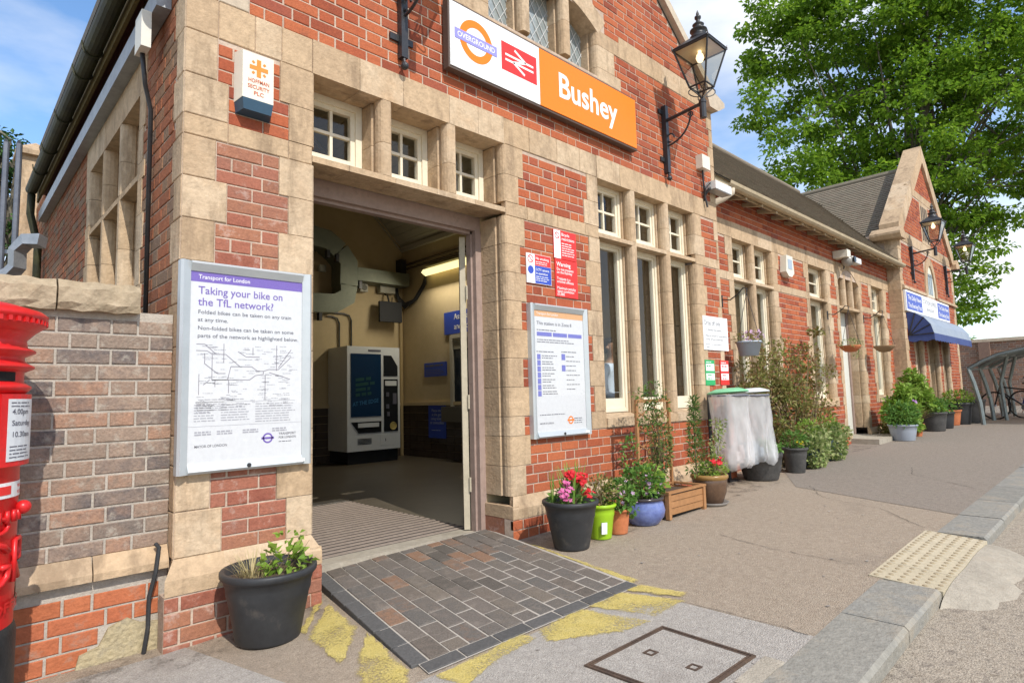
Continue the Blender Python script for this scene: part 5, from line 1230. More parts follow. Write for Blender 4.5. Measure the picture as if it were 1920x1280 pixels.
# small notices on right pier
NSW = WHITE
def notice(nm, lab, u0, u1, z0, z1, m, d=.012): return board(nm, lab, 'sign', F_MAIN, u0, u1, z0, z1, d, .009, m)
t = notice('bicycle_sign', 'red and white bicycle restriction sign above the warning sign', 4.022, 4.335, 2.535, 2.802, REDS)
m_ = MB(); m_.quad(*[F_MAIN.P(u, z, .0126) for u, z in ((4.024, 2.537), (4.115, 2.537), (4.115, 2.80), (4.024, 2.80))]); m_.build('white_strip', WHITE, t)
m_ = MB(); disc_ring(m_, F_MAIN, 4.07, 2.75, .024, .032, .013, 0, 20); stroke(m_, [(4.05, 2.77), (4.09, 2.73)], .007, .013); m_.build('prohibition_ring', REDS, t)
m_ = MB(); put_text(m_, 'Bicycle', .04, F_MAIN.P(4.13, 2.755, .013), XU, ZV, 0, .01); put_text(m_, 'restrictions', .04, F_MAIN.P(4.13, 2.715, .013), XU, ZV, 0, .01, width=.18); scribble(m_, F_MAIN.P(4.13, 2.68, .013), XU, ZV, .18, 6, .022); m_.build('lettering', WHITE, t)
t = notice('warning_sign', 'red railway trespass warning sign with white lettering', 4.032, 4.34, 2.18, 2.53, REDS)
m_ = MB(); put_text(m_, 'Warning', .055, F_MAIN.P(4.05, 2.465, .013), XU, ZV, 0, .014)
for k, s_ in enumerate(('Do not trespass', 'on the Railway', '', 'Trespass is a', 'criminal offence', '', 'Maximum penalty', 'upon conviction', '£1,000')): 
    if s_: put_text(m_, s_, .036, F_MAIN.P(4.05, 2.425-k*.029, .013), XU, ZV, 0, .008)
m_.build('lettering', WHITE, t)
t = notice('smoking_and_camera_sign', 'white, red and blue no smoking and camera sign beside the notice board', 3.662, 3.975, 2.268, 2.53, WHITE)
m_ = MB(); m_.quad(*[F_MAIN.P(u, z, .0126) for u, z in ((3.765, 2.43), (3.972, 2.43), (3.972, 2.527), (3.765, 2.527))]); disc_ring(m_, F_MAIN, 3.712, 2.482, .028, .036, .0128, 0, 20); stroke(m_, [(3.69, 2.505), (3.735, 2.46)], .008, .0128); m_.build('red_panel', REDS, t)
m_ = MB(); m_.quad(*[F_MAIN.P(u, z, .0126) for u, z in ((3.765, 2.271), (3.972, 2.271), (3.972, 2.428), (3.765, 2.428))]); disc_ring(m_, F_MAIN, 3.712, 2.385, .0, .036, .0128, 0, 20); m_.build('blue_panel', BLUES, t)
m_ = MB(); put_text(m_, 'No smoking', .032, F_MAIN.P(3.775, 2.485, .0135), XU, ZV, 0, .01, width=.17); scribble(m_, F_MAIN.P(3.775, 2.462, .0135), XU, ZV, .17, 2, .018)
put_text(m_, 'CCTV cameras', .032, F_MAIN.P(3.775, 2.385, .0135), XU, ZV, 0, .008, width=.17); put_text(m_, 'in operation', .032, F_MAIN.P(3.775, 2.352, .0135), XU, ZV, 0, .008, width=.15); scribble(m_, F_MAIN.P(3.775, 2.33, .0135), XU, ZV, .17, 3, .018); m_.build('lettering', WHITE, t)
t = notice('drop_off_sign', 'white drop off only sign at the end of the gabled block', 6.66, 7.275, 1.785, 2.20, WHITE)
m_ = MB(); put_text(m_, 'Drop off only', .085, F_MAIN.P(6.69, 2.09, .013), XU, ZV, 0, .004, width=.40); put_text(m_, '15 minutes max waiting', .045, F_MAIN.P(6.71, 2.02, .013), XU, ZV, width=.40)
for k, s_ in enumerate(('Please do not park or leave vehicles', 'in drop off area unattended')): put_text(m_, s_, .04, F_MAIN.P(6.70, 1.95-k*.045, .013), XU, ZV, width=.54-.1*k)
scribble(m_, F_MAIN.P(6.70, 1.85, .013), XU, ZV, .5, 1, .02); scribble(m_, F_MAIN.P(6.72, 1.81, .013), XU, ZV, .1, 1, .03); m_.build('lettering', GREYT, t)
for nm, lab, a, b, m0 in (('recycling_sign', 'green and white recycling sign above the refuse sacks', 6.66, 6.885, GREENS), ('general_waste_sign', 'red and white general waste sign above the refuse sacks', 7.03, 7.245, REDS)):
    t = notice(nm, lab, a, b, 1.357, 1.662, m0)
    m_ = MB()
    for c, d in ((1.53, 1.615), (1.42, 1.50)): m_.quad(*[F_MAIN.P(u, z, .0126) for u, z in ((a+.012, c), (b-.012, c), (b-.012, d), (a+.012, d))])
    scribble(m_, F_MAIN.P(a+.02, 1.63, .0126), XU, ZV, .17, 1, .03); m_.build('white_panel', WHITE, t)
    m_ = MB(); scribble(m_, F_MAIN.P(a+.03, 1.58, .0132), XU, ZV, .15, 1, .05); scribble(m_, F_MAIN.P(a+.04, 1.47, .0132), XU, ZV, .12, 2, .04); m_.build('print', m0, t)
# wing wall boxes
t = thing('bell_alarm_box', 'white tapered alarm box on the wing wall between windows', 'alarm box', (9.85, .26, 3.1))
m_ = MB(); m_.extrude([(9.70, .255, 3.15), (9.74, .255, 3.42), (9.98, .255, 3.42), (10.02, .255, 3.15), (9.92, .255, 3.08), (9.80, .255, 3.08)], (0, -.10, 0)); m_.build('case', ALM, t)
m_ = MB(); m_.box(9.78, 9.94, .150, .154, 3.2, 3.36); m_.build('emblem', flat('pale_blue_print', (.35, .42, .50), .5), t)
WPL = flat('white_plastic', (.72, .71, .67), .4)
def flood(nm, lab, p, dirx, ln):
    t = thing(nm, lab, 'floodlight', tuple(p)); p = Vector(p)
    m_ = MB(); m_.box(p.x, p.x+ln, p.y-.16, p.y-.02, p.z-.02, p.z+.08); m_.build('housing', WPL, t)
    m_ = MB(); m_.box(p.x+.01, p.x+ln-.01, p.y-.155, p.y-.03, p.z-.03, p.z-.021); m_.build('lens', flat('lens_grey', (.25, .25, .25), .2), t)
    m_ = MB(); m_.tube([(p.x-.02, p.y, p.z-.1), (p.x-.02, p.y-.08, p.z-.02), (p.x+.05, p.y-.09, p.z+.03)], .018, 6); m_.tube([(p.x-.03, p.y-.01, p.z-.16), (p.x-.08, p.y-.06, p.z-.02), (p.x-.02, p.y-.09, p.z+.06), (p.x+.03, p.y-.08, p.z+.05)], .012, 6); m_.build('bracket', DARKM, t)
pf = ony(1345, 350, -.12); flood('white_floodlight', 'white floodlight on a bracket at the gable corner above the wing gutter', (pf.x-.12, -.0, pf.z-.03), 1, .42)
t = thing('corner_junction_box', 'small cream junction box on the brick above the floodlight', 'box', (7.0, 0, 4.2)); pj = ony(1319, 306, -.05)
m_ = MB(); m_.box(pj.x-.10, pj.x+.09, -.09, 0, pj.z-.085, pj.z+.085); m_.build('case', ALM, t)
m_ = MB(); m_.tube([(pj.x, -.03, pj.z-.085), (pj.x+.02, -.03, pj.z-.4), (pj.x+.06, -.04, pj.z-.55)], .012, 6); m_.build('cable', DARKM, t)
pc = ony(1582, 487, .12)
t = thing('cctv_camera', 'dome and box security camera above the arched side door', 'camera', (pc.x, .26, pc.z))
m_ = MB(); m_.box(pc.x-.18, pc.x+.02, .0, .25, pc.z+.02, pc.z+.16); m_.build('housing', ALM, t)
m_ = MB(); m_.ball((pc.x+.02, .06, pc.z-.03), .11, 8); m_.build('dome', flat('dome_grey', (.30, .28, .25), .2), t, smooth=True)
m_ = MB(); m_.tube([(pc.x+.02, -.05, pc.z-.02), (pc.x+.02, -.075, pc.z-.02)], .06, 12); m_.build('lens', TMD, t)
flood('white_strip_floodlight', 'white floodlight beside the security camera over the side door', (pc.x+.22, .20, pc.z+.02), 1, .55)
# ================================================================== wall lanterns
LGL = glassmat('lantern_glass', (.95, .93, .86), .05, .9, .8)
def lantern(x, lab, zo=0.0, grp='wall lanterns on the station front'):
    t = thing('wall_lantern', lab, 'lantern', (x, 0, 3.74+zo), group=grp)
    def Z(z): return z+zo
    m_ = MB(); m_.box(x-.028, x+.028, -.06, -.004, Z(3.80), Z(4.60)); m_.box(x-.10, x+.10, -.02, -.004, Z(3.93), Z(3.98)); m_.box(x-.10, x+.10, -.02, -.004, Z(4.50), Z(4.55))
    m_.tube([(x, -.04, Z(3.82)), (x, -.05, Z(3.76))], .012, 6); m_.ball((x, -.055, Z(3.735)), .03, 8)
    m_.build('wall_plate', DARKM, t)
    m_ = MB(); m_.tube([(x, -.03, Z(4.42)), (x, -.50, Z(4.46))], .02, 8)
    m_.tube([(x, -.05, Z(4.08))]+[(x, -.06-.30*math.sin(a)*1.0, Z(4.12)+.30*(1-math.cos(a))) for a in [k*math.pi/2/8 for k in range(9)]], .012, 6)
    m_.tube([(x, -.36+.035*math.cos(a)*(1-k*.05), Z(4.385)+.035*math.sin(a)*(1-k*.05)) for k, a in enumerate([k*.6 for k in range(12)])], .008, 5)
    m_.tube([(x, -.05-.045+.045*math.cos(a), Z(4.20)+.05*math.sin(a)) for a in [k*.6-1.5 for k in range(9)]], .01, 5)
    m_.build('arm', DARKM, t)
    cy = -.51
    m_ = MB(); m_.tube([(x, cy, Z(4.29)), (x, cy, Z(4.50))], .036, 10); m_.tube([(x, cy, Z(4.46)), (x, cy, Z(4.48))], .042, 10)
    for sx, sy in ((-1, -1), (1, -1), (1, 1), (-1, 1)):
        m_.tube([(x, cy, Z(4.50)), (x+sx*.03, cy+sy*.03, Z(4.56)), (x+sx*.10, cy+sy*.10, Z(4.645))], .008, 5)
        m_.tube([(x+sx*(.03+.075*math.sin(a)), cy+sy*(.03+.075*math.sin(a)), Z(4.53)+.055*(1-math.cos(a))) for a in [k*.45 for k in range(8)]], .006, 5)
    m_.build('post', DARKM, t)
    b0, t0, zb, zt = .095, .205, Z(4.645), Z(5.07)
    m_ = MB(); cs4 = [(-1, -1), (1, -1), (1, 1), (-1, 1)]
    for (sx, sy), (qx, qy) in zip(cs4, cs4[1:]+cs4[:1]):
        m_.tube([(x+sx*b0, cy+sy*b0, zb), (x+sx*t0, cy+sy*t0, zt)], .011, 6)
        m_.tube([(x+sx*b0, cy+sy*b0, zb), (x+qx*b0, cy+qy*b0, zb)], .011, 6); m_.tube([(x+sx*t0, cy+sy*t0, zt), (x+qx*t0, cy+qy*t0, zt)], .016, 6)
        m_.tube([(x+sx*t0*1.03, cy+sy*t0*1.03, zt), (x+sx*t0*1.06, cy+sy*t0*1.06, zt+.05)], [.014, .004], 5)
    m_.build('frame', DARKM, t)
    for (sx, sy), (qx, qy) in zip(cs4, cs4[1:]+cs4[:1]):
        m_ = MB(); m_.quad((x+sx*b0, cy+sy*b0, zb), (x+qx*b0, cy+qy*b0, zb), (x+qx*t0, cy+qy*t0, zt), (x+sx*t0, cy+sy*t0, zt)); m_.build('pane', LGL, t)
    m_ = MB(); o = t0+.02
    m_.add([(x+sx*o, cy+sy*o, zt+.012) for sx, sy in cs4]+[(x+sx*.085, cy+sy*.085, zt+.135) for sx, sy in cs4], [(0, 1, 5, 4), (1, 2, 6, 5), (2, 3, 7, 6), (3, 0, 4, 7), (4, 5, 6, 7), (3, 2, 1, 0)]); m_.build('roof', DARKM, t)
    m_ = MB(); m_.lathe([(.10, 0), (.10, .025), (.075, .04), (.07, .085), (.095, .095), (.095, .105), (.055, .125), (.05, .16), (.065, .17), (.03, .20), (.018, .225), (.035, .245), (.036, .265), (.014, .285), (.018, .30), (.001, .345)], 16, (x, cy, zt+.13)); m_.build('finial', DARKM, t, smooth=True)
    m_ = MB(); m_.lathe([(.001, 0), (.03, .01), (.045, .05), (.035, .09), (.015, .11)], 12, (x, cy, zt-.14)); m_.tube([(x, cy, zt-.03), (x, cy, zt+.02)], .02, 8); m_.build('bulb', emit('warm_bulb', (1, .8, .5), 2.5), t, smooth=True)
    m_ = MB(); m_.quad((x-t0*.97, cy-t0*.97, zt-.006), (x+t0*.97, cy-t0*.97, zt-.006), (x+t0*.97, cy+t0*.97, zt-.006), (x-t0*.97, cy+t0*.97, zt-.006)); m_.build('reflector', flat('reflector_cream', (.70, .62, .45), .5), t)
lantern(6.0, 'black four-sided lantern right of the station name sign')
lantern(2.40, 'black iron lantern bracket over the entrance windows, left of the station name sign')
lantern(16.75, 'black lantern on the far gable nearer the wing roof')
lantern(20.35, 'black lantern at the outer edge of the far gable')
# ================================================================== pillar box
PX, PY = .035, -.345; pz = .045
t = thing('pillar_box', 'red cast iron pillar post box with black base before the boundary wall', 'post box', (PX, PY, pz))
RED = mat('pillar_red', [(.52, .010, .012), (.64, .018, .018)], .36, 4, .12, .2, 22, spec=.45, stain=((.36, .03, .025), 16, .60, .6))
def dome(r0): return [(r0, 0)]
br = .232
m_ = MB(); m_.lathe([(br+.012, -.1), (br+.012, .36), (br+.004, .388), (br, .392)], 48, (PX, PY, pz)); m_.build('base', mat('pillar_black', [(.012, .013, .014), (.025, .026, .027)], .5, 8, .2, .2, 60), t, smooth=True)
m_ = MB(); m_.lathe([(br, .385), (br, 1.305), (br+.01, 1.31), (br+.026, 1.328), (br+.026, 1.336), (br+.008, 1.35), (br, 1.355), (br, 1.395), (br+.008, 1.40), (br+.034, 1.412), (br+.034, 1.420), (br+.010, 1.435), (br, 1.445), (br, 1.46), (br+.036, 1.478), (br+.036, 1.486), (br+.008, 1.50), (br+.004, 1.53), (br+.03, 1.56)], 64, (PX, PY, pz)); bd = m_.build('body', RED, t, smooth=True)
m_ = MB(); m_.lathe([(br+.025, 1.557), (br+.062, 1.585), (br+.066, 1.590), (br+.066, 1.612), (br+.074, 1.618), (br+.074, 1.632), (br+.055, 1.648), (br-.03, 1.675), (br-.12, 1.692), (.001, 1.70)], 64, (PX, PY, pz)); cp = m_.build('cap', RED, t, smooth=True)
for k in range(56):
    a = 2*math.pi*k/56; m2 = MB(); r_ = br+.068; ca, sa = math.cos(a), math.sin(a)
    m2.hexa([(PX+ca*(r_-.006)-sa*s_*.007, PY+sa*(r_-.006)+ca*s_*.007, pz+1.592) if i < 2 else (PX+ca*(r_+.006)-sa*s_*.007, PY+sa*(r_+.006)+ca*s_*.007, pz+1.592) for i, s_ in enumerate((-1, 1, 1, -1))]+[(PX+ca*(r_-.006)-sa*s_*.007, PY+sa*(r_-.006)+ca*s_*.007, pz+1.611) if i < 2 else (PX+ca*(r_+.006)-sa*s_*.007, PY+sa*(r_+.006)+ca*s_*.007, pz+1.611) for i, s_ in enumerate((-1, 1, 1, -1))])
    m2.build('dentil', RED, cp)
def oncyl(mb, a, r): mb.v = [(PX+(r+d)*math.cos(a+u/r), PY+(r+d)*math.sin(a+u/r), pz+z) for u, z, d in mb.v]
fa_ = math.radians(-52)      # the side with aperture and plate faces right of the camera
def cylbox(mb, u0, u1, z0, z1, d0, d1, n=5):
    for k in range(n):
        a, b = u0+(u1-u0)*k/n, u0+(u1-u0)*(k+1)/n
        mb.add([(a, z0, d0), (b, z0, d0), (b, z1, d0), (a, z1, d0), (a, z0, d1), (b, z0, d1), (b, z1, d1), (a, z1, d1)], [(4, 5, 6, 7), (0, 1, 5, 4), (3, 2, 6, 7), (0, 3, 7, 4), (1, 2, 6, 5)])
fa_ = math.radians(-30)
m_ = MB(); cylbox(m_, -.10, .10, 1.02, 1.305, -.01, .028); oncyl(m_, fa_, br); m_.build('plate_surround', RED, bd)
m_ = MB(); cylbox(m_, -.075, .075, 1.04, 1.285, .028, .030); oncyl(m_, fa_, br); pl_ = m_.build('collection_plate', flat('plate_white', (.62, .64, .66), .3), bd)
m_ = MB()
for k, s_ in enumerate(('4.00pm', 'Saturday', '10.30am')): put_text(m_, s_, .030, (-.06, 1.225-k*.045, .031), (1, 0, 0), (0, 1, 0), 0, .01)
scribble(m_, (-.065, 1.268, .031), (1, 0, 0), (0, 1, 0), .12, 2, .014); scribble(m_, (-.065, 1.095, .031), (1, 0, 0), (0, 1, 0), .12, 4, .014); oncyl(m_, fa_, br); m_.build('plate_print', GREYT, pl_)
m_ = MB(); cylbox(m_, -.13, .11, 1.357, 1.394, -.02, .004); oncyl(m_, math.radians(-62), br); m_.build('posting_slot', flat('slot_black', (.005, .005, .005), .7), bd)
m_ = MB(); cylbox(m_, -.30, .35, .895, .955, 0, .0022, 24); oncyl(m_, math.radians(-60), br); st_ = m_.build('priority_band', flat('band_white', (.74, .74, .73), .4), bd)
m_ = MB(); put_text(m_, 'PRIORITY', .018, (.16, .930, .0032), (1, 0, 0), (0, 1, 0), 0, .01); put_text(m_, 'POSTBOX', .018, (.16, .905, .0032), (1, 0, 0), (0, 1, 0), 0, .01); oncyl(m_, math.radians(-60), br); m_.build('band_lettering', REDS, st_)
m_ = MB(); cylbox(m_, .05, .11, .908, .942, 0, .0035); oncyl(m_, math.radians(-60), br); m_.build('band_badge', REDS, st_)
def relief(pts, r, a):
    mb = MB(); mb.tube([(u, z, .006) for u, z in pts], r, 6); oncyl(mb, a, br); return mb
mb = MB(); ac = math.radians(-48)
for pts in ([(.10*math.cos(q)*.9-.02, .64+.085*math.sin(q)) for q in [.6+k*.42 for k in range(13)]]+[(.06, .63), (.02, .63)],):
    mb.tube([(u, z, .006) for u, z in pts], .013, 6)
mb.tube([(.10, .56, .006), (.10, .72, .006), (.17, .72, .006), (.19, .68, .006), (.17, .64, .006), (.10, .64, .006), (.19, .56, .006)], .011, 6)
mb.tube([(.0+.05*math.cos(q), .79+.03*math.sin(q), .006) for q in [k*.5 for k in range(14)]], .009, 6)
for u in (-.04, 0, .04, .08): mb.tube([(u+.04, .80, .006), (u+.04, .845, .008)], [.014, .008], 6)
oncyl(mb, ac, br); mb.build('royal_cypher', RED, bd, smooth=True)
rl = MB()
vs, fs, w_ = text2d('POST OFFICE', .055, .03); 
rl.add([((x_/w_)*.44-.22, y_+.452, .0) for x_, y_ in vs]+[((x_/w_)*.44-.22, y_+.452, .008) for x_, y_ in vs], [tuple(i+len(vs) for i in f) for f in fs]); oncyl(rl, ac, br); rl.build('raised_lettering', RED, bd)
m_ = MB(); m_.ball((PX+(br+.02)*math.cos(math.radians(-15)), PY+(br+.02)*math.sin(math.radians(-15)), pz+.845), .028, 8); m_.build('door_knob', RED, bd, smooth=True)
# ================================================================== foliage helpers
def leafmat(name, cols, tr=.35): return mat(name, cols, .55, 3, .12, rnd=.75, spec=.3, trans=tr)
LF_TREE = leafmat('sycamore_leaf', [(.09, .19, .015), (.16, .29, .022), (.22, .36, .03), (.12, .24, .018), (.29, .43, .04)], .55)
LF_DARK = leafmat('dark_leaf', [(.02, .06, .015), (.04, .10, .02), (.07, .15, .03)])
LF_MID = leafmat('mid_green_leaf', [(.07, .16, .03), (.12, .25, .045), (.17, .30, .06)])
LF_LIME = leafmat('lime_leaf', [(.15, .27, .03), (.24, .37, .05), (.30, .42, .08)])
LF_OLIVE = leafmat('olive_bronze_leaf', [(.17, .19, .045), (.26, .26, .07), (.24, .13, .06), (.15, .20, .04), (.33, .30, .10), (.28, .14, .08)])
LF_VAR = leafmat('variegated_ivy_leaf', [(.14, .22, .05), (.30, .36, .12), (.45, .46, .22), (.12, .2, .04)])
LF_FIR = leafmat('conifer_leaf', [(.06, .13, .03), (.10, .19, .04), (.15, .22, .05)])
LF_BLADE = leafmat('blade_leaf', [(.13, .26, .04), (.22, .36, .06), (.28, .38, .09)])
DRY = leafmat('dry_grass', [(.40, .32, .16), (.50, .42, .22), (.30, .25, .11)], .2)
STEM = mat('stem', [(.12, .10, .05), (.18, .13, .07)], .8, 6, .2)
BARK = mat('bark', [(.10, .085, .06), (.17, .15, .11)], .95, 4, .3, .8, 30)
FRED = flat('red_petal', (.62, .02, .03), .5, trans=.25); FPINK = flat('pink_petal', (.66, .16, .36), .5, trans=.25); FLIL = flat('lilac_petal', (.55, .36, .52), .5, trans=.25); FWHT = flat('white_petal', (.75, .73, .68), .5); FYEL = flat('yellow_petal', (.75, .55, .03), .5)
def rv3(rn): 
    while True:
        v = Vector((rn.uniform(-1, 1), rn.uniform(-1, 1), rn.uniform(-1, 1)))
        if .05 < v.length < 1: return v
def leaf(mb, p, d, n_, ln, wd, rv, fold=.25):
    d = d.normalized(); s_ = d.cross(n_); s_ = s_.normalized() if s_.length > 1e-4 else d.orthogonal().normalized(); up = s_.cross(d)
    a = p; m = p+d*ln*.45
    mb.add([a, m+s_*wd/2+up*wd*fold, p+d*ln, m-s_*wd/2+up*wd*fold], [(0, 1, 2), (0, 2, 3)], rv=rv)
def leaves_in(mb, c, rad, n, ln, rn, wd=.6, up=.5, shell=.5, droop=0.0):
    c = Vector(c)
    for k in range(n):
        v = rv3(rn); v = v.normalized()*(shell+(1-shell)*rn.random())**.6 if rn.random() < .75 else v
        p = c+Vector((v.x*rad[0], v.y*rad[1], v.z*rad[2]))
        d = (v+rv3(rn)*.9+Vector((0, 0, -droop))); nn_ = (rv3(rn)+Vector((0, 0, up*2)))
        L_ = ln*rn.uniform(.6, 1.25); leaf(mb, p, d, nn_, L_, L_*wd, rn.random()*.998+.001)
def twigs(mb, base, c, rad, n, rn, r=.004):
    for k in range(n):
        v = rv3(rn); e = Vector(c)+Vector((v.x*rad[0], v.y*rad[1], v.z*rad[2])); b_ = Vector(base)+rv3(rn)*.03
        mb.tube([b_, (b_+e)/2+rv3(rn)*.03, e], [r, r*.8, r*.4], 4)
def blades(mb, c, n, h, spread, rn, wd=.012, r0=.03):
    c = Vector(c)
    for k in range(n):
        a = rn.uniform(0, 6.28); o = c+Vector((math.cos(a), math.sin(a), 0))*r0*rn.random(); hh = h*rn.uniform(.55, 1.1); out = spread*rn.uniform(.2, 1)
        dv = Vector((math.cos(a), math.sin(a), 0)); sv = Vector((-math.sin(a), math.cos(a), 0)); rv = rn.random()*.99+.005
        pts = [o+dv*out*t*t+ZV*hh*(t-.25*t*t*out/h) for t in (0, .35, .7, 1)]; ws = [wd*.8, wd, wd*.7, .001]
        vs = [];
        for p, w_ in zip(pts, ws): vs += [p-sv*w_/2, p+sv*w_/2]
        mb.add(vs, [(0, 1, 3, 2), (2, 3, 5, 4), (4, 5, 7, 6)], rv=rv)
def flowers(mb, c, rad, n, sz, rn, heads=5):
    c = Vector(c)
    for k in range(n):
        v = rv3(rn); p = c+Vector((v.x*rad[0], v.y*rad[1], v.z*rad[2])); ax = (rv3(rn)*.6+Vector((-.3, -.7, .7))).normalized(); a = ax.orthogonal().normalized(); b_ = ax.cross(a)
        for q in range(heads):
            t = 6.283*q/heads+rn.random()*.4; dv = a*math.cos(t)+b_*math.sin(t); leaf(mb, p, dv+ax*.35, ax, sz, sz*.8, rn.random()*.99+.005, .1)
def part(t, name, m, fn, smooth=False):
    mb = MB(); fn(mb); return mb.build(name, m, t, smooth=smooth, world=False)
def pot_lathe(r0, r1, h, lip=.012, wall=.012, n=32, band=True):
    pr = [(.001, 0), (r0*.97, 0), (r0, .01), (r0+(r1-r0)*.60, h*.62)]
    if band: pr += [(r0+(r1-r0)*.66+.004, h*.68), (r0+(r1-r0)*.68+.004, h*.76)]
    pr += [(r1-.006, h*.88), (r1+lip*.4, h*.90), (r1+lip, h*.93), (r1+lip, h*.985), (r1+lip*.5, h), (r1-wall, h), (r1-wall*1.4, h*.86), (r1*.8, h*.84)]
    return lambda mb: mb.lathe(pr, n)
def soil(r, z, rn):
    def f(mb):
        n = 18; vs = [(0, 0, z+.012)]
        for k in range(n): vs.append((r*math.cos(6.283*k/n), r*math.sin(6.283*k/n), z+rn.uniform(-.006, .01)))
        mb.add(vs, [(0, 1+k, 1+(k+1) % n) for k in range(n)])
    return f
def potted(lab, p, r0, r1, h, pm, rn, potname='pot', cat='potted plant', name='potted_plant', band=True, rot=0, lip=.012, group=None):
    t = thing(name, lab, cat, (p[0], p[1], g(p[0])+.002), rot, group)
    part(t, potname, pm, pot_lathe(r0, r1, h, band=band, lip=lip), True); part(t, 'soil', SOIL, soil(r1*.9, h*.87, rn)); return t
# --- 1 pot of weeds by the left pier
rn = random.Random(3)
P1 = gnd(497, 1218); t = potted('black plastic pot of dry weeds beside the left entrance pier', (P1.x+.075, P1.y+.145), .165, .235, .37, PLB, rn)
part(t, 'dry_grass', DRY, lambda mb: (blades(mb, (-.09, .0, .31), 70, .16, .12, rn, .005, .09), blades(mb, (0, 0, .31), 60, .05, .09, rn, .006, .18)))
part(t, 'leaves', LF_LIME, lambda mb: (leaves_in(mb, (.07, -.02, .40), (.11, .09, .06), 60, .06, rn, .8), leaves_in(mb, (.13, .04, .50), (.07, .06, .03), 16, .035, rn, .7), leaves_in(mb, (.16, -.05, .36), (.05, .05, .04), 14, .05, rn, .8)))
part(t, 'stems', STEM, lambda mb: (twigs(mb, (.06, 0, .32), (.08, 0, .44), (.16, .1, .1), 16, rn, .0025)))
# --- 2 flowers pot right of entrance
P2 = gnd(1075, 1036); rn = random.Random(5)
t = potted('large black pot with red and pink flowers right of the entrance', (P2.x+.105, P2.y+.105), .135, .205, .355, PLB, rn)
part(t, 'leaf_blades', LF_BLADE, lambda mb: (blades(mb, (-.03, -.02, .30), 26, .32, .16, rn, .016, .07), blades(mb, (.12, .03, .30), 46, .34, .10, rn, .012, .05), blades(mb, (-.14, .05, .30), 7, .30, .06, rn, .007, .04)))
part(t, 'leaves', LF_MID, lambda mb: leaves_in(mb, (0, 0, .36), (.17, .17, .06), 150, .05, rn, .5))
part(t, 'red_flowers', FRED, lambda mb: (flowers(mb, (-.0, -.02, .53), (.05, .05, .04), 16, .026, rn), flowers(mb, (.08, -.05, .50), (.06, .05, .045), 26, .024, rn), flowers(mb, (.06, -.12, .40), (.06, .04, .03), 10, .024, rn)))
part(t, 'pink_flowers', FPINK, lambda mb: flowers(mb, (-.12, -.07, .43), (.055, .05, .075), 30, .022, rn))
part(t, 'stems', STEM, lambda mb: twigs(mb, (0, 0, .3), (0, -.04, .46), (.13, .08, .1), 26, rn, .003))
# --- 3 lime green pot
P3 = gnd(1130, 1014); rn = random.Random(6)
LIME = flat('lime_plastic', (.30, .50, .02), .35)
t = potted('tall lime green plastic pot behind the flower pot', (P3.x+.07, P3.y+.07), .085, .12, .27, LIME, rn, band=True)
part(t, 'label', WHITE, lambda mb: mb.hexa([(-.085, -.072, .05), (-.045, -.092, .05), (-.045, -.098, .05), (-.085, -.078, .05), (-.094, -.082, .14), (-.052, -.102, .14), (-.052, -.108, .14), (-.094, -.088, .14)]))
part(t, 'leaves', LF_OLIVE, lambda mb: leaves_in(mb, (0, 0, .36), (.14, .12, .13), 260, .04, rn, .6))
part(t, 'stems', STEM, lambda mb: twigs(mb, (0, 0, .24), (0, 0, .38), (.12, .1, .12), 24, rn, .003))
# --- 4 terracotta pot
TERR = mat('terracotta', [(.42, .13, .05), (.50, .17, .07)], .85, 6, .15, .2, 60, stain=((.30, .12, .06), 6, .6, .5))
P4 = gnd(1162, 1004); rn = random.Random(7)
t = potted('small terracotta pot with geranium leaves next to the lime pot', (P4.x+.065, P4.y+.065), .08, .105, .20, TERR, rn, band=False)
part(t, 'leaves', LF_MID, lambda mb: (leaves_in(mb, (.0, -.02, .30), (.16, .13, .13), 260, .05, rn, .8), leaves_in(mb, (.08, -.09, .20), (.06, .05, .08), 40, .045, rn, .8)))
part(t, 'flowers', FLIL, lambda mb: flowers(mb, (.03, -.08, .30), (.13, .05, .12), 9, .02, rn))
part(t, 'stems', STEM, lambda mb: twigs(mb, (0, 0, .18), (0, 0, .3), (.12, .1, .12), 22, rn, .003))
# --- 5 blue glazed bowl
BLUG = mat('blue_glaze', [(.07, .09, .24), (.13, .17, .38), (.20, .24, .42)], .15, 6, .2, spec=.6)
P5 = gnd(1214, 988); rn = random.Random(8)
t = thing('potted_plant', 'round blue glazed pot with pale pink geraniums', 'potted plant', (P5.x+.10, P5.y+.10, g(P5.x)+.002))
part(t, 'pot', BLUG, lambda mb: mb.lathe([(.001, 0), (.115, 0), (.13, .01), (.175, .07), (.185, .12), (.172, .18), (.158, .20), (.165, .205), (.175, .215), (.172, .23), (.15, .232), (.14, .20), (.10, .19)], 36), True)
part(t, 'pot_rim', mat('dark_glaze', [(.05, .04, .04)], .2, 5, .2), lambda mb: mb.lathe([(.160, .2035), (.178, .213), (.178, .231), (.15, .2335)], 36), True)
part(t, 'soil', SOIL, soil(.15, .195, rn))
part(t, 'leaves', LF_MID, lambda mb: (leaves_in(mb, (.0, 0, .34), (.20, .17, .15), 420, .05, rn, .85), leaves_in(mb, (-.05, .08, .55), (.09, .08, .22), 130, .045, rn, .5)))
part(t, 'leaf_tips', LF_LIME, lambda mb: leaves_in(mb, (.05, -.03, .36), (.18, .15, .13), 130, .045, rn, .85))
part(t, 'flowers', FLIL, lambda mb: flowers(mb, (-.02, -.1, .33), (.15, .06, .12), 12, .022, rn))
part(t, 'stems', STEM, lambda mb: twigs(mb, (0, 0, .2), (0, 0, .4), (.15, .12, .24), 30, rn, .003))
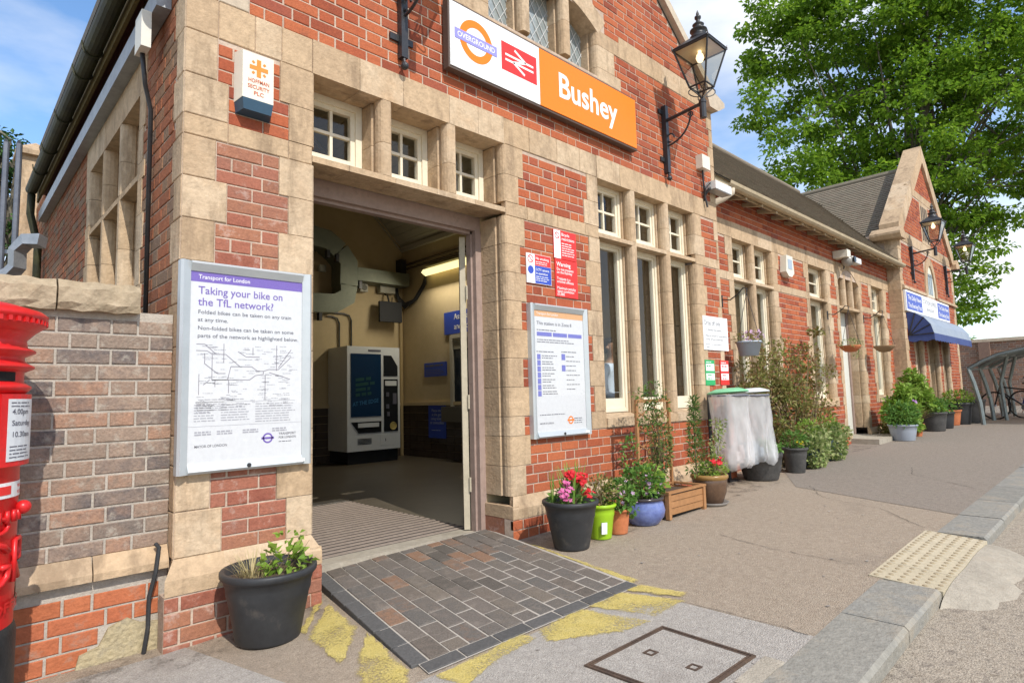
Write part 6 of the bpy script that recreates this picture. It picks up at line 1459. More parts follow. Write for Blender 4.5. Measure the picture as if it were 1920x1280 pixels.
# --- 6 wooden planter with trellis
WOOD = mat('stained_wood', [(.28, .13, .05), (.36, .18, .075), (.31, .15, .06)], .75, 5, .2, .3, 50, rnd=.5)
A6 = gnd(1256, 978); B6 = gnd(1320, 954); x0, x1 = A6.x+.02, B6.x+.03; yf = (A6.y+B6.y)/2; yb = yf+.36; z0 = g((x0+x1)/2)
t = thing('wooden_planter', 'wooden planter box with trellis and a wiry climber below the tall window', 'planter', ((x0+x1)/2, (yf+yb)/2, z0))
H6 = .21
def bx(nm, a, b, c, d, e, f, m=WOOD): q = MB(); q.box(a, b, c, d, z0+e, z0+f); return q.build(nm, m, t)
for xx in (x0, x1-.04):
    for yy in (yf, yb-.04): bx('corner_post', xx, xx+.04, yy, yy+.04, 0, H6+.01)
for k in range(3):
    zz = .035+k*.058
    bx('board', x0+.04, x1-.04, yf+.012, yf+.03, zz, zz+.053); bx('board', x0+.04, x1-.04, yb-.03, yb-.012, zz, zz+.053)
    bx('end_board', x0+.012, x0+.03, yf+.04, yb-.04, zz, zz+.053); bx('end_board', x1-.03, x1-.012, yf+.04, yb-.04, zz, zz+.053)
bx('top_rail', x0-.005, x1+.005, yf-.005, yf+.035, H6+.01, H6+.028); bx('top_rail', x0-.005, x1+.005, yb-.035, yb+.005, H6+.01, H6+.028); bx('top_rail', x0-.005, x0+.035, yf+.035, yb-.035, H6+.01, H6+.028); bx('top_rail', x1-.035, x1+.005, yf+.035, yb-.035, H6+.01, H6+.028)
bx('soil', x0+.03, x1-.03, yf+.03, yb-.03, .1, H6-.02, SOIL)
ty = yb-.02; zt6 = onx(1280, 772, x1-.06).z-z0 if False else 1.02
for xx in (x0+.03, x1-.06): bx('trellis_post', xx, xx+.03, ty-.02, ty+.005, H6, zt6)
bx('trellis_rail', x0+.03, x1-.03, ty-.022, ty+.003, zt6, zt6+.03)
for k in range(5):
    q = MB(); za, zb_ = H6+.06+k*.15, H6+.06+k*.15+.22; q.tube([(x0+.05, ty, z0+za), (x1-.05, ty, z0+zb_)], .006, 4); q.build('lattice_slat', WOOD, t)
    q = MB(); q.tube([(x0+.05, ty-.008, z0+zb_), (x1-.05, ty-.008, z0+za)], .006, 4); q.build('lattice_slat', WOOD, t)
rn = random.Random(9); xm = (x0+x1)/2
q = MB(); 
for k in range(9): leaves_in(q, (xm+rn.uniform(-.15, .15), ty-.03, z0+.35+k*.09), (.17, .07, .10), 120, .035, rn, .5, .3)
leaves_in(q, (xm, ty-.03, z0+1.12), (.2, .08, .10), 140, .03, rn, .4); q.build('leaves', LF_FIR, t)
q = MB(); leaves_in(q, (xm+.03, ty-.05, z0+.6), (.2, .06, .34), 260, .04, rn, .5); q.build('dry_leaves', LF_OLIVE, t)
q = MB(); twigs(q, (xm+.03, ty-.04, z0+.18), (xm, ty-.02, z0+.75), (.22, .06, .45), 40, rn, .004); q.build('stems', STEM, t)
# --- 7 brown glazed pot on saucer
BRG = mat('brown_glaze', [(.07, .04, .025), (.13, .075, .045)], .25, 6, .2, spec=.5)
P7 = gnd(1341, 950); rn = random.Random(10)
t = thing('potted_plant', 'brown glazed pot on a saucer with red flowers and a young fir', 'potted plant', (P7.x+.10, P7.y+.10, g(P7.x)+.002))
part(t, 'saucer', mat('grey_saucer', [(.20, .18, .16)], .7, 5, .15), lambda mb: mb.lathe([(.001, .0), (.15, 0), (.175, .03), (.168, .032), (.145, .012), (.001, .012)], 32), True)
part(t, 'pot', BRG, lambda mb: mb.lathe([(.001, .013), (.115, .013), (.12, .02), (.155, .12), (.168, .20), (.166, .25), (.15, .285), (.10, .27)], 36), True)
part(t, 'pot_rim', mat('ochre_glaze', [(.28, .16, .05)], .3, 6, .2), lambda mb: mb.lathe([(.166, .245), (.180, .262), (.180, .282), (.168, .295), (.15, .292), (.14, .27)], 36), True)
part(t, 'soil', SOIL, soil(.15, .265, rn))
part(t, 'leaves', LF_LIME, lambda mb: (leaves_in(mb, (.02, -.02, .33), (.16, .15, .07), 240, .04, rn, .5), leaves_in(mb, (.13, -.02, .36), (.10, .09, .11), 160, .04, rn, .3)))
part(t, 'red_flowers', FRED, lambda mb: flowers(mb, (-.0, -.07, .42), (.11, .05, .06), 14, .026, rn))
part(t, 'fir_branches', LF_FIR, lambda mb: [leaves_in(mb, (-.13+.02*math.sin(k), .06, .36+k*.07), (.12-.009*k, .08-.005*k, .07), 90, .05, rn, .25, .3) for k in range(10)])
part(t, 'sapling_leaves', LF_VAR, lambda mb: [leaves_in(mb, (xx+.01*k, -.02, .40+k*.04), (.045, .045, .03), 12, .04, rn, .55) for xx in (.06, .15) for k in range(11)])
part(t, 'stems', STEM, lambda mb: [mb.tube([(xx, 0, .27), (xx+.05, -.01, .6), (xx+.1, -.02, .84)], .004, 5) for xx in (.06, .15)]+[mb.tube([(-.13, .06, .27), (-.13, .06, 1.05)], .008, 5)])
# --- 8 half barrel and 9 grey pot
rn = random.Random(12); P8 = gnd(1440, 903)
BARP = mat('dark_barrel', [(.045, .043, .04), (.085, .08, .075)], .7, 7, .25, .3, 40)
t = thing('potted_plant', 'dark half-barrel planter full of low white-flowered leaves by the refuse sacks', 'potted plant', (P8.x+.16, P8.y+.15, g(P8.x)+.002))
part(t, 'barrel', BARP, lambda mb: mb.lathe([(.001, 0), (.19, 0), (.20, .02), (.235, .15), (.25, .27), (.258, .275), (.262, .325), (.25, .335), (.23, .335), (.22, .29), (.1, .28)], 40), True)
part(t, 'soil', SOIL, soil(.22, .29, rn)); part(t, 'leaves', LF_MID, lambda mb: leaves_in(mb, (0, -.02, .37), (.24, .22, .08), 420, .055, rn, .8)); part(t, 'flowers', FWHT, lambda mb: flowers(mb, (.0, -.1, .40), (.2, .1, .05), 14, .02, rn))
P9 = gnd(1500, 888); t = potted('grey-black round pot with yellow pansies beside the half-barrel', (P9.x+.10, P9.y+.09), .115, .155, .32, BARP, rn, band=True)
part(t, 'leaves', LF_MID, lambda mb: leaves_in(mb, (0, 0, .42), (.17, .15, .11), 320, .05, rn, .5)); part(t, 'flowers', FYEL, lambda mb: flowers(mb, (-.06, -.10, .40), (.06, .04, .04), 6, .025, rn)); part(t, 'stems', STEM, lambda mb: twigs(mb, (0, 0, .28), (0, 0, .42), (.14, .12, .1), 20, rn, .003))
# --- ivy planters
for k, (px_, py_, lab, n_) in enumerate(((1555, 876, 'trough of trailing variegated ivy spilling onto the pavement, next to the grey-black pot', 900), (1588, 862, 'trough of trailing ivy next to the side door step', 700))):
    p = gnd(px_, py_); rn = random.Random(20+k)
    t = thing('ivy_planter', lab, 'planter', (p.x, p.y+.25, g(p.x)))
    part(t, 'trough', flat('blue_grey_trough', (.06, .09, .11), .5), lambda mb: mb.hexa([(-.24, -.1, 0), (.24, -.1, 0), (.24, .1, 0), (-.24, .1, 0), (-.28, -.13, .30), (.28, -.13, .30), (.28, .13, .30), (-.28, .13, .30)]))
    part(t, 'ivy_leaves', LF_VAR, lambda mb: (leaves_in(mb, (-.12, -.12, .22), (.30, .14, .22), n_, .06, rn, .9, .3), leaves_in(mb, (.1, -.05, .38), (.30, .18, .15), n_//2, .06, rn, .9)))
    part(t, 'upright_leaves', LF_LIME, lambda mb: leaves_in(mb, (0, 0, .48), (.24, .14, .16), 260, .055, rn, .5))
p = gnd(1606, 840); rn = random.Random(25); t = potted('little terracotta pot with pale leaves at the side door', (p.x, p.y+.2), .07, .1, .18, TERR, rn, band=False)
part(t, 'leaves', LF_VAR, lambda mb: leaves_in(mb, (0, 0, .26), (.16, .14, .12), 220, .05, rn, .7))
# --- wall shrub on the wing
rn = random.Random(31)
t = thing('wall_shrub', 'large bronze-green shrub growing against the wing wall beneath the windows', 'shrub', (9.2, -.1, g(9.2)))
q = MB()
def shr(px_, py_, rr_, yy, n_, m=1):
    p = ony(px_, py_, yy); s_ = rr_*depth(p)/FPX
    for k in range(max(2, int(n_/62))): 
        v = rv3(rn); leaves_in(q, p+Vector((v.x*s_*1.1, v.y*.16, v.z*s_)), (s_*.38, .12, s_*.34), 45, .065, rn, .55, .4)
for a in ((1420, 700, 46, -.05, 800), (1470, 690, 55, -.05, 1300), (1520, 700, 45, -.0, 900), (1450, 740, 46, -.08, 700), (1500, 760, 50, -.1, 900), (1540, 770, 36, -.05, 500), (1400, 720, 28, -.05, 350), (1510, 650, 18, .1, 140), (1515, 622, 12, .12, 70), (1560, 700, 14, .1, 90), (1480, 810, 40, -.2, 600), (1530, 815, 35, -.2, 500)): shr(*a)
q.build('leaves', LF_OLIVE, t)
q = MB(); 
for k in range(60):
    a = Vector((9.2+rn.uniform(-.9, 1.0), .0+rn.uniform(-.1, .1), g(9.2))); e = ony(rn.uniform(1390, 1560), rn.uniform(640, 760), rn.uniform(-.1, .1)); q.tube([a, a*.45+e*.55+rv3(rn)*.12, e], [.012, .008, .003], 5)
q.build('branches', STEM, t)
# --- hanging baskets
def basket(px_, py_, lab, m, r_, fol, kind, yb=.26):
    rn = random.Random(int(px_)); p = ony(px_, py_, yb-.32); k = Vector((p.x, yb, p.z+.62))
    t = thing('hanging_basket', lab, 'hanging basket', tuple(k))
    q = MB(); q.tube([k, k+Vector((0, -.12, -.02)), k+Vector((0, -.24, .05)), k+Vector((0, -.31, .12)), k+Vector((0, -.36, .10)), k+Vector((0, -.35, .05))], .008, 6); q.tube([k+Vector((0, -.005, .06)), k+Vector((0, -.005, -.10))], .012, 6); q.build('hook', DARKM, t)
    c = Vector((p.x, yb-.34, p.z))
    q = MB(); h = r_*1.05
    if kind == 'bowl': q.lathe([(.001, -h*.55), (r_*.5, -h*.5), (r_*.9, -.03), (r_, 0), (r_*1.04, .02), (r_*.96, .02)], 24, tuple(c))
    else: q.lathe([(.001, -h), (r_*.72, -h), (r_*.98, 0), (r_*1.04, .0), (r_*1.04, .02), (r_*.94, .02)], 24, tuple(c))
    q.build('bowl', m, t, smooth=True)
    for a in (.5, 2.6, 4.7): q = MB(); q.tube([c+Vector((r_*math.cos(a), r_*math.sin(a), .02)), (c.x, yb-.35, k.z+.05)], .004, 4); q.build('chain', DARKM, t)
    if fol:
        q = MB(); leaves_in(q, c+Vector((0, 0, .05)), (r_*1.3, r_*1.2, r_*.55), 240, .04, rn, .5); leaves_in(q, c+Vector((r_*.9, -.05, -.08)), (r_*.4, r_*.4, r_*.6), 60, .04, rn, .5); q.build('leaves', fol, t)
        if kind != 'bowl': q = MB(); flowers(q, c+Vector((0, -.05, .10)), (r_*1.3, r_*.9, r_*.5), 26, .025, rn); q.build('flowers', FLIL, t)
basket(1401, 643, 'pale blue metal bucket of lilac flowers hanging by the first wing window', flat('pale_blue_bucket', (.42, .47, .55), .4), .16, LF_OLIVE, 'bucket')
basket(1592, 650, 'orange hanging basket with trailing green leaves by the side door', TERR, .17, LF_VAR, 'bowl')
basket(1656, 650, 'empty brown wicker hanging basket by the last wing window', mat('wicker', [(.24, .15, .08)], .9, 20, .3), .19, None, 'bowl')
# ================================================================== refuse sacks on hoops
BAGM = bpy.data.materials.new('clear_sack'); BAGM.use_nodes = True
N = BAGM.node_tree.nodes; l = BAGM.node_tree.links.new; pb = N['Principled BSDF']; pb.inputs['Base Color'].default_value = (.9, .9, .9, 1); pb.inputs['Roughness'].default_value = .2
trn = N.new('ShaderNodeBsdfTransparent'); ms = N.new('ShaderNodeMixShader'); tl_ = N.new('ShaderNodeBsdfTranslucent'); tl_.inputs[0].default_value = (.9, .9, .9, 1); m2_ = N.new('ShaderNodeMixShader'); m2_.inputs[0].default_value = .35
nz_ = N.new('ShaderNodeTexNoise'); nz_.inputs['Scale'].default_value = 4; mr_ = N.new('ShaderNodeMapRange'); mr_.inputs[3].default_value = .22; mr_.inputs[4].default_value = .72
l(nz_.outputs[0], mr_.inputs[0]); l(pb.outputs[0], m2_.inputs[1]); l(tl_.outputs[0], m2_.inputs[2]); l(mr_.outputs[0], ms.inputs[0]); l(trn.outputs[0], ms.inputs[1]); l(m2_.outputs[0], ms.inputs[2]); l(ms.outputs[0], N['Material Output'].inputs[0])
def sack(px_, py_, yy, lab, lidm, ph):
    p = ony(px_, py_, yy); c = Vector((p.x, yy, p.z)); z0 = g(c.x); R_ = .22
    t = thing('refuse_sack_holder', lab, 'bin', (c.x, yy, z0))
    q = MB(); q.tube([(c.x, -.06, z0), (c.x, -.06, c.z)], .02, 8); q.tube([(c.x, -.06, c.z-.02), (c.x, yy+R_, c.z-.02)], .015, 6); q.box(c.x-.12, c.x+.12, -.12, -.052, z0, z0+.02); q.build('stand', DARKM, t)
    q = MB(); q.tube([(c.x+R_*math.cos(a), yy+R_*math.sin(a), c.z-.02) for a in [k*6.2832/24 for k in range(25)]], .012, 6); q.build('hoop', GREYT, t)
    q = MB(); q.lathe([(.001, .045), (R_*.6, .04), (R_*.95, .012), (R_*1.05, 0), (R_*1.05, -.012), (R_, -.012)], 32, (0, 0, 0)); tl = .22
    q.v = [(c.x+x_, yy+y_, c.z+.02+z_+y_*math.sin(tl)*-.35) for x_, y_, z_ in q.v]; q.build('lid', lidm, t, smooth=True)
    q = MB(); n = 48; rows_ = 16; H_ = c.z-z0-.24; vs = []
    for j in range(rows_+1):
        f = j/rows_
        for k in range(n):
            a = 6.2832*k/n; w_ = .022*math.sin(7*a+ph+3*f)+.016*abs(math.sin(8*a-4*f+ph))+.012*math.sin(23*a+5*f)+.008*abs(math.sin(17*a+11*f))
            rr_ = R_*(1.04-.10*math.sin(f*2.2)+.12*f*math.sin(a*2+ph))*(1-.0*f)+w_*(.3+1.2*f)
            if j == rows_: rr_ *= .8
            vs.append((c.x+rr_*math.cos(a)+.05*f*math.sin(ph), yy+rr_*math.sin(a)*.9-.04*f, c.z-.005-H_*f+.03*math.sin(3*a+ph)*f))
    q.add(vs, [(j*n+k, j*n+(k+1) % n, (j+1)*n+(k+1) % n, (j+1)*n+k) for j in range(rows_) for k in range(n)]); q.build('sack', BAGM, t, smooth=True)
    q = MB(); rn = random.Random(int(px_))
    for k in range(9): v = rv3(rn); q.box(*[x_ for i in range(3) for x_ in ((c.x, yy, z0+.36)[i]+v[i]*.1-.05, (c.x, yy, z0+.36)[i]+v[i]*.1+.05)])
    q.build('litter', mat('litter', [(.4, .2, .15), (.5, .5, .5), (.2, .25, .3)], .7, 6, .1, rnd=.9), t)
sack(1364, 738, -.30, 'clear refuse sack on a hoop with green lid, fuller of recycling', flat('green_lid', (.20, .50, .28), .4), .4)
sack(1404, 738, -.36, 'clear refuse sack on a hoop with white lid', flat('white_lid', (.62, .66, .66), .4), 2.1)
# ================================================================== person behind the window
pc_ = ony(1149, 655, .60)
t = thing('person', 'person in pale shirt looking out through the tall window', 'person', (pc_.x, .62, FLZ), math.radians(4))
SKIN = mat('skin', [(.30, .165, .105), (.34, .19, .125)], .5, 8, .06, spec=.4)
HZ = pc_.z-FLZ; k_ = HZ/1.60
def skin(name, verts, edges, rad, m, parent, sub=2):
    me = bpy.data.meshes.new(name); me.from_pydata([tuple(Vector(v)*k_) for v in verts], edges, []); ob = bpy.data.objects.new(name, me); COL.objects.link(ob)
    me.materials.append(m); md = ob.modifiers.new('skin', 'SKIN'); md.use_smooth_shade = True
    for i, r_ in enumerate(rad):
        sv = me.skin_vertices[0].data[i]; sv.radius = (r_[0]*k_, r_[1]*k_) if isinstance(r_, tuple) else (r_*k_, r_*k_); sv.use_root = (i == 0)
    s2 = ob.modifiers.new('sub', 'SUBSURF'); s2.levels = sub; s2.render_levels = sub
    dg = bpy.context.evaluated_depsgraph_get(); dg.update()
    m3 = bpy.data.meshes.new_from_object(ob.evaluated_get(dg)); bpy.data.objects.remove(ob); o2 = bpy.data.objects.new(name, m3); COL.objects.link(o2); o2.parent = parent; ORG[o2] = ORG[parent]
    m3.polygons.foreach_set('use_smooth', [True]*len(m3.polygons)); return o2
# local axes: -y is the way the figure faces
V = [(0, 0, .92), (0, 0, 1.12), (0, .01, 1.30), (0, .02, 1.39), (0, .015, 1.475), (0, -.012, 1.565), (0, -.01, 1.63), (0, 0, 1.71),
     (-.19, .02, 1.36), (-.25, -.02, 1.10), (-.12, -.22, 1.02), (-.03, -.27, 1.08), (.19, .02, 1.36), (.25, -.02, 1.10), (.12, -.22, 1.02), (.03, -.28, 1.10),
     (-.09, 0, .86), (-.10, -.01, .48), (-.10, .02, .08), (-.10, -.12, .03), (.09, 0, .86), (.10, -.01, .48), (.10, .02, .08), (.10, -.12, .03)]
E_ = [(0, 1), (1, 2), (2, 3), (3, 4), (4, 5), (5, 6), (6, 7), (3, 8), (8, 9), (9, 10), (10, 11), (3, 12), (12, 13), (13, 14), (14, 15), (0, 16), (16, 17), (17, 18), (18, 19), (0, 20), (20, 21), (21, 22), (22, 23)]
RD = [(.15, .10), (.13, .09), (.15, .10), (.10, .08), .040, (.068, .080), (.084, .100), (.062, .075), .055, .042, .032, .03, .055, .042, .032, .03, .08, .055, .04, .035, .08, .055, .04, .035]
body = skin('body', V, E_, RD, SKIN, t)
sh = [V[0], V[1], V[2], V[3], (0, .01, 1.44), V[8], V[9], (-.15, -.17, 1.04), V[12], V[13], (.15, -.17, 1.04)]
skin('shirt', [Vector(v) for v in sh], [(0, 1), (1, 2), (2, 3), (3, 4), (3, 5), (5, 6), (6, 7), (3, 8), (8, 9), (9, 10)], [(.168, .12), (.15, .11), (.168, .12), (.13, .10), .06, .072, .058, .046, .072, .058, .046], flat('pale_shirt', (.55, .62, .72), .8), t)
tr_ = [(0, 0, .95), (-.09, 0, .86), (-.10, -.01, .48), (-.10, .02, .12), (.09, 0, .86), (.10, -.01, .48), (.10, .02, .12)]
skin('trousers', tr_, [(0, 1), (1, 2), (2, 3), (0, 4), (4, 5), (5, 6)], [(.165, .12), .10, .075, .065, .10, .075, .065], flat('dark_trousers', (.02, .022, .03), .8), t)
def pm(fn): q = MB(); fn(q); q.v = [tuple(Vector(v)*k_) for v in q.v]; return q
q = pm(lambda q: (q.lathe([(.001, 1.742), (.05, 1.732), (.080, 1.705), (.088, 1.690)], 24, (0, .012, 0)), q.lathe([(.088, 1.692), (.094, 1.65), (.092, 1.60), (.084, 1.56)], 16, (0, .012, 0), None, math.radians(-12), math.radians(192)))); q.v = [(x_, y_*1.12, z_) for x_, y_, z_ in q.v]; q.build('hair', flat('black_hair', (.008, .007, .007), .6), t, smooth=True, world=False)
q = pm(lambda q: q.ball((0, .115, 1.66), .045, 8)); q.build('hair_bun', flat('black_hair', (.008, .007, .007), .6), t, smooth=True, world=False)
def feat(nm, m, fn): q = pm(fn); q.build(nm, m, t, smooth=True, world=False)
for s_ in (-1, 1):
    feat('eye', flat('eye_white', (.6, .58, .55), .3), lambda q: q.ball((s_*.030, -.083, 1.635), .013, 6)); feat('iris', flat('iris_dark', (.01, .008, .006), .2), lambda q: q.ball((s_*.030, -.0935, 1.635), .006, 6))
    feat('ear', SKIN, lambda q: q.ball((s_*.078, .005, 1.62), .022, 6)); feat('eyebrow', flat('black_hair', (.008, .007, .007), .6), lambda q: q.tube([(s_*.015, -.094, 1.657), (s_*.03, -.096, 1.662), (s_*.048, -.088, 1.657)], .004, 5))
feat('nose', SKIN, lambda q: q.tube([(0, -.086, 1.640), (0, -.104, 1.612), (0, -.094, 1.597)], [.008, .015, .009], 8)); feat('mouth', flat('lip', (.17, .05, .045), .4), lambda q: q.tube([(-.024, -.082, 1.565), (0, -.092, 1.568), (.024, -.082, 1.565)], [.004, .008, .004], 6))
for s_ in (-1, 1):      # five fingers on each hand, clasped
    hx = s_*.03
    for k in range(4): feat('finger', SKIN, lambda q: q.tube([(hx, -.275, 1.10-k*.017), (hx-s_*.035, -.30, 1.10-k*.017), (hx-s_*.065, -.29, 1.10-k*.016), (hx-s_*.075, -.27, 1.10-k*.016)], [.0095, .009, .008, .006], 6))
    feat('thumb', SKIN, lambda q: q.tube([(hx, -.26, 1.115), (hx-s_*.015, -.28, 1.145), (hx-s_*.03, -.285, 1.155)], [.011, .010, .007], 6))
# ================================================================== far gable: shop sign, awning
t = thing('shop_fascia_sign', 'blue and white shop fascia sign above the awning on the far gable', 'sign', (18, -.05, 2.98))
m_ = MB(); m_.box(15.82, 20.2, -.055, -.01, 2.985, 3.465); m_.build('board', WHITE, t)
for a, b in ((15.87, 17.22), (18.85, 20.15)):
    m_ = MB(); m_.box(a, b, -.060, -.055, 3.03, 3.42); pn = m_.build('blue_panel', BLUES, t)
    m_ = MB()
    for k, s_ in enumerate(('The Daily News', 'The Evening Post')): put_text(m_, s_, .15, F_MAIN.P(a+.08, 3.26-k*.18, .0615), XU, ZV, 0, .01, width=b-a-.16)
    m_.build('lettering', WHITE, pn)
m_ = MB(); put_text(m_, 'STATION EXPRESS', .16, F_MAIN.P(17.35, 3.27, .0562), XU, ZV, 0, .0, width=1.4); put_text(m_, 'NEWSAGENT', .11, F_MAIN.P(17.65, 3.11, .0562), XU, ZV, 0, 0, width=.8); m_.build('lettering', GREYT, t)
AWB = mat('awning_blue', [(.035, .055, .17), (.05, .075, .22)], .6, 3, .1); AWG = mat('awning_sheen', [(.22, .26, .33), (.30, .33, .37)], .5, 2, .12)  # canopy top: light reflecting off the blue cloth, put into a greyer colour
t = thing('awning', 'blue dutch-canopy shop awning with scalloped edge on the far gable', 'awning', (18, 0, 2.45))
aw = [(0, 2.96), (-.17, 2.92), (-.33, 2.81), (-.45, 2.64), (-.50, 2.44)]
m_ = MB()
for (a, b), (c, d) in zip(aw, aw[1:]): m_.quad((15.95, a, b), (20.1, a, b), (20.1, c, d), (15.95, c, d))
m_.build('canopy', AWG, t)
for xx, nm in ((15.95, 'end_fan'), (20.1, 'end_fan')):
    m_ = MB()
    for (a, b), (c, d) in zip(aw, aw[1:]): m_.add([(xx, -.02, 2.42), (xx, a, b), (xx, c, d)], [(0, 1, 2)])
    m_.build(nm, AWB, t)
    for a, b in aw[1:]: m_ = MB(); m_.tube([(xx-.005, -.02, 2.42), (xx-.005, a, b)], .012, 5); m_.build('rib', DARKM, t)
m_ = MB(); n = 60
for k in range(n):
    a, b = 15.95+4.15*k/n, 15.95+4.15*(k+1)/n; f_ = lambda x_: 2.30-.035*abs(math.sin((x_-15.95)*math.pi/.26)); m_.quad((a, -.502, 2.44), (b, -.502, 2.44), (b, -.505, f_(b)), (a, -.505, f_(a)))
for k in range(16):
    a, b = -.50*k/16, -.50*(k+1)/16; f_ = lambda y_: 2.30-.035*abs(math.sin(y_*math.pi/.23)); m_.quad((15.948, a, 2.42), (15.948, b, 2.42), (15.948, b, f_(b)), (15.948, a, f_(a)))
m_.build('valance', AWB, t)
# ================================================================== far pots
rn = random.Random(44)
def farpot(px_, py_, lab, r0, r1, h, m, fol, n_, size, fh=.3, fz=.15, dy=.15):
    p = gnd(px_, py_); t = potted(lab, (p.x, p.y+dy), r0, r1, h, m, rn, band=False)
    part(t, 'leaves', fol, lambda mb: leaves_in(mb, (0, 0, h+fz), (r1*1.25, r1*1.1, fh), n_, size, rn, .5)); return t
farpot(1712, 826, 'pale-rimmed tub with grassy plants beyond the side door', .19, .24, .30, flat('grey_tub', (.30, .33, .38), .4), LF_MID, 500, .09, .25)
t = thing('yellow_shrub', 'yellow-green bushy shrub standing among the pots before the far gable', 'shrub', (ony(1712, 800, -.3).x, -.3, g(13)))
q = MB(); 
for px_, py_, r_ in ((1692, 735, 26), (1688, 770, 28), (1712, 712, 20), (1725, 750, 26), (1700, 795, 24), (1742, 765, 22), (1748, 795, 18)):
    p = ony(px_, py_, -.3); s_ = r_*depth(p)/FPX
    for k in range(6): v = rv3(rn); leaves_in(q, p+v*s_*.8, (s_*.45, s_*.4, s_*.4), 80, .10, rn, .7)
q.build('leaves', LF_LIME, t); q = MB(); p = ony(1712, 780, -.3); twigs(q, (p.x, -.3, g(p.x)), (p.x, -.3, p.z), (.7, .15, .45), 30, rn, .01); q.build('branches', STEM, t)
t = thing('bronze_shrub', 'straggling brownish shrub spilling over the pavement by the pale-rimmed tub', 'shrub', (11.7, -.5, g(11.7)))
q = MB(); p = gnd(1690, 815); 
for k in range(9): leaves_in(q, (p.x+rn.uniform(-.45, .5), p.y+.15+rn.uniform(-.1, .2), g(p.x)+.12+rn.uniform(-.05, .16)), (.2, .16, .11), 70, .07, rn, .6)
q.build('leaves', LF_OLIVE, t); q = MB(); twigs(q, (p.x, p.y+.2, g(p.x)), (p.x, p.y+.15, g(p.x)+.2), (.5, .25, .15), 30, rn, .006); q.build('branches', STEM, t)
t = thing('spiky_plant', 'arching brown sedge in a terracotta pot before the far gable', 'potted plant', (13.3, -.5, g(13.3))); p = gnd(1735, 818)
t.location = (p.x, p.y+.15, g(p.x)); part(t, 'pot', TERR, pot_lathe(.1, .14, .25, band=False), True); part(t, 'blades', LF_OLIVE, lambda mb: blades(mb, (0, 0, .22), 150, .45, .5, rn, .012, .08))
part(t, 'tall_stems', LF_MID, lambda mb: blades(mb, (.2, .15, .2), 30, .6, .4, rn, .014, .1)); part(t, 'flowers', flat('mauve_petal', (.30, .14, .36), .5), lambda mb: flowers(mb, (.25, .1, .75), (.25, .1, .12), 10, .05, rn))
for a in ((1768, 808, 'round dark tub with leafy greens before the far gable', .2, .25, .4, BARP, LF_MID, 260, .09), (1785, 803, 'smaller dark tub behind the round one before the far gable', .18, .22, .36, PLB, LF_MID, 200, .08), (1798, 797, 'bright terracotta pot near the bicycle shelter', .17, .22, .35, TERR, LF_LIME, 60, .06),
          (1814, 795, 'black pot of bright feathery greenery near the bicycle shelter', .22, .28, .5, PLB, LF_LIME, 420, .08), (1834, 792, 'large grey-black tub closest to the bicycle shelter', .28, .33, .55, BARP, LF_MID, 40, .07)): farpot(*a, fh=.18, fz=.1)
# ================================================================== bicycle shelter, bicycles, far wall
t = thing('bicycle_shelter', 'grey steel bicycle shelter with curved translucent roof', 'shelter', (18, -1.2, g(18)))
SHM = mat('shelter_steel', [(.16, .19, .19), (.24, .27, .26)], .5, 4, .1, metal=.4)
roofp = [(-.82, 1.63), (-1.08, 1.79), (-1.38, 1.93), (-1.85, 2.03), (-2.5, 2.07), (-3.2, 2.0), (-3.8, 1.85)]
for xx in (17.3, 18.7, 20.1, 21.5):
    z0 = g(xx); m_ = MB(); m_.tube([(xx, -1.02, z0), (xx, -.99, z0+.5), (xx, -.91, z0+.95), (xx, -.83, z0+1.27)], .045, 8); m_.build('post', SHM, t)
    m_ = MB(); m_.tube([(xx, y_, z_+(z0-g(17.3))) for y_, z_ in roofp], .04, 8); m_.build('roof_hoop', SHM, t)
for xx in (18.8, 20.2):
    z0 = g(xx); m_ = MB(); m_.tube([(xx, -1.25, z0), (xx, -1.20, z0+.9), (xx, -1.38, z0+1.6)], .04, 8); m_.build('post', SHM, t)
for y_, z_ in roofp[::2]: m_ = MB(); m_.tube([(17.3, y_, z_-.02), (21.5, y_, z_+.1)], .02, 6); m_.build('purlin', SHM, t)
m_ = MB()
for (a, b), (c, d) in zip(roofp, roofp[1:]): m_.quad((17.25, a, b+.045), (21.6, a, b+.16), (21.6, c, d+.16), (17.25, c, d+.045))
m_.build('roof_sheet', glassmat('roof_poly', (.42, .36, .30), .3, .5, .75), t)
BIKB = flat('bike_blue', (.02, .03, .16), .3); BIKR = flat('bike_dark', (.02, .02, .022), .4); RUB = flat('rubber', (.012, .012, .012), .7); CHR = mat('chrome', [(.6, .6, .62)], .2, 4, .05, metal=.9)
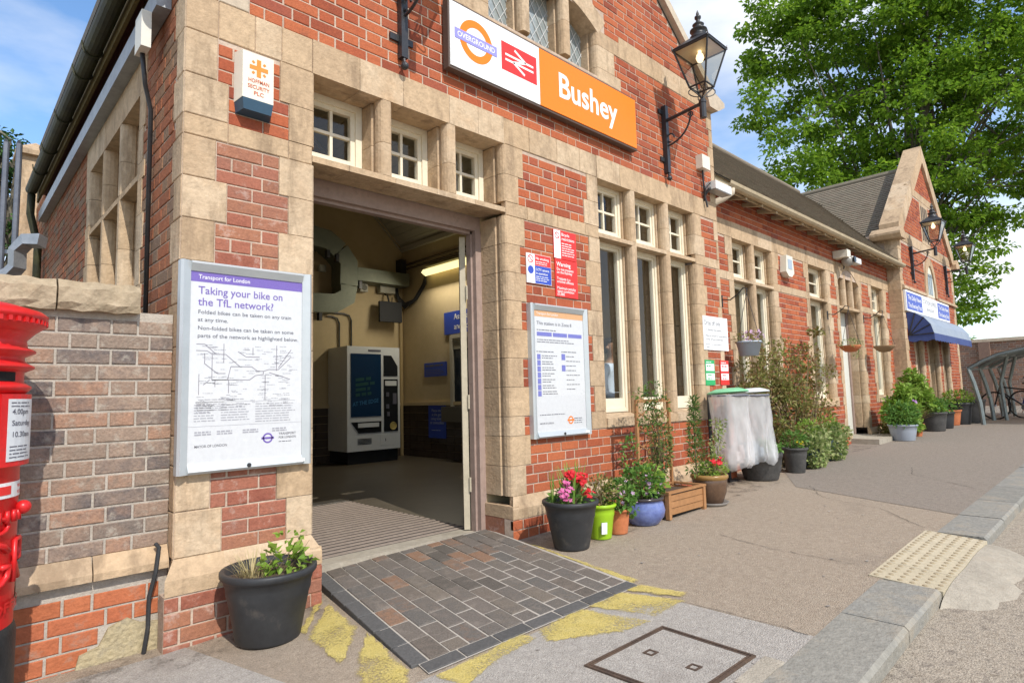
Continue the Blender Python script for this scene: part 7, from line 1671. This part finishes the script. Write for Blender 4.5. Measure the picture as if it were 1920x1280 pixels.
def bicycle(x, y, lab, fm, rz):
    t = thing('bicycle', lab, 'bicycle', (x, y, g(x)), rz)
    for wx in (-.52, .52):
        o = MB(); 
        for k in range(28):
            a, b = 6.2832*k/28, 6.2832*(k+1)/28; o.tube([(wx+.33*math.cos(a), 0, .34+.33*math.sin(a)), (wx+.33*math.cos(b), 0, .34+.33*math.sin(b))], .02, 5, cap=False)
        wo = o.build('wheel', RUB, t, world=False)
        o = MB()
        for k in range(9): a = 3.1416*k/9; o.tube([(wx-.32*math.cos(a), 0, .34-.32*math.sin(a)), (wx+.32*math.cos(a), 0, .34+.32*math.sin(a))], .002, 4)
        o.tube([(wx, -.04, .34), (wx, .04, .34)], .02, 8); o.build('spokes', CHR, wo, world=False)
    o = MB(); 
    for a, b in (((-.52, .34), (-.12, .30)), ((-.12, .30), (-.2, .78)), ((-.52, .34), (-.18, .72)), ((-.18, .72), (.36, .80)), ((-.12, .30), (.38, .70)), ((.36, .86), (.52, .34))): o.tube([(a[0], 0, a[1]), (b[0], 0, b[1])], .018, 6)
    o.build('frame', fm, t, world=False)
    o = MB(); o.tube([(.35, 0, .84), (.33, 0, 1.0)], .014, 6); o.tube([(.28, -.26, 1.0), (.35, -.15, 1.02), (.34, 0, 1.0), (.35, .15, 1.02), (.28, .26, 1.0)], .013, 6); o.build('handlebar', BIKR, t, world=False)
    o = MB(); o.hexa([(-.34, -.07, .86), (-.1, -.02, .86), (-.1, .02, .86), (-.34, .07, .86), (-.34, -.08, .90), (-.08, -.02, .89), (-.08, .02, .89), (-.34, .08, .90)]); o.tube([(-.2, 0, .76), (-.21, 0, .87)], .013, 6); o.build('saddle', BIKR, t, world=False)
    o = MB(); o.tube([(-.12, -.03, .30), (-.12, .03, .30)], .09, 12); o.tube([(-.12, .05, .30), (-.04, .06, .16)], .01, 5); o.build('crank', CHR, t, world=False)
bicycle(19.4, -1.95, 'blue bicycle leaning in the shelter rack', BIKB, 1.1); bicycle(19.0, -1.5, 'dark bicycle parked behind the shelter posts', BIKR, 1.3)
t = thing('rear_brick_wall', 'tall weathered brick wall with flat coping beyond the bicycle shelter', 'wall', (28, 0, .5))
FP_ = Pieces(); wx = 27.0; F_FARW = Fr((wx, 0, 0), (0, 1, 0), (-1, 0, 0)); zt = ony(1880, 634, 0).z; pw = onx(1880, 634, wx); zt = pw.z
FARB = mat('far_wall_brick', [(.20, .11, .075), (.28, .15, .10), (.24, .16, .12), (.17, .11, .09)], .9, 6, .2, .3, 60, rnd=.6, spec=.1)
FP_.add(F_FARW, lay(-12, 7, g(wx)-.1, zt-.1, []), FARB, t); FP_.emit(300)
m_ = MB(); m_.box(wx+.006, wx+.35, -12, 7, 0, zt-.05); m_.build('wall_core', MORTARG, t)
m_ = MB(); m_.box(wx-.06, wx+.4, -12, 7.05, zt-.09, zt+.02); m_.build('coping', STONEG, t)
m_ = MB(); pp_ = onx(1846, 650, wx); m_.box(wx-.16, wx-.0, pp_.y-.16, pp_.y+.16, .5, zt-.1); m_.build('buttress', FARB, t)
# ================================================================== trees
def pxpt(x, y, D): return CAM+_f*D+_r*((x-960)/FPX*D)-_u*((y-640)/FPX*D)
def tree(lab, lobes, D, base, leafsz, m, seed, per, npc=42, cr=.62, name='broadleaf_tree', jd=3.0):
    rn = random.Random(seed); q = MB(); cents = []
    for (x_, y_, r_) in lobes:
        s_ = r_*D/FPX; c = pxpt(x_, y_, D+rn.uniform(-jd, jd)*.5); nC = max(4, int(per*s_*s_))
        for k in range(nC):
            v = rv3(rn); v = v.normalized()*(.35+.65*rn.random()**.5); p = c+Vector((v.x*s_, v.y*s_*1.1, v.z*s_*.92)); cents.append(p)
            leaves_in(q, p, (cr*rn.uniform(.8, 1.4), cr*rn.uniform(.8, 1.4), cr*.42), npc, leafsz, rn, .75, 1.0, .2, .35)
    t = thing(name, lab, 'tree', base); q.build('crown', m, t)
    b_ = Vector(base); mid = sum(cents, Vector())/len(cents); top = Vector((mid.x, mid.y, max(c.z for c in cents)*.9))
    q = MB(); q.tube([b_, b_*.7+mid*.3+Vector((.2, 0, 0)), b_*.35+mid*.65, mid, mid*.5+top*.5, top], [.42, .36, .28, .2, .12, .03], 10); q.build('trunk', BARK, t)
    q = MB()
    for k in range(70):
        e = cents[rn.randrange(len(cents))]; f = rn.uniform(.25, .95); o = b_*(1-f)+mid*f if f < .7 else mid*(1-(f-.7))+top*(f-.7); q.tube([o, o*.5+e*.5+Vector((0, 0, .5))+rv3(rn)*.3, e], [.11, .06, .015], 5)
    q.build('limbs', BARK, t); return t
LOB = [(1505, 80, 110), (1485, 200, 88), (1500, 280, 72), (1620, 50, 150), (1640, 190, 150), (1765, 70, 160), (1785, 230, 150), (1890, 140, 130), (1895, 290, 100), (1790, 370, 85), (1740, 450, 80), (1800, 500, 58), (1828, 560, 48), (1790, 600, 45), (1850, 440, 58), (1770, 550, 50), (1700, 320, 110), (1590, 320, 62), (1475, 315, 45), (1555, 365, 50), (1640, 340, 80), (1500, 350, 40), (1440, 120, 40), (1425, 190, 28), (1440, 40, 45), (1880, 390, 48), (1840, 420, 46), (1720, -60, 160), (1560, -40, 120), (1880, -20, 140), (1990, 120, 150), (1980, 300, 100)]
TB = pxpt(1668, 640, 30.5); tree('large bright green sycamore tree rising behind the station roofs', LOB, 30, (TB.x, TB.y, g(30)), .24, LF_TREE, 77, 5.4, 76, .62)
TB2 = pxpt(-30, 700, 13); tree('dark green tree behind the steel palisade fence', [(-10, 340, 70), (25, 420, 55), (25, 270, 36), (-60, 300, 90), (35, 480, 45), (45, 350, 40)], 13, (TB2.x, TB2.y, -.1), .11, LF_DARK, 5, 26, 40, .24, 'fence_tree', 1.0)
# palisade fence, steel trunking and stone pier behind the boundary wall
PALE = mat('fence_steel', [(.10, .115, .15), (.15, .165, .20)], .5, 5, .15, metal=.3)
t = thing('palisade_fence', 'grey steel palisade fence behind the boundary wall', 'fence', (-.3, 2.6, 0))
for k, (xa, ya, xb, yb_) in enumerate(((12, 262, 6, 560), (36, 265, 26, 560), (-14, 258, -18, 560), (-40, 254, -44, 560), (-66, 250, -70, 560))):
    a, b = pxpt(xa, ya, 6.2), pxpt(xb, yb_, 6.2); b = Vector((a.x, a.y, -.2)); w_ = .03; q = MB(); e = Vector((.8, .6, 0))*w_; f = Vector((-.6, .8, 0))*.012
    q.extrude([b-e-f, b-e*.3-f*2.4, b+e*.3-f*2.4, b+e-f, b+e, b-e], a-b-ZV*.03); q.add([a-e-ZV*.03, a+e-ZV*.03, a+e*.4+ZV*.01, a-e*.4+ZV*.01], [(0, 1, 2, 3)]); q.build('pale', PALE, t)
a, b = pxpt(-70, 468, 6.25), pxpt(34, 474, 6.25); q = MB(); q.tube([a, b], .03, 4); q.build('rail', GALV, t)
q = MB(); pts = [pxpt(*p, 5.6) for p in ((80, 452), (50, 452), (33, 470), (32, 500), (18, 515), (-20, 535))]; q.tube(pts, .075, 4); tag(q.build('steel_trunking', GALV), 'galvanised steel cable trunking bending down behind the boundary wall', 'trunking')
t = thing('stone_pier', 'stone pier with pyramid cap behind the eaves gutter', 'pier', tuple(pxpt(66, 640, 9)))
c = pxpt(66, 300, 9); q = MB(); q.box(c.x-.16, c.x+.16, c.y-.16, c.y+.16, -.2, c.z); q.build('shaft', STONE, t)
q = MB(); o = .24; q.add([(c.x-o, c.y-o, c.z), (c.x+o, c.y-o, c.z), (c.x+o, c.y+o, c.z), (c.x-o, c.y+o, c.z), (c.x-o, c.y-o, c.z+.07), (c.x+o, c.y-o, c.z+.07), (c.x+o, c.y+o, c.z+.07), (c.x-o, c.y+o, c.z+.07), (c.x, c.y, c.z+.26)], [(3, 2, 1, 0), (0, 1, 5, 4), (1, 2, 6, 5), (2, 3, 7, 6), (3, 0, 4, 7), (4, 5, 8), (5, 6, 8), (6, 7, 8), (7, 4, 8)]); q.build('cap', STONE, t)

for o in bpy.data.objects:
    if o.parent is not None and o.type == 'MESH' and o.name.split('.')[0] in ('dry_grass', 'leaf_tips', 'plate_print', 'fine_print', 'leaves', 'stems', 'lettering', 'crown'): o['kind'] = 'stuff'
